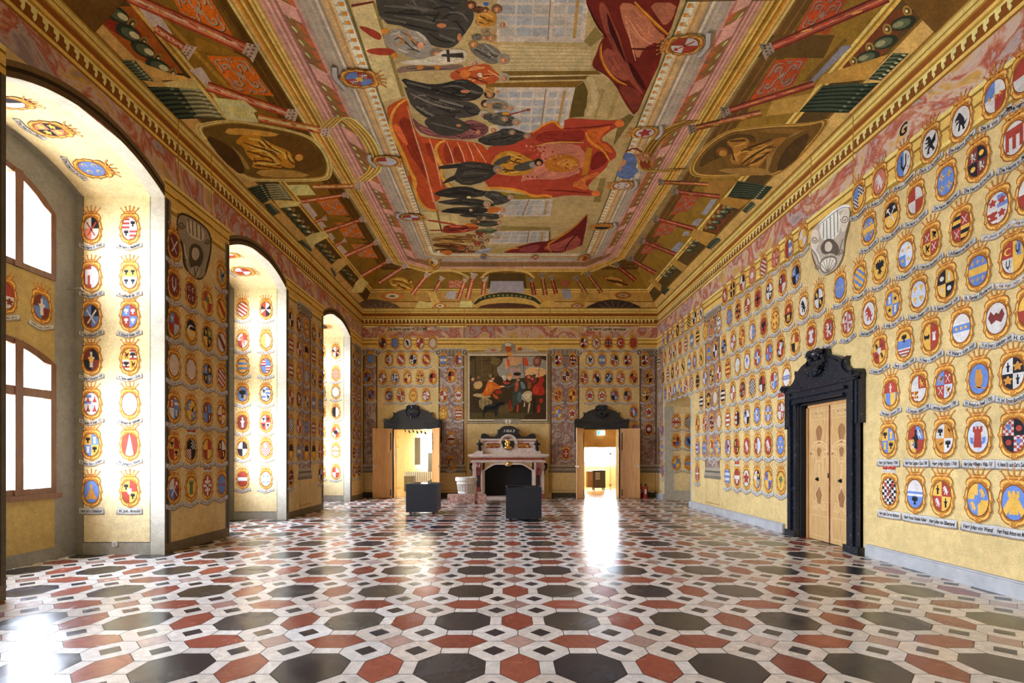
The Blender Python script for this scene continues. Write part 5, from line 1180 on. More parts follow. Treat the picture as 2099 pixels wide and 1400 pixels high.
person(VB, '#7c665c', '640,402 760,385 860,398 1030,378 1060,400 1000,420 860,420 700,428 645,440', ['700,410 860,405'], [], [], [('#c07a28', '760,388 800,385 805,412 765,415'), ('#c07a28', '870,385 900,382 905,412 875,415')], 6)
person(VB, '#b5562c', '960,440 1030,405 1130,385 1200,375 1240,420 1285,460 1220,515 1050,490 980,480', ['1030,440 1120,470 1200,500'], ['1080,420 1180,400', '1200,420 1270,460'], [(1300, 462, 26, '#a8a49a')], [('e', '#cf7a34', 1060, 440, 34, 26), ('#d8d0c0', '1130,440 1160,430 1165,460 1150,465')], 10, '#e09a5c', '#6a2a14')
person(VB, '#6e6962', '1080,262 1200,248 1275,300 1285,350 1250,385 1180,372 1100,312', ['1120,290 1220,340'], ['1180,260 1240,310'], [(1295, 350, 32, '#8e8a80'), (1110, 256, 26, '#8a7040'), (1218, 215, 28, '#8a7a58')], [('l', 6, '#b06a34', '1080,195 1180,230 1280,262')], 9, '#98948c')
person(VB, '#c08a3c', '1120,70 1180,30 1240,60 1260,120 1200,160 1140,140', ['1150,80 1210,120'], ['1170,60 1230,90'], [(1290, 130, 26, '#c4baa8'), (1255, 38, 28, '#7a563c')], [('#3a64c0', '1160,0 1215,0 1190,30'), ('e', '#a0481c', 1290, 150, 26, 8)], 8, '#e0b060', '#6a4414')
person(VB, '#2e2b28', '650,458 800,502 900,507 1000,480 1060,470 1120,500 1185,545 1140,600 1060,612 900,582 720,542', ['760,520 900,545 1060,590', '940,500 1000,540 1100,560'], ['700,490 850,530', '920,520 1000,510 1060,530', '1090,540 1150,560'], [(1210, 565, 28, '#30281e')], [('e', '#b8785a', 1060, 548, 30, 11)], 12, '#5a5650')
person(VB, '#46423e', '680,510 800,560 1000,600 1120,620 1165,680 1120,702 1000,722 850,732 730,645 700,565', ['760,590 900,650 1000,690', '820,580 1000,640 1100,660', '860,700 1000,700'], ['720,560 860,630 1000,660', '900,600 1050,640', '760,640 880,710'], [(1185, 626, 24, '#3a2c20'), (1175, 692, 26, '#b0aa9c')], [], 13, '#77726c')
person(VB, '#8c8a84', '1180,600 1260,590 1320,620 1350,650 1300,670 1200,660', [], ['1220,610 1300,640'], [(1340, 650, 22, '#a8a498')], [('#c08a4c', '1190,625 1290,610 1310,650 1220,660')], 8)
person(VB, '#7a4a4c', '730,700 780,755 900,800 1000,790 1060,730 1110,725 1200,760 1205,800 1160,835 1050,852 850,832 760,792', ['800,780 900,815 1040,810'], ['1060,745 1140,740', '780,770 900,810'], [(1235, 785, 26, '#cdbf98')], [('#3f3b36', '790,725 900,690 1000,705 1105,770 1060,800 950,832 860,800'), ('l', 8, '#6c6861', '850,740 960,770 1050,790'), ('e', '#b8805c', 1020, 758, 16, 9), ('e', '#b8805c', 1140, 800, 14, 14)], 8, '#a86a68', '#3c1c20')
person(VB, '#3a3834', '1120,850 1200,815 1330,770 1420,800 1472,825 1400,850 1350,882 1200,888', ['1200,850 1330,830'], ['1180,830 1300,800', '1330,800 1430,820'], [(1440, 822, 18, '#8a867c')], [('e', '#c08c4c', 1340, 805, 22, 8)], 8)
person(VB, '#57544e', '1190,722 1260,672 1340,692 1400,742 1320,772 1210,745', ['1240,720 1340,740'], ['1250,690 1330,710'], [(1375, 737, 22, '#98948a')], [('l', 8, '#8a3424', '1220,725 1340,690 1445,663'), ('e', '#8a3424', 1448, 662, 12, 8), ('e', '#c89430', 1310, 685, 24, 10)], 8)
person(VB, '#c0882c', '1210,1000 1260,930 1330,910 1400,930 1485,980 1500,1000 1450,1062 1350,1072 1280,1062 1230,1050', ['1300,960 1380,990 1450,1000', '1290,1030 1370,1040'], ['1320,930 1400,960', '1340,1050 1440,1030'], [(1512, 985, 22, '#221a16')], [('#4a4846', '1225,995 1290,950 1345,942 1340,968 1260,1010'), ('#4e4a44', '1350,1010 1420,985 1490,970 1500,1010 1430,1040 1370,1040'), ('e', '#8e8a80', 1475, 1000, 22, 18)], 9, '#e4b450', '#5c3a10')
person(V4, '#393632', '1320,900 1480,880 1740,920 1860,960 1780,1030 1650,1130 1400,1192 1240,1100 1290,1010', ['1350,1000 1550,960 1700,990', '1330,1080 1520,1080 1650,1060'], ['1400,930 1600,940', '1380,1040 1560,1020 1700,1030', '1380,1140 1500,1130'], [(1800, 975, 46, '#8a867a')], [('#2c2a28', '1065,940 1200,925 1340,905 1400,950 1250,965 1080,980', 1), ('#2c2a28', '1105,1160 1200,1080 1280,1050 1300,1100 1160,1150', 1)], 16)
person(V6, '#2a2825', '640,200 760,150 900,118 1100,115 1220,170 1400,180 1240,240 1000,260 760,245', ['800,200 1000,200 1180,210'], ['780,180 880,180', '950,150 1150,170'], [(1330, 220, 42, '#9c9688')], [('e', '#e0c88c', 1085, 250, 28, 20)], 14)
person(V6, '#35322f', '670,300 800,290 1000,250 1200,270 1300,300 1420,340 1380,360 1200,370 1000,340 850,340', ['850,310 1050,310 1250,330'], ['800,300 950,290', '1000,280 1200,300'], [(1310, 325, 38, '#a09a8c')], [], 12)
person(V6, '#45433f', '1250,220 1340,165 1450,180 1520,240 1640,245 1560,310 1400,350 1380,280', ['1350,250 1500,280'], ['1360,200 1450,220'], [(1600, 240, 34, '#9a9486')], [], 12)
person(V6, '#2f2c29', '710,430 850,380 1050,370 1250,370 1340,400 1300,440 1100,460 900,450', ['850,410 1100,420'], ['900,390 1100,390'], [(1500, 402, 32, '#b0886a')], [('#c06a2c', '1320,370 1440,365 1500,400 1400,440 1310,440'), ('e', '#d0a88c', 1110, 405, 22, 16)], 12)
person(V6, '#3c3a37', '950,460 1200,440 1400,450 1500,470 1430,530 1240,520 1000,490', ['1100,470 1350,480'], ['1150,455 1380,465'], [(1480, 478, 24, '#a88464')], [('#b8a070', '970,490 1200,500 1240,530 1050,535')], 12)
person(V6, '#3f4038', '1100,560 1250,530 1420,540 1480,560 1440,600 1300,620 1150,590', ['1200,560 1400,570'], [], [(1460, 558, 24, '#9a8470')], [], 10)
person(V6, '#8a2e1c', '780,600 900,590 1210,600 1190,650 1000,690 780,695 760,660', ['820,640 1000,640 1150,630'], ['850,610 1000,610'], [(1340, 640, 30, '#8a8274')], [('#8f3420', '590,650 770,648 770,665 600,665'), ('#9a4224', '570,520 700,540 900,570 940,595 860,590 700,560 580,545'), ('#c06a24', '1020,580 1120,562 1225,612 1100,622')], 12, '#c86a4c', '#4a140c')
person(V6, '#5c6a4c', '1180,640 1350,640 1450,650 1400,690 1250,710 1150,690', ['1200,670 1380,670'], [], [(1450, 636, 26, '#8a7e6c')], [], 10)
person(V6, '#8a6430', '620,760 800,720 950,715 1180,770 1160,812 900,812 640,795', ['700,770 950,760 1120,790'], ['720,740 900,740', '1000,780 1120,790'], [(1230, 745, 26, '#6c4a30'), (1440, 735, 24, '#9c968a')], [('#a08a70', '1230,720 1360,710 1430,740 1330,770')], 12, '#c09450', '#4a3010')
person(V6, '#6a3c1c', '640,820 820,808 1000,832 1100,850 1000,900 800,880 650,860', ['700,840 950,860'], ['700,825 850,830'], [(1110, 870, 28, '#8a6c58'), (1190, 840, 24, '#4c3424')], [('#a8482c', '950,870 1010,860 1020,890 960,895')], 12, '#9c6430', '#2c1608')
person(V6, '#8a94ac', '1150,930 1220,900 1300,870 1385,870 1330,930 1200,942', [], ['1220,915 1330,885'], [(1260, 870, 24, '#54382c')], [], 10, '#c0c8dc')
person(V6, '#6c4428', '650,895 760,880 1000,900 1180,905 1150,940 860,940 700,930', ['760,900 1000,915'], [], [(1060, 900, 22, '#4a3020')], [('#c4702c', '740,910 860,900 890,930 850,970 760,950'), ('#d8c8a8', '680,915 730,905 740,945 700,940')], 10)
for k_, (v_, x_, y_, col_, hair_) in enumerate([(VB, 1165, 45, '#5c3a24', '#6c4428'), (VB, 1215, 178, '#8a7a60', '#a89878'), (VB, 1160, 215, '#6e665c', '#8a7a58'), (VB, 1240, 545, '#a8824c', '#c8bca4'), (VB, 1285, 640, '#6c685f', '#8a8478'), (VB, 1230, 705, '#4c4a44', '#a09888'),
        (VB, 1285, 715, '#57544c', '#908878'), (VB, 1330, 800, '#3c3a36', '#7c766a'), (V6, 1250, 500, '#4a4640', '#7c6c54'), (V6, 1180, 545, '#6c5a3c', '#54402c'), (V6, 1250, 690, '#7c3c28', '#4c3828'), (V6, 1120, 730, '#8a5a34', '#6c4c34'), (V6, 1290, 780, '#9c8c70', '#6a5644'), (V6, 1220, 815, '#a04a34', '#503a2c')]):
    s_k = 1 if v_ is VB else 1.3
    person(v_, col_, [(x_-60*s_k, y_-16*s_k), (x_-20*s_k, y_-24*s_k), (x_+6*s_k, y_-14*s_k), (x_+8*s_k, y_+12*s_k), (x_-20*s_k, y_+22*s_k), (x_-60*s_k, y_+14*s_k)], [], [], [(x_+18*s_k, y_, 17*s_k, hair_)], [], 6)
# coats of arms painted on the ceiling border
CB = [((736, 157), (-30, -12), 34, 'Qrbbr.lw1.Ie', 'large oval crest on the window-side ceiling border'), ((1403, 88), (-1, -.3), 34, 'Qwrrw.xr0', 'large red and white crest overlapping the dark curtain on ceiling border'), ((793, 327), (1, .1), 25, 'Qwlrw', 'pale crest on ceiling border beside the carpeted steps'),
      ((1322, 268), (-1, -.1), 24, 'Pw.fr0', 'white crest with red rose on ceiling border above the canopy'), ((1275, 377), (-1, 0), 21, 'Pw.sr5', 'white crest with red blossoms below the blue angel'), ((843, 443), (1, .1), 20, 'Qlrrl', 'small red and blue crest on window-side border near far end'),
      ((1235, 462), (-1, 0), 19, 'Qkoko', 'small dark crest on door-side border near far end'), ((889, 532), (0, 1), 22, 'Byw.lk2', 'yellow oval crest with white band in far window-side corner'), ((1195, 528), (0, 1), 20, 'Vyr', 'gold and red oval crest in far door-side corner'), ((991, 525), (0, 1), 12, 'Pb.nn0', 'small blue crest with tree on far ceiling border'), ((1095, 526), (0, 1), 12, 'Qrwwr', 'small red and white crest on far ceiling border')]
def ceil_at(px, py):
    for k, (o, n, cor) in FAC.items():
        if pip((px, py), CS[k].pix): return cproj(o, n)(px, py), Vector(n)
    return cproj(*FAC['F'][:2])(px, py), Vector((0, 0, -1))
for (c_, ud, r, code, lab) in CB:
    p3, n = ceil_at(*c_)
    far = c_[1] > 500
    if far: u = Vector((0, 1, 0)) if code != 'x' else 0
    else: u = Vector((1 if c_[0] < 1000 else -1, 0, 0))
    if far: u = Vector((0, -1, 0))
    scl = r/(F/p3.y)/.2*(1.0 if not far else .95)
    u = (u-n*u.dot(n)).normalized()
    if far: scl = r*p3.y/F/.19*.75
    o = bpy.data.objects.new('ceiling_coat_of_arms', None); COL.objects.link(o); o.empty_display_size = .05
    o.matrix_world = frame_mat(p3+n*.05, n, u) @ Matrix.Scale(scl*.8, 4); tag(o, lab, 'coat of arms', 'crests on the ceiling border')
    cc = code.replace('.Ie', '.Iy')
    for nm, me in (('cartouche', FRAME_M), ('crown', CROWN_M), ('shield', shield_mesh(cc)), ('ribbon', RIB_M)):
        if far and nm == 'ribbon' : continue
        q = bpy.data.objects.new(nm, me); COL.objects.link(q); q.parent = o
# ------------------------------------------------------------------ painted wall architecture
SW = {'R': Surf(lambda y, z: (XR, y, z), (-1, 0, 0), .00025), 'L': Surf(lambda y, z: (XL, y, z), (1, 0, 0), .00025), 'E': Surf(lambda x, z: (x, YF, z), (0, -1, 0), .00025), 'W': Surf(lambda y, z: (XW, y, z), (1, 0, 0), .0004)}
_r = []
def wall_paint(name, items, mats=None, label=None, cat='wall painting', kind=None, parent=None):
    c = PB()
    for it in items:
        sd, col, pts = it[:3]; m = it[3] if len(it) > 3 else 0
        if isinstance(pts, str): pts = P(pts)
        SW[sd].put(c, pts, J(hx(col, 1.25) if isinstance(col, str) else col, .02), m)
    o = c.build(name, mats or [FR, FRIEZE, SHAFT], parent)
    if parent is None: tag(o, label, cat if label else None, None, kind)
    elif label: o['label'] = label
    return o
def R4(a, b_, c, d): return [(a, c), (b_, c), (b_, d), (a, d)]
def ent(sd, a, b_):
    """entablature painted along a wall: architrave, marbled frieze, dentilled cornice"""
    it = []
    for z0, z1, c in ((6.42, 6.5, '#9c7a34'), (6.5, 6.56, '#e0c478'), (6.56, 6.74, '#cfae60'), (6.74, 6.78, '#8a6828'), (6.78, 6.92, '#d6b768'), (6.92, 6.96, '#8a6828'), (6.96, 7.03, '#e2c87e')): it.append((sd, c, R4(a, b_, z0, z1)))
    it.append((sd, '#ffffff', R4(a, b_, 7.03, 7.56), 1))
    for z0, z1, c in ((7.56, 7.6, '#8a5e20'), (7.6, 7.66, '#dcbc6c'), (7.66, 7.84, '#7c4a1a'), (7.84, 7.88, '#e8d08a'), (7.88, 7.93, '#b08a3c'), (7.93, 7.99, '#dcbc6c'), (7.99, 8.09, '#8a5220'), (8.09, 8.13, '#a47a30'), (8.13, 8.2, '#e0c67c'), (8.2, 8.23, '#a07a34'), (8.23, 8.31, '#e6cc84'), (8.31, 8.35, '#b8944a')): it.append((sd, c, R4(a, b_, z0, z1)))
    n = int((b_-a)/.165)
    for k in range(n):
        u = a+(k+.2)*.165
        it.append((sd, '#ead596', [(u, 7.84), (u+.085, 7.84), (u+.085, 7.76), (u+.05, 7.68), (u+.02, 7.72), (u+.04, 7.77), (u, 7.78)]))
    return it
def strip(name, sd, a, b_):
    wall_paint(name, ent(sd, a, b_), label={'R': 'painted gold cornice with red marbled frieze along the door-side wall', 'L': 'painted gold cornice with red marbled frieze above the windows', 'E': 'painted gold cornice with red marbled frieze across the end wall'}[sd])
# left wall: the cornice only, the frieze is cut by the arches
strip('painted_cornice', 'R', YN, YF)
it = [x for x in ent('L', YN, YF) if min(p[1] for p in x[2]) > 7.02]
for a, b_ in zip(edges[::2], edges[1::2]): it += [x for x in ent('L', a, b_) if max(p[1] for p in x[2]) < 7.04 and len(x[2]) == 4]
wall_paint('painted_cornice', it, label='painted gold cornice with red marbled frieze above the windows')
strip('painted_cornice', 'E', XL, XR)
# breaks in the cornice above the pilasters
for sd, spans in (('R', ((9.42, 10.7), (15.15, 16.6))), ('L', ((9.55, 10.6), (15.0, 16.0))), ('E', ((-3.01, -1.9), (1.9, 3.15), (5.85, 6.6), (-6.37, -5.8)))):
    it = []
    for a, b_ in spans:
        for z0, z1, c in ((7.55, 7.62, '#e8d08a'), (7.62, 7.66, '#8a5e20')): it.append((sd, c, R4(a-.08, b_+.08, z0-.05, z1-.05)))
        for u in (a-.06, b_-.04):
            it.append((sd, '#a07a34', R4(u+.03, u+.06, 7.05, 8.33)))
        for z in (6.6, 6.86): it.append((sd, '#8a6828', R4(a-.05, b_+.05, z-.1, z-.06)))
    wall_paint('painted_entablature_break', it, label={'R': 'painted breaks in the cornice above the scroll bracket, door-side wall', 'L': 'painted breaks in the cornice above the window piers', 'E': 'painted breaks in the cornice above the end wall pilasters'}[sd])
# marbled pilasters
def pilaster(sd, a, b_, label, z0=1.42, z1=6.3):
    it = [(sd, '#ffffff', R4(a, b_, z0, z1), 2), (sd, '#54402c', R4(a-.03, a+.03, z0, z1)), (sd, '#a89478', R4(a+.2*(b_-a), a+.2*(b_-a)+.02, z0, z1)), (sd, '#54402c', R4(b_-.03, b_+.03, z0, z1)), (sd, '#a89478', R4(b_-.18*(b_-a), b_-.18*(b_-a)+.02, z0, z1))]
    for zz, w, c in ((1.1, .12, '#6e665c'), (1.2, .1, '#8e867a'), (1.3, .06, '#5e564c'), (1.36, .04, '#9a9284')): it.append((sd, c, R4(a-w, b_+w, zz, zz+.1)))
    it.append((sd, '#8a8278', R4(a-.12, b_+.12, 6.28, 6.56))); it.append((sd, '#5c544c', R4(a-.1, b_+.1, 6.24, 6.29))); it.append((sd, '#b0a89c', R4(a-.16, b_+.16, 6.54, 6.6)))
    for u in (a-.04, b_+.04): it.append((sd, '#a8a094', disc(u, 6.4, .15, 14))); it.append((sd, '#544c44', disc(u, 6.4, .1, 12))); it.append((sd, '#a8a094', disc(u, 6.4, .05, 8)))
    for k in range(6):
        u = a+.14+(b_-a-.28)*k/5; it.append((sd, '#5c544c', R4(u-.02, u+.02, 6.32, 6.5)))
    it += [(sd, '#8a6a2c', R4(a+.02, a+.04, .2, 1.1)), (sd, '#8a6a2c', R4(b_-.04, b_-.02, .2, 1.1)), (sd, '#8a6a2c', R4(a, b_, .3, .32))]
    wall_paint('painted_pilaster', it, label=label)
pilaster('R', 15.35, 16.4, 'painted marble pilaster on the long wall between door and niche'); pilaster('R', 20.95, 21.65, 'painted marble pilaster on the long wall at the far corner')
pilaster('E', -3.0, -1.92, 'painted marble pilaster between the glazed room door and the picture'); pilaster('E', 1.92, 3.14, 'painted marble pilaster between the picture and the exit door')
pilaster('E', 5.85, 6.55, 'painted marble pilaster behind the fire extinguishers'); pilaster('E', -6.33, -5.75, 'painted marble pilaster in the corner beside the last window'); pilaster('L', 15.1, 15.95, 'painted marble pilaster on the second window pier'); pilaster('L', 20.6, 21.4, 'painted marble pilaster on the last window pier')
# grey painted borders of the window bays
it = []
for (a0, a1) in WIN:
    for e, s in ((a0, -1), (a1, 1)):
        for w0, w1, c in ((0, .06, '#5c564c'), (.06, .11, '#3c362c'), (.11, .17, '#746c60')):
            x0, x1 = sorted((e+s*w0, e+s*w1)); it.append(('L', c, R4(x0, x1, 0, SPR)))
    for k in range(16):
        y, y2 = a0+(a1-a0)*k/16, a0+(a1-a0)*(k+1)/16
        for w0, w1, c in ((0, .08, '#5c4a34'), (.08, .14, '#2e2418'), (.14, .22, '#6e5a40')):
            it.append(('L', c, [(y, arch_z(y, a0, a1, SPR, CRN)+w0), (y2, arch_z(y2, a0, a1, SPR, CRN)+w0), (y2, arch_z(y2, a0, a1, SPR, CRN)+w1), (y, arch_z(y, a0, a1, SPR, CRN)+w1)]))
for a, b_ in zip(edges[::2], edges[1::2]): it.append(('L', '#6e665a', R4(a, b_, 0, .2)))
wall_paint('painted_window_border', it, label='grey painted bands framing the arched window bays on the pier faces')
for n_, (a0, a1) in enumerate(WIN[1:]):
    c = PB()
    for y, s in ((a1, -1), (a0, 1)):
        yy = y+s*.0015
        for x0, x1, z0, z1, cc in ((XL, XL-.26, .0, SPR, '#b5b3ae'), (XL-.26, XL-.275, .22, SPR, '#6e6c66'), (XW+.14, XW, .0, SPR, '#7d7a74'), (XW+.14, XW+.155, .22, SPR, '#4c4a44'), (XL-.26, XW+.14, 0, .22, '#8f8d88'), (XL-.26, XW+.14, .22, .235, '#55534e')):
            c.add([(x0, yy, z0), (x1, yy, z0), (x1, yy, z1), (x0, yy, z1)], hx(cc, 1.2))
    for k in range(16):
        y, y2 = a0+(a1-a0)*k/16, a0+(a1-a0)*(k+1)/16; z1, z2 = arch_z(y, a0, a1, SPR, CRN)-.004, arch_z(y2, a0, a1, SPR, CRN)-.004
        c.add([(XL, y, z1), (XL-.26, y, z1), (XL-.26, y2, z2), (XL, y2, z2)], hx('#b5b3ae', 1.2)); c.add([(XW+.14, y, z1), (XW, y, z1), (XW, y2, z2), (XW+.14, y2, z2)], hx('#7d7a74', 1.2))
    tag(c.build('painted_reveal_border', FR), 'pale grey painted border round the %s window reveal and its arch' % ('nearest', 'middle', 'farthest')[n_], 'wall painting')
# grey frame of the niche
it = []
for e, s in ((NR[0], -1), (NR[1], 1)):
    x0, x1 = sorted((e, e+s*.14)); it.append(('R', '#a8a8a4', R4(x0, x1, 0, NR[2])))
for k in range(16):
    y, y2 = NR[0]+(NR[1]-NR[0])*k/16, NR[0]+(NR[1]-NR[0])*(k+1)/16
    it.append(('R', '#a8a8a4', [(y, arch_z(y, *NR)), (y2, arch_z(y2, *NR)), (y2, arch_z(y2, *NR)+.14), (y, arch_z(y, *NR)+.14)]))
wall_paint('painted_niche_border', it, label='grey painted frame around the arched niche of the long wall')
c = PB()
c.add([(XR+.002, NR[1]-.002, 0), (XR+.4, NR[1]-.002, 0), (XR+.4, NR[1]-.002, 3.95), (XR, NR[1]-.002, 3.9)], hx('#a8a8a4', 1.2)); c.add([(XR+.4, NR[1]-.002, 0), (XR+1.35, NR[1]-.002, 0), (XR+1.35, NR[1]-.002, .4), (XR+.4, NR[1]-.002, .4)], hx('#a8a8a4', 1.2))
tag(c.build('painted_niche_reveal_border', FR), 'grey painted edge inside the arched niche', 'wall painting')
# scroll brackets painted in grisaille
def bracket(sd, fy, V, S, label, tone):
    """V: zoom view; wall coordinates from the photograph's pixels"""
    o = PB(); X = XR if sd == 'R' else XL
    def wc(x, y):
        px, py = V[0]+x/V[2], V[1]+y/V[2]; Yy = F*X/(px-CX); return (Yy, H+(CY-py)*Yy/F)
    for kind, col, pts in S:
        q = chaikin(P(pts), 2) if kind == 'p' else None
        if kind == 'l':
            w, pts2 = pts; p = chaikin(P(pts2), 2, False); a, b_ = [], []
            for i, pt in enumerate(p):
                x0, y0 = p[max(0, i-1)]; x1, y1 = p[min(len(p)-1, i+1)]; d = math.hypot(x1-x0, y1-y0) or 1
                a.append((pt[0]-(y1-y0)/d*w/2, pt[1]+(x1-x0)/d*w/2)); b_.append((pt[0]+(y1-y0)/d*w/2, pt[1]-(x1-x0)/d*w/2))
            q = a+b_[::-1]
        SW[sd].put(o, [wc(*k) for k in q], hx(col, tone))
    tag(o.build('painted_scroll_bracket', FR), label, 'wall painting')
VR_ = (1560, 330, 5.385)
def vol(x, y, r, s, w=9, c='#6a6058'): return [('l', c, (w, ' '.join('%g,%g' % (x+s*r*(1-.8*k/16)*math.cos(k*.62), y+r*(1-.8*k/16)*math.sin(k*.62)) for k in range(17))))]
VR_ = (1560, 330, 5.385)
BR = [('p', '#6a5838', '555,810 640,735 900,515 995,500 995,680 935,900 925,1060 845,1210 680,1290 590,1155 545,1000'), ('p', '#b0a69e', '545,800 620,690 890,480 982,490 975,640 915,860 915,1010 850,1170 740,1250 660,1275 600,1120 545,960'),
    ('p', '#cfc6be', '545,800 600,745 640,790 640,930 600,985 550,960'), ('p', '#cfc6be', '890,560 975,500 975,660 920,800 880,760 870,640'), ('p', '#e8e2da', '640,710 870,520 880,740 830,850 720,880 655,850'), ('p', '#f0ebe4', '625,690 885,475 985,485 985,520 885,530 640,730'), ('l', '#6a6058', (7, '625,715 885,510 985,515'))]
for a_, b2_ in (('690,680', '690,860'), ('725,650', '728,865'), ('765,615', '770,860'), ('805,580', '812,840'), ('845,550', '848,790')): BR += [('l', '#82786e', (11, a_+' '+b2_)), ('l', '#f4f0ea', (6, a_.replace(a_.split(',')[0], str(int(a_.split(',')[0])+12))+' '+b2_.replace(b2_.split(',')[0], str(int(b2_.split(',')[0])+12))))]
BR += vol(592, 870, 42, 1)+vol(925, 640, 48, -1)+vol(620, 1170, 32, 1)+vol(880, 1000, 34, -1)+[('p', '#5c524c', '680,900 740,850 810,870 870,960 850,1060 780,1010 690,1040 650,960'), ('p', '#c8beb6', '705,910 755,880 795,930 770,1000 705,1000'), ('l', '#6a6058', (9, '560,980 610,1040 640,1140')), ('l', '#6a6058', (9, '905,860 880,940 860,1050')), ('l', '#f0ebe4', (9, '575,960 630,1030 655,1120')),
    ('p', '#7a7068', '640,1120 700,1050 830,1040 850,1140 740,1255 660,1230'), ('p', '#ddd5cd', '655,1130 720,1070 820,1065 825,1140 740,1235 670,1205')]
for x_, y_ in ((665, 1140), (690, 1105), (725, 1085), (765, 1078), (800, 1090), (818, 1120)): BR += [('l', '#7a7068', (8, '735,1235 %d,%d' % (x_, y_)))]
bracket('R', 0, VR_, BR, 'grey scroll bracket with shell painted above the black marble door', 1.25)
VL_ = (320, 420, 4.375)
BL = [('p', '#3a3024', '180,100 240,55 430,175 498,270 498,430 445,645 380,685 300,625 235,540 235,380 185,280'), ('p', '#8a8074', '190,115 240,78 428,190 484,280 484,420 444,560 434,645 365,665 292,605 255,500 248,350 198,270'), ('p', '#b8ae9e', '270,115 430,205 435,330 340,310 275,250')]
for a_, b2_ in (('290,125', '300,255'), ('325,145', '332,275'), ('362,165', '366,295'), ('400,190', '402,315')): BL += [('l', '#4a4238', (9, a_+' '+b2_))]
BL += vol(225, 185, 36, 1, 8, '#3a3228')+vol(460, 330, 26, -1, 7, '#3a3228')+vol(262, 480, 26, 1, 7, '#3a3228')+[('p', '#4a4238', '300,350 380,345 430,430 410,540 345,600 290,540'), ('p', '#a89e8e', '325,380 375,385 395,450 355,510 315,465'), ('p', '#9a9082', '310,560 380,540 400,600 360,650 310,620'), ('l', '#c4baa8', (8, '250,350 260,430 280,500')), ('l', '#3a3228', (7, '350,640 340,560')), ('l', '#3a3228', (7, '350,640 375,560'))]
bracket('L', 0, VL_, BL, 'grey scroll bracket painted high on the first window pier', 1.3)
# lettering on the walls
def sign(txt, pos, n, u, wid, size, label, col=(.02, .018, .015), bg=None):
    o = empty('painted_inscription', pos, label, 'inscription'); M = frame_mat(Vector(pos)+Vector(n)*.004, n, u)
    if bg:
        f = PB(); w = wid/2
        for s in (-1, 1): f.add([M @ Vector(p) for p in [(s*w*1.02, .02, 0), (s*w*1.25, .12, 0), (s*w*1.45, .0, 0), (s*w*1.2, -.02, 0), (s*w*1.02, -.07, 0)]], hx('#b8a48c'))
        f.add([M @ Vector(p) for p in chaikin([(-w*1.12, -.1), (w*1.12, -.1), (w*1.12, .1), (-w*1.12, .1)], 1) and [(x, y, .0003) for x, y in chaikin([(-w*1.12, -.1), (w*1.12, -.1), (w*1.12, .1), (-w*1.12, .1)], 1)]], hx(bg)); f.build('banderole', FR, o)
    me = text_mesh(txt, wid, size, lambda x, y: (x, y-size*.33), 2, 1, col, size*.03)
    t = bpy.data.objects.new('lettering', me); COL.objects.link(t); t.parent = o; t.matrix_basis = Matrix.Translation(-Vector(pos)) @ M
s_ = F/YF
sign('Die Herrn Landts VICEDOMB', ((835-CX)/s_, YF, H+(CY-674.5)/s_), (0, -1, 0), (0, 0, 1), 1.75, .19, 'black lettering on a banderole over the glazed-room doorway', bg='#c9bba0')
sign('Die Herrn Landts verweser', ((1243-CX)/s_, YF, H+(CY-674.5)/s_), (0, -1, 0), (0, 0, 1), 1.75, .19, 'black lettering on a banderole over the exit-sign doorway', bg='#c9bba0')
sign('G', (XR, F*XR/(1851-CX), 7.27), (-1, 0, 0), (0, 0, 1), .17, .26, 'single black letter G on the red marbled frieze')
# the history painting above the fireplace
VP = (940, 690, 7.367)
HP = empty('history_painting', ((1042-CX)/s_, YF, 4.3), 'framed wall picture of a handshake with dog above the fireplace', 'wall painting')
def hp(name, items, label=None):
    c = PB()
    for it in items:
        if it[0] == 'l':
            _, w, col, pts = it; p = chaikin(P(pts), 2, False); a, b_ = [], []
            for i, pt in enumerate(p):
                x0, y0 = p[max(0, i-1)]; x1, y1 = p[min(len(p)-1, i+1)]; d = math.hypot(x1-x0, y1-y0) or 1
                a.append((pt[0]-(y1-y0)/d*w/2, pt[1]+(x1-x0)/d*w/2)); b_.append((pt[0]+(y1-y0)/d*w/2, pt[1]-(x1-x0)/d*w/2))
            q = a+b_[::-1]
        elif it[0] == 'e': _, col, x, y, rx, ry = it; q = [(x+rx*math.cos(t), y+ry*math.sin(t)) for t in [2*math.pi*k/14 for k in range(14)]]
        else:
            col, pts = it[:2]; q = P(pts); q = chaikin(q, 1) if len(it) < 3 else q
        SW['E'].put(c, [((VP[0]+x/VP[2]-CX)/s_, H+(CY-VP[1]-y/VP[2])/s_) for x, y in q], hx(col, 1.35))
        if it[0] not in 'le' and len(it) < 3 and name in ('painted_person', 'painted_crowd', 'painted_landscape', 'painted_horse', 'painted_barrel'):
            xs_ = [p[0] for p in q]; ys_ = [p[1] for p in q]; w1, h1 = max(xs_)-min(xs_), max(ys_)-min(ys_); base = hx(col, 1.35)
            for k_ in range(9 if name != 'painted_landscape' else 16):
                x, y = random.uniform(min(xs_), max(xs_)), random.uniform(min(ys_), max(ys_)); an = random.uniform(-.6, .6)+(math.pi/2 if h1 > w1 else 0); L_ = random.uniform(.1, .24)*max(w1, h1)
                st_ = stroke([(x-L_*math.cos(an), y-L_*math.sin(an)), (x, y+L_*.15), (x+L_*math.cos(an), y+L_*math.sin(an))], random.uniform(5, 11))
                if all(pip(p_, q) for p_ in (st_[0], st_[len(st_)//2], (x, y))):
                    f_ = .5 if k_ % 2 else 1.6
                    SW['E'].put(c, [((VP[0]+x/VP[2]-CX)/s_, H+(CY-VP[1]-y/VP[2])/s_) for x, y in st_], tuple(min(.85, b_*f_) for b_ in base))
    o = c.build(name, FR, HP)
    if label: o['label'] = label
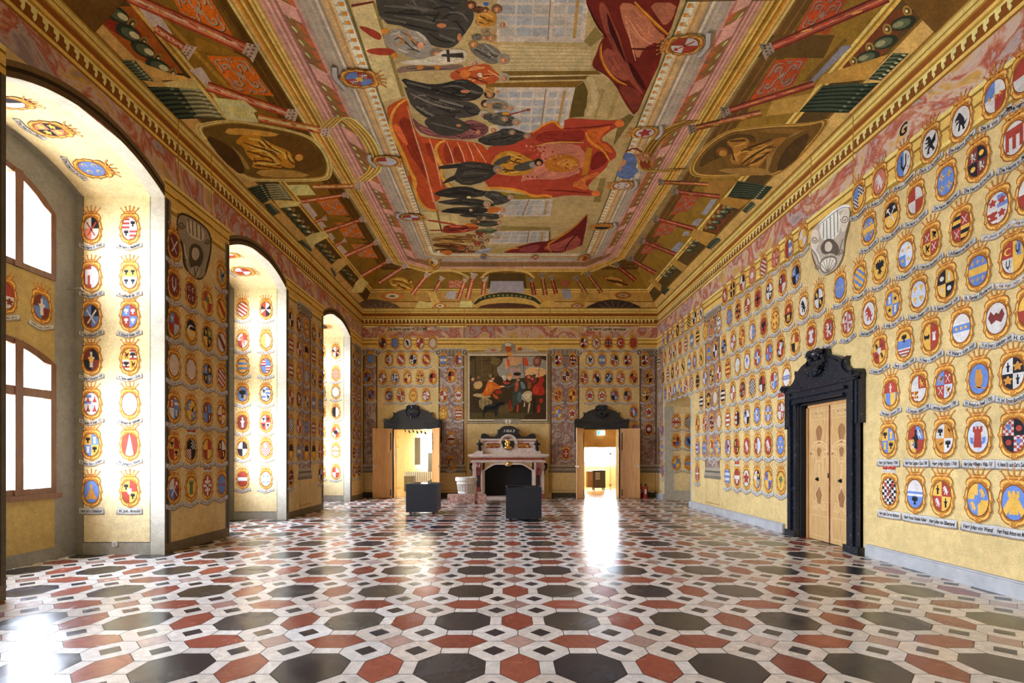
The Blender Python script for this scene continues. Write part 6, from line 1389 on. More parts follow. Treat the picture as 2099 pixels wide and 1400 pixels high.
hp('painted_frame', [('#6a5a3c', '120,235 1385,235 1385,1315 120,1315', 0), ('#b8aa92', '132,243 1372,243 1372,1302 132,1302', 0), ('#5c5248', '142,255 1362,255 1362,1290 142,1290', 0), ('#c4b8a4', '148,262 1340,262 1340,1272 148,1272', 0)])
hp('painted_landscape', [('#3c2e1a', '165,290 1325,290 1325,1250 165,1250', 0), ('#55452a', '170,290 640,290 660,560 400,700 170,640'), ('#6c5c34', '480,300 640,330 600,420 500,440'), ('#8f8a84', '560,480 650,420 680,300 1325,300 1325,560 900,640 640,640'), ('#c0946c', '700,300 950,300 940,420 760,450 700,520'), ('#d2a878', '1000,460 1320,470 1320,600 1020,640'), ('#a88c84', '760,460 940,460 920,600 780,600'),
    ('#4c4022', '170,1150 1325,1150 1325,1250 170,1250', 0), ('#5c4a28', '600,1000 860,1020 800,1150 560,1160'), ('l', 10, '#2a1e10', '250,300 260,620'), ('l', 14, '#6a5630', '350,320 350,600'), ('l', 9, '#2a1e10', '520,420 510,560')])
hp('painted_flag', [('#b54a24', '960,310 1040,320 1060,450 980,440'), ('l', 7, '#2c1c10', '970,320 1000,640')]); hp('painted_flag', [('#7a4a3c', '1130,300 1260,310 1230,460 1120,450'), ('#a86a5c', '1160,330 1220,340 1200,410 1150,400'), ('l', 7, '#2c1c10', '1255,310 1180,690')]); hp('painted_flag', [('#b8552c', '720,310 760,340 780,460 740,450')])
hp('painted_barrel', [('#3a2c1a', '220,900 300,870 600,900 620,1120 300,1130 230,1050'), ('#8a7852', '300,920 500,930 520,1100 320,1110'), ('#a8946c', '200,880 300,850 520,900 420,930 260,910'), ('l', 8, '#4a3a20', '340,930 340,1100'), ('l', 8, '#4a3a20', '400,930 400,1105'), ('l', 8, '#4a3a20', '460,935 460,1100')])
hp('painted_person', [('#b5591c', '430,680 480,650 560,700 640,760 640,790 540,800 510,860 440,910 340,880 400,790'), ('#cf7428', '440,700 500,690 520,780 440,860 400,840'), ('#a84a1a', '500,850 600,900 600,950 540,930'), ('e', '#c98c62', 515, 630, 26, 32), ('e', '#3a2c1c', 490, 600, 55, 28), ('e', '#8a6a40', 480, 595, 28, 24), ('#c8baa0', '450,655 520,660 510,690 460,680'), ('#8c2c18', '540,820 650,800 660,860 560,870')], 'seated figure in orange coat')
hp('painted_person', [('#3a4038', '820,690 880,650 960,660 1020,740 1020,800 960,830 960,990 900,1000 860,1040 800,1100 820,900 820,780'), ('#6a7c84', '930,660 1000,720 1010,790 950,790'), ('#b5502c', '850,690 910,660 890,830 850,830'), ('#4c6068', '880,840 960,840 950,990 890,1000'), ('#a83a24', '880,1020 910,1020 900,1140 880,1150'), ('#7c2418', '760,920 800,1000 790,1120 750,1130'), ('#c4baa4', '860,660 930,640 910,670'), ('e', '#c08058', 880, 610, 26, 32), ('e', '#241c16', 885, 565, 60, 26), ('l', 34, '#3c4a44', '850,700 780,760 700,760'), ('e', '#d09c78', 660, 752, 40, 13), ('l', 22, '#c46a28', '520,760 580,770 640,760')], 'standing figure in dark cloak and hat')
hp('painted_person', [('#9c2c1c', '1120,740 1200,700 1220,600 1280,600 1300,660 1260,720 1300,800 1300,890 1100,880'), ('#b53c24', '1140,760 1220,760 1200,860 1120,850'), ('#a02e1e', '1190,1030 1240,1030 1220,1200 1190,1180'), ('#a02e1e', '1220,930 1280,940 1260,1010 1220,1010'), ('e', '#b8785a', 1210, 570, 18, 24)], 'figure in red beside the fence')
hp('painted_crowd', [('#6c3024', '1000,590 1090,570 1180,620 1180,700 1060,720 1000,680'), ('e', '#c07c54', 1060, 610, 24, 24), ('e', '#a85c3c', 1110, 640, 22, 22), ('e', '#39404c', 1140, 590, 30, 22), ('#7c4a24', '1040,680 1110,690 1090,800 1040,790'), ('#4c3a24', '180,640 240,620 360,660 370,760 300,810 200,830'), ('e', '#b88a62', 215, 645, 24, 26), ('#b89668', '220,700 330,660 370,720 330,790 240,790'), ('e', '#7a5a3c', 300, 620, 26, 26), ('e', '#d0a078', 770, 620, 34, 42), ('e', '#c08838', 770, 580, 34, 20), ('#c0b4a8', '650,580 720,590 720,670 670,660'), ('#a84038', '650,660 740,690 800,700 700,730')])
hp('painted_horse', [('#b0a084', '950,880 1010,820 1110,820 1110,950 1060,1000 990,970 950,940'), ('#c8b898', '970,880 1060,850 1080,930 1000,940'), ('#b8a888', '1060,990 1090,1000 1060,1150 1040,1150'), ('#a89878', '990,980 1010,990 1000,1060 980,1060'), ('l', 12, '#7c6c50', '960,900 1000,960 1050,1000')])
hp('painted_dog', [('#17171a', '380,1060 430,1030 560,1010 620,990 650,980 700,1000 700,1030 640,1040 600,1060 590,1100 540,1100 460,1110 400,1140 380,1200 365,1200 370,1130'), ('#202024', '540,1080 570,1080 575,1210 555,1215'), ('#2c2c30', '580,1060 610,1070 590,1190 575,1200'), ('#202024', '370,1150 395,1150 385,1230 370,1230'), ('l', 8, '#4c4c50', '430,1050 560,1030')], 'black hound')
hp('painted_fence', [('#3c2a18', '1100,890 1320,895 1320,925 1100,925', 0), ('#2c1e12', '1120,925 1165,925 1165,1200 1120,1200', 0), ('#3c2c1c', '1000,1180 1320,1130 1325,1250 1000,1250', 0)])
hp('painted_cartouche', [('#8a8074', '640,150 680,100 750,80 830,100 870,150 860,230 800,250 700,250 640,220'), ('#c4bcb0', '700,100 750,90 800,110 790,150 710,150'), ('#a8501c', '700,160 750,140 800,160 810,200 760,240 710,220'), ('#cf8c34', '720,240 800,240 810,280 760,300 720,280'), ('#a89c8c', '280,225 400,225 440,170 560,160 620,200 640,235 280,238'), ('#a89c8c', '1260,235 1100,180 950,160 880,190 860,235'), ('#b5622c', '480,200 540,180 570,210 500,225'), ('#a85a28', '880,180 930,150 980,200 900,220')])
hp('painted_cartouche', [('#8c8478', '520,1250 700,1240 760,1240 960,1245 930,1320 860,1330 800,1290 750,1340 700,1290 600,1330 560,1300'), ('#c8c0b4', '690,1250 800,1250 780,1320 710,1320'), ('#5c544c', '740,1240 750,1240 752,1320 742,1320', 0)])
# mouldings round the picture bay
wall_paint('painted_panel_lines', [('E', '#7a5a20', R4(x, x+.025, .2, 6.4)) for x in (-1.86, -1.8, 1.83, 1.88)]+[('E', '#3e3a30', R4(XL, D1[0]-.3, 0, .25)), ('E', '#4a4436', R4(D1[1]+.3, -1.9, 0, .22)), ('E', '#4a4436', R4(1.95, D2[0]-.3, 0, .22)), ('E', '#3e3a30', R4(D2[1]+.3, XR, 0, .25))], label='thin brown painted lines and dark dado band on the end wall')
# ------------------------------------------------------------------ skirting
pb = PB()
for a, b_ in ((YN, 9.0), (11.7, NR[0]), (NR[1], YF)): pb.box(XR-.07, XR, a, b_, 0, .2); pb.box(XR-.045, XR, a, b_, .2, .225)
tag(pb.build('baseboard_right', M_BASE), kind='structure')
# ------------------------------------------------------------------ doors
def TF(o, xdir, ydir):
    x = Vector(xdir).normalized(); y = Vector(ydir).normalized(); z = x.cross(y)
    if z.z < 0: z = -z
    return Matrix(((x.x, y.x, z.x, o[0]), (x.y, y.y, z.y, o[1]), (x.z, y.z, z.z, o[2]), (0, 0, 0, 1)))
class LB(PB):
    """builder in local coordinates (x along the wall, y out of it, z up)"""
    def __init__(s, T): super().__init__(); s.T = T
    def add(s, pts, col=(.5, .5, .5), m=0): super().add([s.T @ Vector(p) for p in pts], col, m)
    def lbox(s, x0, x1, y0, y1, z0, z1, m=0): s.box(x0, x1, y0, y1, z0, z1, (.5,)*3, m)
    def lprism(s, xz, y0, y1, m=0): s.prism([(x, y0, z) for x, z in xz], (0, y1-y0, 0), (.5,)*3, m)
    def cyl(s, cx, cz, r, y0, y1, n=16, m=0): s.lprism([(cx+r*math.cos(2*math.pi*k/n), cz+r*math.sin(2*math.pi*k/n)) for k in range(n)], y0, y1, m)
    def ball(s, c, rx, ry, rz, n=12, m=0):
        for i in range(n//2):
            for j in range(n):
                P_ = []
                for (a, b_) in ((i, j), (i, j+1), (i+1, j+1), (i+1, j)):
                    t, f = math.pi*a/(n//2), 2*math.pi*b_/n
                    P_.append((c[0]+rx*math.sin(t)*math.cos(f), c[1]+ry*math.sin(t)*math.sin(f), c[2]+rz*math.cos(t)))
                s.add(P_, (.5,)*3, m)
def spiral(cx, cz, r, turns=1.6, s=1, n=26, a0=0):
    return [(cx+s*r*(1-.75*k/n)*math.cos(a0+turns*2*math.pi*k/n), cz+r*(1-.75*k/n)*math.sin(a0+turns*2*math.pi*k/n)) for k in range(n+1)]
def portal(n, T, hw, root_loc):
    root = empty('door_%d' % n, root_loc, kind='structure')
    for s in (-1, 1):
        b_ = LB(T)
        def bx(x0, x1, y1, z0, z1): b_.lbox(*sorted((s*x0, s*x1)), 0, y1, z0, z1)
        bx(hw, hw+.36, .05, 0, 3.0); bx(hw+.02, hw+.13, .08, 0, 3.02); bx(hw+.17, hw+.24, .12, 0, 2.5); bx(hw+.27, hw+.36, .08, 0, 2.5)
        bx(hw+.17, hw+.28, .14, 2.5, 3.25); bx(hw+.3, hw+.36, .12, 2.45, 3.25); bx(hw+.36, hw+.43, .1, 2.45, 3.3); bx(hw-.01, hw+.4, .13, 0, .14)
        b_.build('jamb', M_BLACK, root, bevel=.015)
    b_ = LB(T)
    b_.lbox(-hw-.2, hw+.2, 0, .1, 3.0, 3.3); b_.lbox(-hw-.02, hw+.02, 0, .16, 3.0, 3.06); b_.lbox(-hw-.1, hw+.1, 0, .19, 3.12, 3.18)
    b_.build('lintel', M_BLACK, root, bevel=.01)
    b_ = LB(T)
    half = [(1.24, 3.26), (1.26, 3.36), (1.05, 3.42), (.92, 3.5), (.84, 3.58), (.82, 3.68), (.86, 3.76), (.74, 3.72), (.62, 3.8), (.45, 3.86), (.3, 3.9), (.27, 4.02), (.2, 4.05)]
    W = (hw+.44)/1.25
    b_.lprism([(x*W, z) for x, z in half]+[(-x*W, z) for x, z in half[::-1]], 0, .1)
    b_.lprism([(x*W*.93, 3.27+(z-3.27)*.88) for x, z in half]+[(-x*W*.93, 3.27+(z-3.27)*.88) for x, z in half[::-1]], .1, .14)
    for s in (-1, 1):
        b_.cyl(s*1.16*W, 3.38, .085, 0, .2); b_.cyl(s*1.16*W, 3.38, .04, .2, .24, 10)
        b_.tube([(s*1.2*W, .13, 3.3), (s*.9*W, .14, 3.33), (s*.55*W, .13, 3.28)], .022, 6); b_.tube([(s*.75*W, .12, 3.56), (s*.5*W, .14, 3.3)], .02, 6)
    b_.build('pediment', M_BLACK, root, bevel=.012)
    sh = LB(T)
    for k in range(9):
        a = math.pi*(.08+.84*k/8)+math.pi
        sh.tube([(0, .2, 3.72), (.12*math.cos(a), .26, 3.72+.12*math.sin(a)), (.24*math.cos(a), .22, 3.72+.24*math.sin(a))], [.012, .035, .03], 6)
    for s in (-1, 1):
        q = spiral(s*.12, 3.93, .12, 1.4, s); sh.tube([(x, .2, z) for x, z in q], .035, 6)
        sh.tube([(s*.22, .17, 3.9), (s*.3, .18, 3.75), (s*.24, .18, 3.6), (s*.1, .18, 3.52)], [.03, .04, .035, .02], 6)
    sh.ball((0, .18, 3.97), .09, .07, .1)
    sh.build('shell_ornament', M_BLACK, root, smooth=True, weld=True)
    return root
# closed inlaid door in the long wall
yc = (DR[0]+DR[1])/2
T3 = TF((XR, yc, 0), (0, -1, 0), (-1, 0, 0)); d3 = portal(3, T3, .81, (XR, yc, 0))
b_ = LB(T3); b_.lbox(-.81, .81, -.32, -.3, -.01, 3.0); b_.lbox(-.81, -.77, -.3, 0, 0, 3.0); b_.lbox(.77, .81, -.3, 0, 0, 3.0); b_.lbox(-.81, .81, -.3, 0, 2.96, 3.0); b_.build('door_reveal_and_backing', M_FIREDARK, d3)  # back board is unseen, added to stop light leaking under the leaves
b_ = LB(T3); b_.lbox(-.77, -.72, -.22, -.12, 0, 2.96); b_.lbox(.72, .77, -.22, -.12, 0, 2.96); b_.lbox(-.77, .77, -.22, -.12, 2.9, 2.96); b_.build('door_frame', M_WOOD, d3)
for s in (-1, 1):
    T = TF((XR, yc, 0), (0, -1, 0), (-1, 0, 0)) @ Matrix.Translation((s*.36, 0, 0))
    b_ = LB(T); b_.lbox(-.355, .355, -.2, -.15, .01, 2.9)
    lf = b_.build('door_leaf', M_INLAY, d3, bevel=.004)
    o_ = LB(T)
    for x0, x1, z0, z1 in ((-.3, .3, .1, .55), (-.3, .3, 2.62, 2.82)):
        for a in ((x0, x1, z0, z0+.012), (x0, x1, z1-.012, z1), (x0, x0+.012, z0, z1), (x1-.012, x1, z0, z1)): o_.lbox(a[0], a[1], -.15, -.1485, a[2], a[3])
    def ol_(pts, r=.012):
        for a, c in zip(pts, pts[1:]):
            d = Vector((c[0]-a[0], c[1]-a[1])); L = d.length or 1; nx, nz = -d.y/L*r, d.x/L*r
            o_.add([(a[0]+nx, -.1475, a[1]+nz), (c[0]+nx, -.1475, c[1]+nz), (c[0]-nx, -.1475, c[1]-nz), (a[0]-nx, -.1475, a[1]-nz)])
    for q in (-1, 1):
        ol_(spiral(q*.2, 1.86, .09, 1.1, q, 20, 0), .014); ol_([(q*.29, 1.86), (q*.27, 2.02), (q*.16, 2.12), (0, 2.16)], .014); ol_([(q*.12, 1.82), (q*.08, 1.7), (0, 1.74)], .012)
        ol_([(q*.22, 2.0), (q*.12, 2.06), (0, 2.07)], .01); ol_(spiral(q*.12, 2.72, .05, 1, q, 14, 0), .01); ol_([(0, 2.68), (q*.12, 2.77), (q*.22, 2.76)], .01)
        ol_(spiral(q*.15, .78, .08, 1.1, q, 16, 1), .012); ol_([(q*.07, .85), (q*.14, 1.0), (q*.05, 1.12), (0, 1.22)], .012); ol_([(q*.25, .7), (q*.1, .68), (0, .8)], .01)
    for k in range(6): o_.add([(.03*math.cos(t)*(1-k*.1), -.147, 1.64-k*.055+.025*math.sin(t)) for t in [2*math.pi*j/8 for j in range(8)]])
    o_.build('marquetry_scrollwork', M_INLAYL, lf, )
    dk = LB(T)
    for zc, rz, rx in ((2.3, .2, .1), (1.92, .1, .07), (.98, .2, .1)):
        dk.add([(rx*math.cos(t)*(1+.2*math.sin(3*t)), -.1488, zc+rz*math.sin(t)) for t in [2*math.pi*j/20 for j in range(20)]])
    dk.build('dark_inlay', M_INLAYD, lf)
    kb = LB(T); kx = .0 if s > 0 else -.02
    kb.ball((kx-.02, -.12, 1.33), .028, .03, .028); kb.lbox(kx-.05, kx+.01, -.15, -.142, 1.29, 1.37); kb.build('door_knob', M_DARKMETAL, lf)
kb = LB(T3); kb.lbox(-.06, -.035, -.15, -.14, 1.37, 1.47); kb.ball((-.047, -.14, 1.4), .018, .01, .02); kb.build('keyhole_plate', M_DARKMETAL, d3)
kb = LB(T3); kb.lbox(-.008, .008, -.15, -.13, .01, 2.9); kb.build('meeting_strip', M_REDM, d3)
# open double doors in the end wall
for n, D, angs in ((1, D1, (84, 118)), (2, D2, (118, 100))):
    xc = (D[0]+D[1])/2; hw = (D[1]-D[0])/2
    T = TF((xc, YF, 0), (1, 0, 0), (0, -1, 0)); dr = portal(n, T, hw, (xc, YF, 0))
    wleaf = .84
    for s, xh, app in ((-1, D[0], {1: .82, 2: .42}[n]), (1, D[1], {1: .42, 2: .78}[n])):
        # the leaf folds back into the hall about its hinge: outward by sqrt(w^2-app^2)
        yo = math.sqrt(max(.01, wleaf**2-app**2)); d = Vector((s*app, -yo, 0)).normalized()
        nn = Vector((d.y*s, -d.x*s, 0))
        Tl = TF((xh+s*.02, YF-.21, 0), d, -nn if s < 0 else -nn)
        b_ = LB(Tl); b_.lbox(0, wleaf, 0, .05, .01, 3.03)
        lf = b_.build('door_leaf', M_WOOD, dr, bevel=.006)
        h_ = LB(Tl)
        for zz in (.1, 2.1):
            h_.lbox(.06, .1, .05, .065, zz+.0, zz+.75 if zz > 1 else zz+.28)
            h_.lbox(.06, .1, -.015, 0, zz+.0, zz+.75 if zz > 1 else zz+.28)
        h_.build('hinge_bar', M_DARKMETAL, lf)
        h_ = LB(Tl)
        for y0, y1 in ((.05, .07), (-.02, 0)): h_.lbox(wleaf-.09, wleaf-.03, y0, y1, 1.35, 1.45)
        h_.lbox(wleaf-.2, wleaf-.03, .07, .09, 1.39, 1.41); h_.lbox(wleaf-.2, wleaf-.03, -.04, -.02, 1.39, 1.41)
        h_.build('door_handle', M_METAL, lf)
# ------------------------------------------------------------------ fireplace
FX = .04; TFp = TF((FX, YF, 0), (1, 0, 0), (0, -1, 0))
fp = empty('fireplace', (FX, YF-.3, 0), 'pale pink marble fireplace with red marble consoles and black crest dated 1863, centre of the end wall', 'fireplace')
fp['label'] = 'pink and red marble fireplace with gilded medallion under a black scrolled crest'
b_ = LB(TFp)
for s in (-1, 1):
    def bx(x0, x1, y0, y1, z0, z1): b_.lbox(*sorted((s*x0, s*x1)), y0, y1, z0, z1)
    bx(1.02, 1.12, 0, .42, .0, 1.25); bx(1.12, 1.18, 0, .46, 0, 1.55); bx(1.4, 1.55, 0, .4, 0, 1.55); bx(1.18, 1.4, 0, .38, .14, 1.55)
b_.build('marble_jamb', M_PINKM, fp, bevel=.012)
# curved lintel
b_ = LB(TFp); N2 = 24
def ztop(x):
    a = abs(x)
    return 1.46-.03*(1 if a < .12 else 0)-.26*(max(0, (a-.55)/.47)**1.3) if a > .1 else 1.4
xs = [-1.02+2.04*k/N2 for k in range(N2+1)]
b_.lprism([(x, ztop(x)) for x in xs]+[(1.02, 1.55), (-1.02, 1.55)], .0, .4)
b_.build('ochre_spandrel', M_OCHM, fp)
b_ = LB(TFp)
b_.lprism([(x, ztop(x)) for x in xs]+[(x, ztop(x)+.07) for x in xs[::-1]], .38, .45); b_.build('arched_moulding', M_PINKM, fp)
b_ = LB(TFp); b_.lbox(-1.62, 1.62, 0, .44, 1.55, 1.66); b_.lbox(-1.52, 1.52, 0, .5, 1.6, 1.66)
b_.lbox(-1.68, 1.68, 0, .5, 1.77, 1.82); b_.lbox(-1.75, 1.75, 0, .58, 1.82, 1.88); b_.lbox(-1.72, 1.72, 0, .55, 1.88, 1.92)
b_.build('mantel_shelf', M_PINKM, fp, bevel=.012)
b_ = LB(TFp); b_.lbox(-1.6, 1.6, 0, .47, 1.66, 1.77)
for s in (-1, 1): b_.lbox(*sorted((s*1.12, s*1.45)), 0, .5, 1.66, 1.77)
b_.build('red_frieze', M_REDM, fp)
for s in (-1, 1):
    b_ = LB(TFp)
    pr = [(.38, 1.54), (.56, 1.54), (.58, 1.42), (.54, 1.3), (.46, 1.2), (.43, 1.05), (.38, 1.05)]
    b_.prism([(s*1.19, y, z) for y, z in pr], (s*.2, 0, 0))
    for k in range(3): b_.tube([(s*(1.22+k*.07), .57, 1.5), (s*(1.22+k*.07), .57, 1.36), (s*(1.22+k*.07), .47, 1.2), (s*(1.22+k*.07), .44, 1.06)], .025, 6)
    b_.lbox(*sorted((s*1.2, s*1.38)), .38, .42, .4, 1.05); b_.lbox(*sorted((s*1.18, s*1.4)), .38, .47, .3, .42); b_.build('console', M_REDM, fp, bevel=.01)
    b_ = LB(TFp); b_.lbox(*sorted((s*1.23, s*1.35)), .42, .43, .5, 1.0); b_.build('dark_inset', M_BLACK, fp)
    b_ = LB(TFp); b_.lbox(*sorted((s*1.1, s*1.56)), 0, .52, 0, .2); b_.build('plinth', M_REDM, fp, bevel=.01)
    b_ = LB(TFp); b_.tube([(s*1.55, .2, 1.5), (s*1.66, .2, 1.46), (s*1.66, .2, 1.3), (s*1.58, .2, 1.2), (s*1.57, .2, 1.0)], [.05, .06, .05, .03, .02], 8); b_.build('side_scroll', M_BLACK, fp)
    b_ = LB(TFp); b_.lathe([(0, 2.56), (.02, 2.55), (.035, 2.5), (.02, 2.46), (.05, 2.43), (.15, 2.36), (.16, 2.33), (.06, 2.28), (.04, 2.24), (.08, 2.2), (.09, 2.16), (.04, 2.12), (.08, 2.08), (.08, 2.05), (0, 2.05)], (s*1.24, .38, 0), 16)
    b_.build('urn_finial', M_BLACK, fp, smooth=True, weld=True)
    b_ = LB(TFp); b_.lbox(*sorted((s*1.1, s*1.38)), .2, .5, 1.92, 2.05); b_.build('urn_pedestal', M_PINKM, fp, bevel=.01)
b_ = LB(TFp)
prof = [(1.6, 1.92), (1.5, 1.98), (1.3, 2.08), (1.18, 2.2), (1.13, 2.35), (1.15, 2.5)]
b_.lprism(prof+[(-x, z) for x, z in prof[::-1]], 0, .32); b_.lbox(-1.2, 1.2, 0, .38, 2.5, 2.58)
b_.build('overmantel', M_PINKM, fp, bevel=.01)
b_ = LB(TFp); b_.lbox(-1.18, 1.18, 0, .35, 2.47, 2.5); b_.build('red_fillet', M_REDM, fp)
b_ = LB(TFp); ring = [(.4*math.cos(math.pi*k/20), 2.38+.4*math.sin(math.pi*k/20)) for k in range(21)]; rin = [(.31*math.cos(math.pi*k/20), 2.38+.31*math.sin(math.pi*k/20)) for k in range(21)]
b_.lprism(ring+rin[::-1], 0, .42); b_.lprism([(.31*math.cos(t), 2.36+.31*math.sin(t)) for t in [2*math.pi*k/28 for k in range(28)]], 0, .34); b_.build('medallion_arch', M_PINKM, fp)
b_ = LB(TFp); b_.cyl(0, 2.36, .27, 0, .36, 28); b_.build('medallion_ground', M_BLACK, fp)
b_ = LB(TFp); b_.ball((.01, .37, 2.43), .085, .06, .12); b_.ball((.05, .37, 2.42), .04, .05, .03); b_.ball((-.03, .37, 2.5), .09, .05, .07); b_.ball((0, .36, 2.2), .17, .05, .08); b_.ball((0, .37, 2.3), .06, .05, .08); b_.ball((-.09, .36, 2.36), .06, .04, .1)
b_.build('gilded_bust_relief', M_GOLD, fp, smooth=True)
for s in (-1, 1):
    b_ = LB(TFp); b_.lprism([(s*.38, 2.18), (s*.98, 2.18), (s*.9, 2.4), (s*.42, 2.4)], .3, .33); b_.build('red_panel', M_REDM, fp)
    b_ = LB(TFp)
    for k in range(4): b_.tube([(x, .35, z) for x, z in spiral(s*(.47+.13*k), 2.29+.02*(-1)**k, .065, 1.3, (-1)**k*s, 16, k)], .013, 5)
    b_.tube([(s*.38, .35, 2.2), (s*.6, .35, 2.34), (s*.78, .35, 2.22), (s*.95, .35, 2.3)], .014, 5); b_.build('gilded_scrollwork', M_GOLD, fp)
b_ = LB(TFp); b_.ball((0, .46, 1.52), .07, .05, .07); b_.ball((0, .47, 1.45), .09, .04, .04); b_.ball((-.06, .46, 1.5), .04, .03, .05); b_.ball((.06, .46, 1.5), .04, .03, .05); b_.build('gilded_keystone_mask', M_GOLD, fp, smooth=True)
b_ = LB(TFp); cr = [(1.18, 2.6), (1.2, 2.68), (1.15, 2.8), (1.02, 2.82), (.9, 2.76), (.78, 2.68), (.6, 2.68), (.5, 2.76), (.44, 2.9), (.5, 2.96), (.4, 2.98), (.3, 3.08), (.15, 3.14)]
b_.lprism(cr+[(-x, z) for x, z in cr[::-1]], 0, .3)
for s in (-1, 1): b_.cyl(s*1.07, 2.71, .1, 0, .36); b_.cyl(s*1.07, 2.71, .05, .36, .38, 10)
b_.build('black_crest', M_BLACK, fp, bevel=.012)
LET = bpy.data.materials.new('pale_cut_lettering'); LET.use_nodes = True; LET.node_tree.nodes['Principled BSDF'].inputs['Base Color'].default_value = (.5, .48, .45, 1)
me = text_mesh('1863', .5, .17, lambda x, y: (x, y-.06), 1, 1, (.5, .48, .45), .002, .15, LET)
t = bpy.data.objects.new('date_numerals', me); COL.objects.link(t); t.parent = fp; t.matrix_basis = Matrix.Translation(-Vector(fp.location)) @ frame_mat((FX+.02, YF-.302, 2.93), (0, -1, 0), (0, 0, 1))
b_ = LB(TFp)      # firebox
b_.add([(-1.02, -.01, 0), (1.02, -.01, 0), (1.02, -.01, 1.5), (-1.02, -.01, 1.5)]) if False else None
b_.add([(-1.02, .012, 0), (1.02, .012, 0), (1.02, .012, 1.54), (-1.02, .012, 1.54)])
for s in (-1, 1): b_.add([(s*1.015, .012, 0), (s*1.015, .38, 0), (s*1.015, .38, 1.4), (s*1.015, .012, 1.4)])
b_.build('firebox', M_FIREDARK, fp)
b_ = LB(TFp); b_.lbox(-1.02, 1.02, .02, .75, 0, .1); b_.build('hearth_step', M_PINKM, fp, bevel=.01)

# ------------------------------------------------------------------ stone wellhead on its blocks
def px(x, y, Yd, z=None): return ((x-CX)*Yd/F, Yd, H+(CY-y)*Yd/F)
fnt = empty('stone_basin', (px(956, 0, 19.6)[0], 19.6, .36), 'weathered white stone basin with fluted body standing on pink marble blocks', 'stone basin')
b_ = PB(); b_.lathe([(.24, .36), (.33, .36), (.33, .42), (.31, .46), (.32, .6), (.34, .7), (.4, .74), (.37, .78), (.38, .82), (.44, .86), (.44, .96), (.41, 1.0), (.33, 1.0), (.3, .93), (.25, .7), (0, .66)], (fnt.location.x, 19.6, 0), 40)
b_.build('basin', M_WHITEM, fnt, smooth=True, weld=True)
b_ = PB()
for k in range(22):
    a = 2*math.pi*k/22; x, y = fnt.location.x, 19.6
    b_.tube([(x+r*math.cos(a), y+r*math.sin(a), z) for r, z in ((.31, .44), (.33, .52), (.335, .62), (.36, .71))], .026, 5)
b_.build('fluting', M_WHITEM, fnt)
for k, (x0, x1, Yd, dp, hh, lab) in enumerate(((917, 938, 19.2, .45, .33, 'pink breccia marble block standing farthest from the fireplace opening'), (939, 973, 18.9, 1.05, .35, 'pink marble block carrying the stone basin'), (979, 996, 19.0, .42, .34, 'pale pink marble block nearest the fireplace opening'))):
    a, c = px(x0, 0, Yd)[0], px(x1, 0, Yd)[0]
    b_ = PB(); b_.box(a, c, Yd, Yd+dp, 0, hh); o = b_.build('marble_block', M_BRECC, None, bevel=.02); tag(o, lab, 'marble block', 'blocks under the stone basin')

# ------------------------------------------------------------------ display cases
for (x0, x1, Yd, w_, hh, lab) in ((832, 895, 15.45, 1.0, .96, 'dark blue-black display case nearer the windows, with open beige top'), (1037, 1110, 13.85, 1.0, .95, 'dark blue-black cube display case standing before the fireplace')):
    a, c = px(x0, 0, Yd)[0], px(x1, 0, Yd)[0]
    rt = empty('display_case', ((a+c)/2, Yd+w_/2, 0), lab, 'display case', 'dark display cases')
    b_ = PB(); z0 = .07
    b_.box(a, c, Yd, Yd+.04, z0, hh); b_.box(a, c, Yd+w_-.04, Yd+w_, z0, hh); b_.box(a, a+.04, Yd+.04, Yd+w_-.04, z0, hh); b_.box(c-.04, c, Yd+.04, Yd+w_-.04, z0, hh); b_.box(a+.04, c-.04, Yd+.04, Yd+w_-.04, z0, z0+.03)
    b_.build('case_body', M_CASE, rt, bevel=.008)
    b_ = PB(); b_.box(a+.04, c-.04, Yd+.04, Yd+w_-.04, hh-.16, hh-.14); b_.build('display_panel', M_CASETOP, rt)
    b_ = PB(); b_.box(a+.03, c-.03, Yd+.03, Yd+w_-.03, hh-.012, hh-.004); b_.build('glass_top', M_GLASS, rt)
    for fx in (a+.12, c-.12):
        for fy in (Yd+.12, Yd+w_-.12):
            b_ = PB(); b_.lathe([(0, .0), (.035, 0), (.035, .07), (0, .07)], (fx, fy, 0), 10); b_.build('foot', M_DARKMETAL, rt)
# ------------------------------------------------------------------ fire extinguishers, sockets
for k, (xp, Yd, lab) in enumerate(((1322.5, 21.3, 'red fire extinguisher with white label, in the corner beyond the open door'), (1311.5, 21.45, 'red fire extinguisher half hidden by the open door leaf'))):
    x = px(xp, 0, Yd)[0]; rt = empty('fire_extinguisher', (x, Yd, 0), lab, 'fire extinguisher', 'fire extinguishers')
    b_ = PB(); b_.lathe([(0, .0), (.08, 0), (.085, .03), (.085, .45), (.07, .51), (.03, .54), (0, .54)], (x, Yd, 0), 18); b_.build('cylinder_body', M_RED, rt, smooth=True, weld=True)
    b_ = PB(); b_.box(x-.02, x+.02, Yd-.02, Yd+.02, .53, .6); b_.box(x-.03, x+.09, Yd-.01, Yd+.01, .59, .62); b_.tube([(x+.03, Yd, .57), (x+.11, Yd, .52), (x+.1, Yd, .3)], .012, 6); b_.build('valve_and_hose', M_DARKMETAL, rt)
    b_ = PB(); b_.box(x-.03, x+.03, Yd-.0885, Yd-.086, .2, .4); b_.build('paper_label', M_WHITE, rt)
def socket(pos, n, label):
    T = frame_mat(pos, n, (0, 0, 1)); rt = empty('wall_socket', pos, label, 'socket')
    b_ = PB(); b_.box(-.045, .045, -.045, .045, 0, .03, T=T); b_.build('socket_plate', M_WHITE, rt, bevel=.004)
    b_ = PB(); b_.box(-.03, .03, -.03, .03, .03, .034, T=T); b_.build('socket_insert', M_BASE, rt)
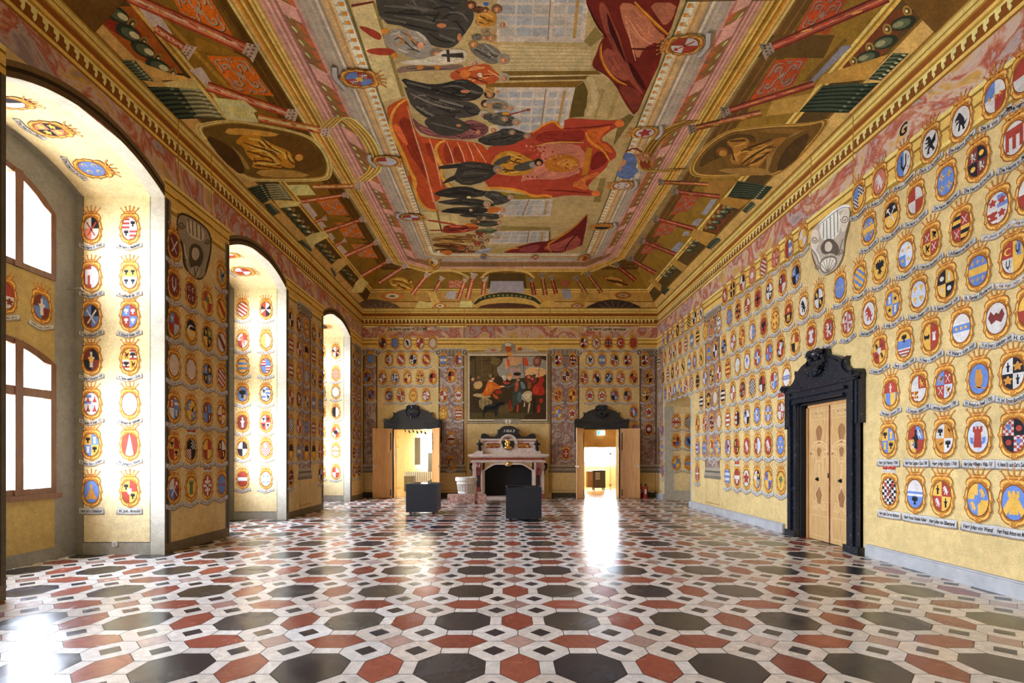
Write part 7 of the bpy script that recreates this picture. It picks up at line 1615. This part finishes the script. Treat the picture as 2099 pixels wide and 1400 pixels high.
socket((-7.28, WIN[1][1]-.003, .2), (0, -1, 0), 'white wall socket at the foot of the nearest window reveal')
socket((px(1337, 0, YF)[0], YF-.004, .26), (0, -1, 0), 'pale wall socket low in the corner beside the extinguishers')

# ------------------------------------------------------------------ rooms beyond the open doors
def shell(n, x0, x1, y0, y1, h, wins, wallm, floorm):
    b_ = PB(); b_.box(x0-.02, x0, y0, y1, 0, h); b_.box(x1, x1+.02, y0, y1, 0, h)
    b_.build('wall_side_%d' % n, wallm)['kind'] = 'structure'
    b_ = PB(); b_.add([(x0, y0-.34, .002), (x1, y0-.34, .002), (x1, y1, .002), (x0, y1, .002)]); b_.build('floor_beyond_%d' % n, floorm)['kind'] = 'structure'
    b_ = PB(); b_.add([(x0, y0, h), (x1, y0, h), (x1, y1, h), (x0, y1, h)]); b_.build('ceiling_beyond_%d' % n, wallm)['kind'] = 'structure'
    b_ = PB(); cur = x0
    for (a, c, z0, z1) in wins:
        b_.add([(cur, y1, 0), (a, y1, 0), (a, y1, h), (cur, y1, h)]); b_.add([(a, y1, 0), (c, y1, 0), (c, y1, z0), (a, y1, z0)]); b_.add([(a, y1, z1), (c, y1, z1), (c, y1, h), (a, y1, h)]); cur = c
    b_.add([(cur, y1, 0), (x1, y1, 0), (x1, y1, h), (cur, y1, h)]); b_.build('wall_end_%d' % n, wallm)['kind'] = 'structure'
    D = D1 if n == 1 else D2
    b_ = PB(); q = y0
    for a, c, z0 in ((x0, D[0], 0), (D[1], x1, 0), (D[0], D[1], D[2])): b_.add([(a, q, z0), (c, q, z0), (c, q, h), (a, q, h)])
    b_.build('wall_inner_%d' % n, wallm)['kind'] = 'structure'
    for k, (a, c, z0, z1) in enumerate(wins):
        wd = empty('window_%d' % (n*10+k), ((a+c)/2, y1, 0), kind='structure')
        b_ = PB(); fw = .06
        for q in ((a, c, z0, z0+fw), (a, c, z1-fw, z1), (a, a+fw, z0, z1), (c-fw, c, z0, z1), (a, c, z0+.6*(z1-z0), z0+.6*(z1-z0)+fw), ((a+c)/2-.03, (a+c)/2+.03, z0, z1)): b_.box(q[0], q[1], y1-.03, y1+.03, q[2], q[3])
        b_.build('window_frame', M_WHITE, wd)
        b_ = PB(); b_.add([(a, y1+.01, z0), (c, y1+.01, z0), (c, y1+.01, z1), (a, y1+.01, z1)]); b_.build('glass_pane', M_GLASS, wd)
Y1 = 28.5; Yi = YF+.57
shell(1, -7.6, -1.8, Yi, Y1, 3.6, [(px(865, 0, Y1)[0], px(890, 0, Y1)[0], 1.35, 2.9)], M_CREAM, M_OAKFLOOR)
Y2 = 30.0
shell(2, 2.4, 8.2, Yi, Y2, 3.6, [(3.95, 4.72, 1.4, 3.2), (4.95, 5.5, 1.4, 3.2), (5.9, 6.9, 1.4, 3.2)], M_CREAM, M_OAKFLOOR)
area('room_window_light', (-4.6, Y1-.15, 2.1), (math.pi/2, 0, 0), 1.2, 1.6, 200*WORLD_S/14, (1, .97, .9))
area('room_fill_light', (-4.6, 25.2, 3.5), (0, 0, 0), 1.6, 1.6, 110*WORLD_S/14, (1, .9, .68))  # unseen fill light added under the ceiling to brighten the room
area('room_window_light', (5.2, Y2-.15, 2.3), (math.pi/2, 0, 0), 3.0, 1.8, 150*WORLD_S/14, (1, .96, .88))
area('room_fill_light', (5.0, 26.0, 3.5), (0, 0, 0), 1.6, 1.6, 110*WORLD_S/14, (1, .88, .66))  # another unseen fill light, added for the second room
def P3(x, y, Yd): return px(x, y, Yd)
# shutter beside the window, tall dark panel, slatted screen, grey plinth
def obox(name, x0, x1, y0, y1, Yd, dp, mat, label, cat, group=None):
    a = px(x0, y1, Yd); c = px(x1, y0, Yd); b_ = PB(); b_.box(a[0], c[0], Yd, Yd+dp, max(0, a[2]), c[2])
    return tag(b_.build(name, mat), label, cat, group)
obox('window_shutter', 850, 862, 897, 953, 28.3, .06, M_GREY, 'grey folded window shutter seen through the glazed-room doorway', 'shutter')
obox('partition_panel', 877, 886, 928, 1000, 26.6, .08, M_GREY, 'tall dark grey panel standing beyond the doorway behind the slatted screen', 'panel')
obox('grey_plinth', 828, 846, 976, 1010, 25.5, .6, M_GREY, 'low grey exhibition block beyond the doorway near the windows', 'plinth')
sc_ = empty('slatted_screen', (px(858, 0, 26.2)[0], 26.2, 0), 'black and white slatted screen standing in the room beyond the doorway', 'screen')
a = px(829, 990, 26.2); c = px(886, 967, 26.2); b_ = PB(); b_.box(a[0], c[0], 26.22, 26.26, 0, c[2]); b_.build('screen_body', M_GREY, sc_)
b_ = PB(); n_ = 15
for k in range(n_):
    x = a[0]+(c[0]-a[0])*(k+.2)/n_; b_.box(x, x+(c[0]-a[0])/n_*.55, 26.19, 26.22, max(.1, c[2]-(.35+.5*min(k, n_-k)/n_*1.6)), c[2])
b_.build('white_slats', M_WHITE, sc_)
for k in range(6):
    x, y = 830+k*8.2, 885+(k % 2)*1.5+k*.8; p = px(x, y, 24.5)
    rt = empty('track_spotlight', p, 'small black track spotlight hanging below the ceiling beyond the glazed-room doorway', 'spotlight', 'track spotlights beyond the doorway')
    b_ = PB(); b_.tube([(p[0], p[1], p[2]+.12), (p[0]+.05, p[1], p[2])], .04, 8); b_.build('lamp_body', M_DARKMETAL, rt)
    b_ = PB(); b_.tube([(p[0]-.02, p[1], p[2]+.1), (p[0]-.02, p[1], 3.2)], .01, 5); b_.build('stem', M_DARKMETAL, rt)
b_ = PB(); a = px(826, 882, 24.5); c = px(875, 886, 24.5); b_.box(a[0], c[0], 24.48, 24.52, 3.18, 3.21); tag(b_.build('lighting_track', M_DARKMETAL), 'thin dark lighting track carrying the spotlights beyond the doorway', 'lighting track')
# glass partition with frame posts behind the first doorway
gd = empty('glass_partition', (px(818, 0, 23.6)[0], 23.6, 0), 'clear glass partition with brass fittings just inside the glazed-room doorway', 'glass partition')
a = px(812, 1010, 23.6); c = px(829, 880, 23.6); b_ = PB(); b_.box(a[0], c[0], 23.6, 23.612, .02, 3.0); b_.build('glass_sheet', M_GLASS, gd)
for yy in (896, 916, 1000):
    p = px(815.5, yy, 23.58); b_ = PB(); b_.lathe([(0, -.05), (.05, -.05), (.05, .05), (0, .05)], p, 10); b_.build('fitting', M_GOLD, gd)
# second room: brass panel overhead, exit sign, glass door, wheeled cabinet
tag(obox('bulkhead_panel', 1190, 1275, 870, 917, 24.0, .3, M_BRASS, 'mottled brown bulkhead panel above the second doorway passage', 'bulkhead'))
es = empty('exit_sign', px(1232, 887, 23.8), 'lit green and white emergency exit sign hanging in the second doorway', 'exit sign')
a = px(1224.5, 892, 23.8); c = px(1240, 882.5, 23.8); zm = (a[2]+c[2])/2; xm = (a[0]+c[0])/2
b_ = PB(); b_.box(a[0], c[0], 23.8, 23.84, a[2], c[2]); b_.build('sign_box', M_SIGNW, es)
b_ = PB(); b_.box(a[0]+.008, xm+.02, 23.795, 23.8, a[2]+.01, c[2]-.01); b_.build('green_field', M_GREEN, es)
b_ = PB(); x = a[0]+.1; z = a[2]+.02
b_.add([(x, 23.79, z), (x+.03, 23.79, z), (x+.05, 23.79, z+.07), (x+.08, 23.79, z+.03), (x+.1, 23.79, z+.04), (x+.07, 23.79, z+.12), (x+.04, 23.79, z+.15), (x, 23.79, z+.1), (x+.02, 23.79, z+.08)]); b_.box(x+.04, x+.07, 23.788, 23.79, z+.155, z+.18)
b_.build('running_figure', M_SIGNW, es)
b_ = PB(); b_.box(a[0]-.01, c[0]+.01, 23.8, 23.86, c[2], c[2]+.02); b_.build('sign_mount', M_METAL, es)
cb = empty('wheeled_cabinet', (px(1225, 0, 25.6)[0], 25.6, 0), 'dark brown display cabinet on castors standing in the bright room beyond', 'cabinet')
a = px(1216, 998, 25.6); c = px(1241, 964, 25.6); b_ = PB(); b_.box(a[0], c[0], 25.6, 26.2, .18, c[2]); b_.build('cabinet_body', m_plain('dark_brown_lacquer', (.035, .02, .014), .35), cb, bevel=.02)
b_ = PB(); b_.box(a[0]-.3, a[0], 25.65, 26.15, .2, c[2]-.05); b_.build('side_panel', m_plain('mid_brown_wood', (.22, .12, .06), .4), cb)
b_ = PB()
for k in range(4): b_.box(a[0]+.12, a[0]+.35, 25.592, 25.6, c[2]-.16-k*.1, c[2]-.13-k*.1)
b_.build('vent_slots', M_WHITE, cb)
for fx in (a[0]+.06, c[0]-.06):
    for fy in (25.7, 26.1):
        b_ = LB(TF((fx, fy, .09), (0, 1, 0), (1, 0, 0))); b_.cyl(0, 0, .06, -.02, .02, 12); b_.lbox(-.02, .02, -.025, .025, 0, .1); b_.build('castor', M_DARKMETAL, cb)
gd = empty('glass_door', (px(1252, 0, 24.4)[0], 24.4, 0), 'frameless glass door leaf standing open beyond the exit sign', 'glass door')
a = px(1251, 0, 24.4); c = px(1268, 0, 24.8); b_ = PB(); b_.prism([(a[0], 24.4, .02), (c[0], 24.8, .02), (c[0], 24.8, 2.4), (a[0], 24.4, 2.4)], (0, .012, 0)); b_.build('glass_sheet', M_GLASS, gd)
b_ = PB()
for zz in (.35, 1.9): b_.box(a[0]-.05, a[0]+.06, 24.37, 24.43, zz, zz+.1)
b_.box(a[0]-.012, a[0]+.012, 24.38, 24.41, 0, 2.9); b_.build('door_fitting', M_BRASS, gd)
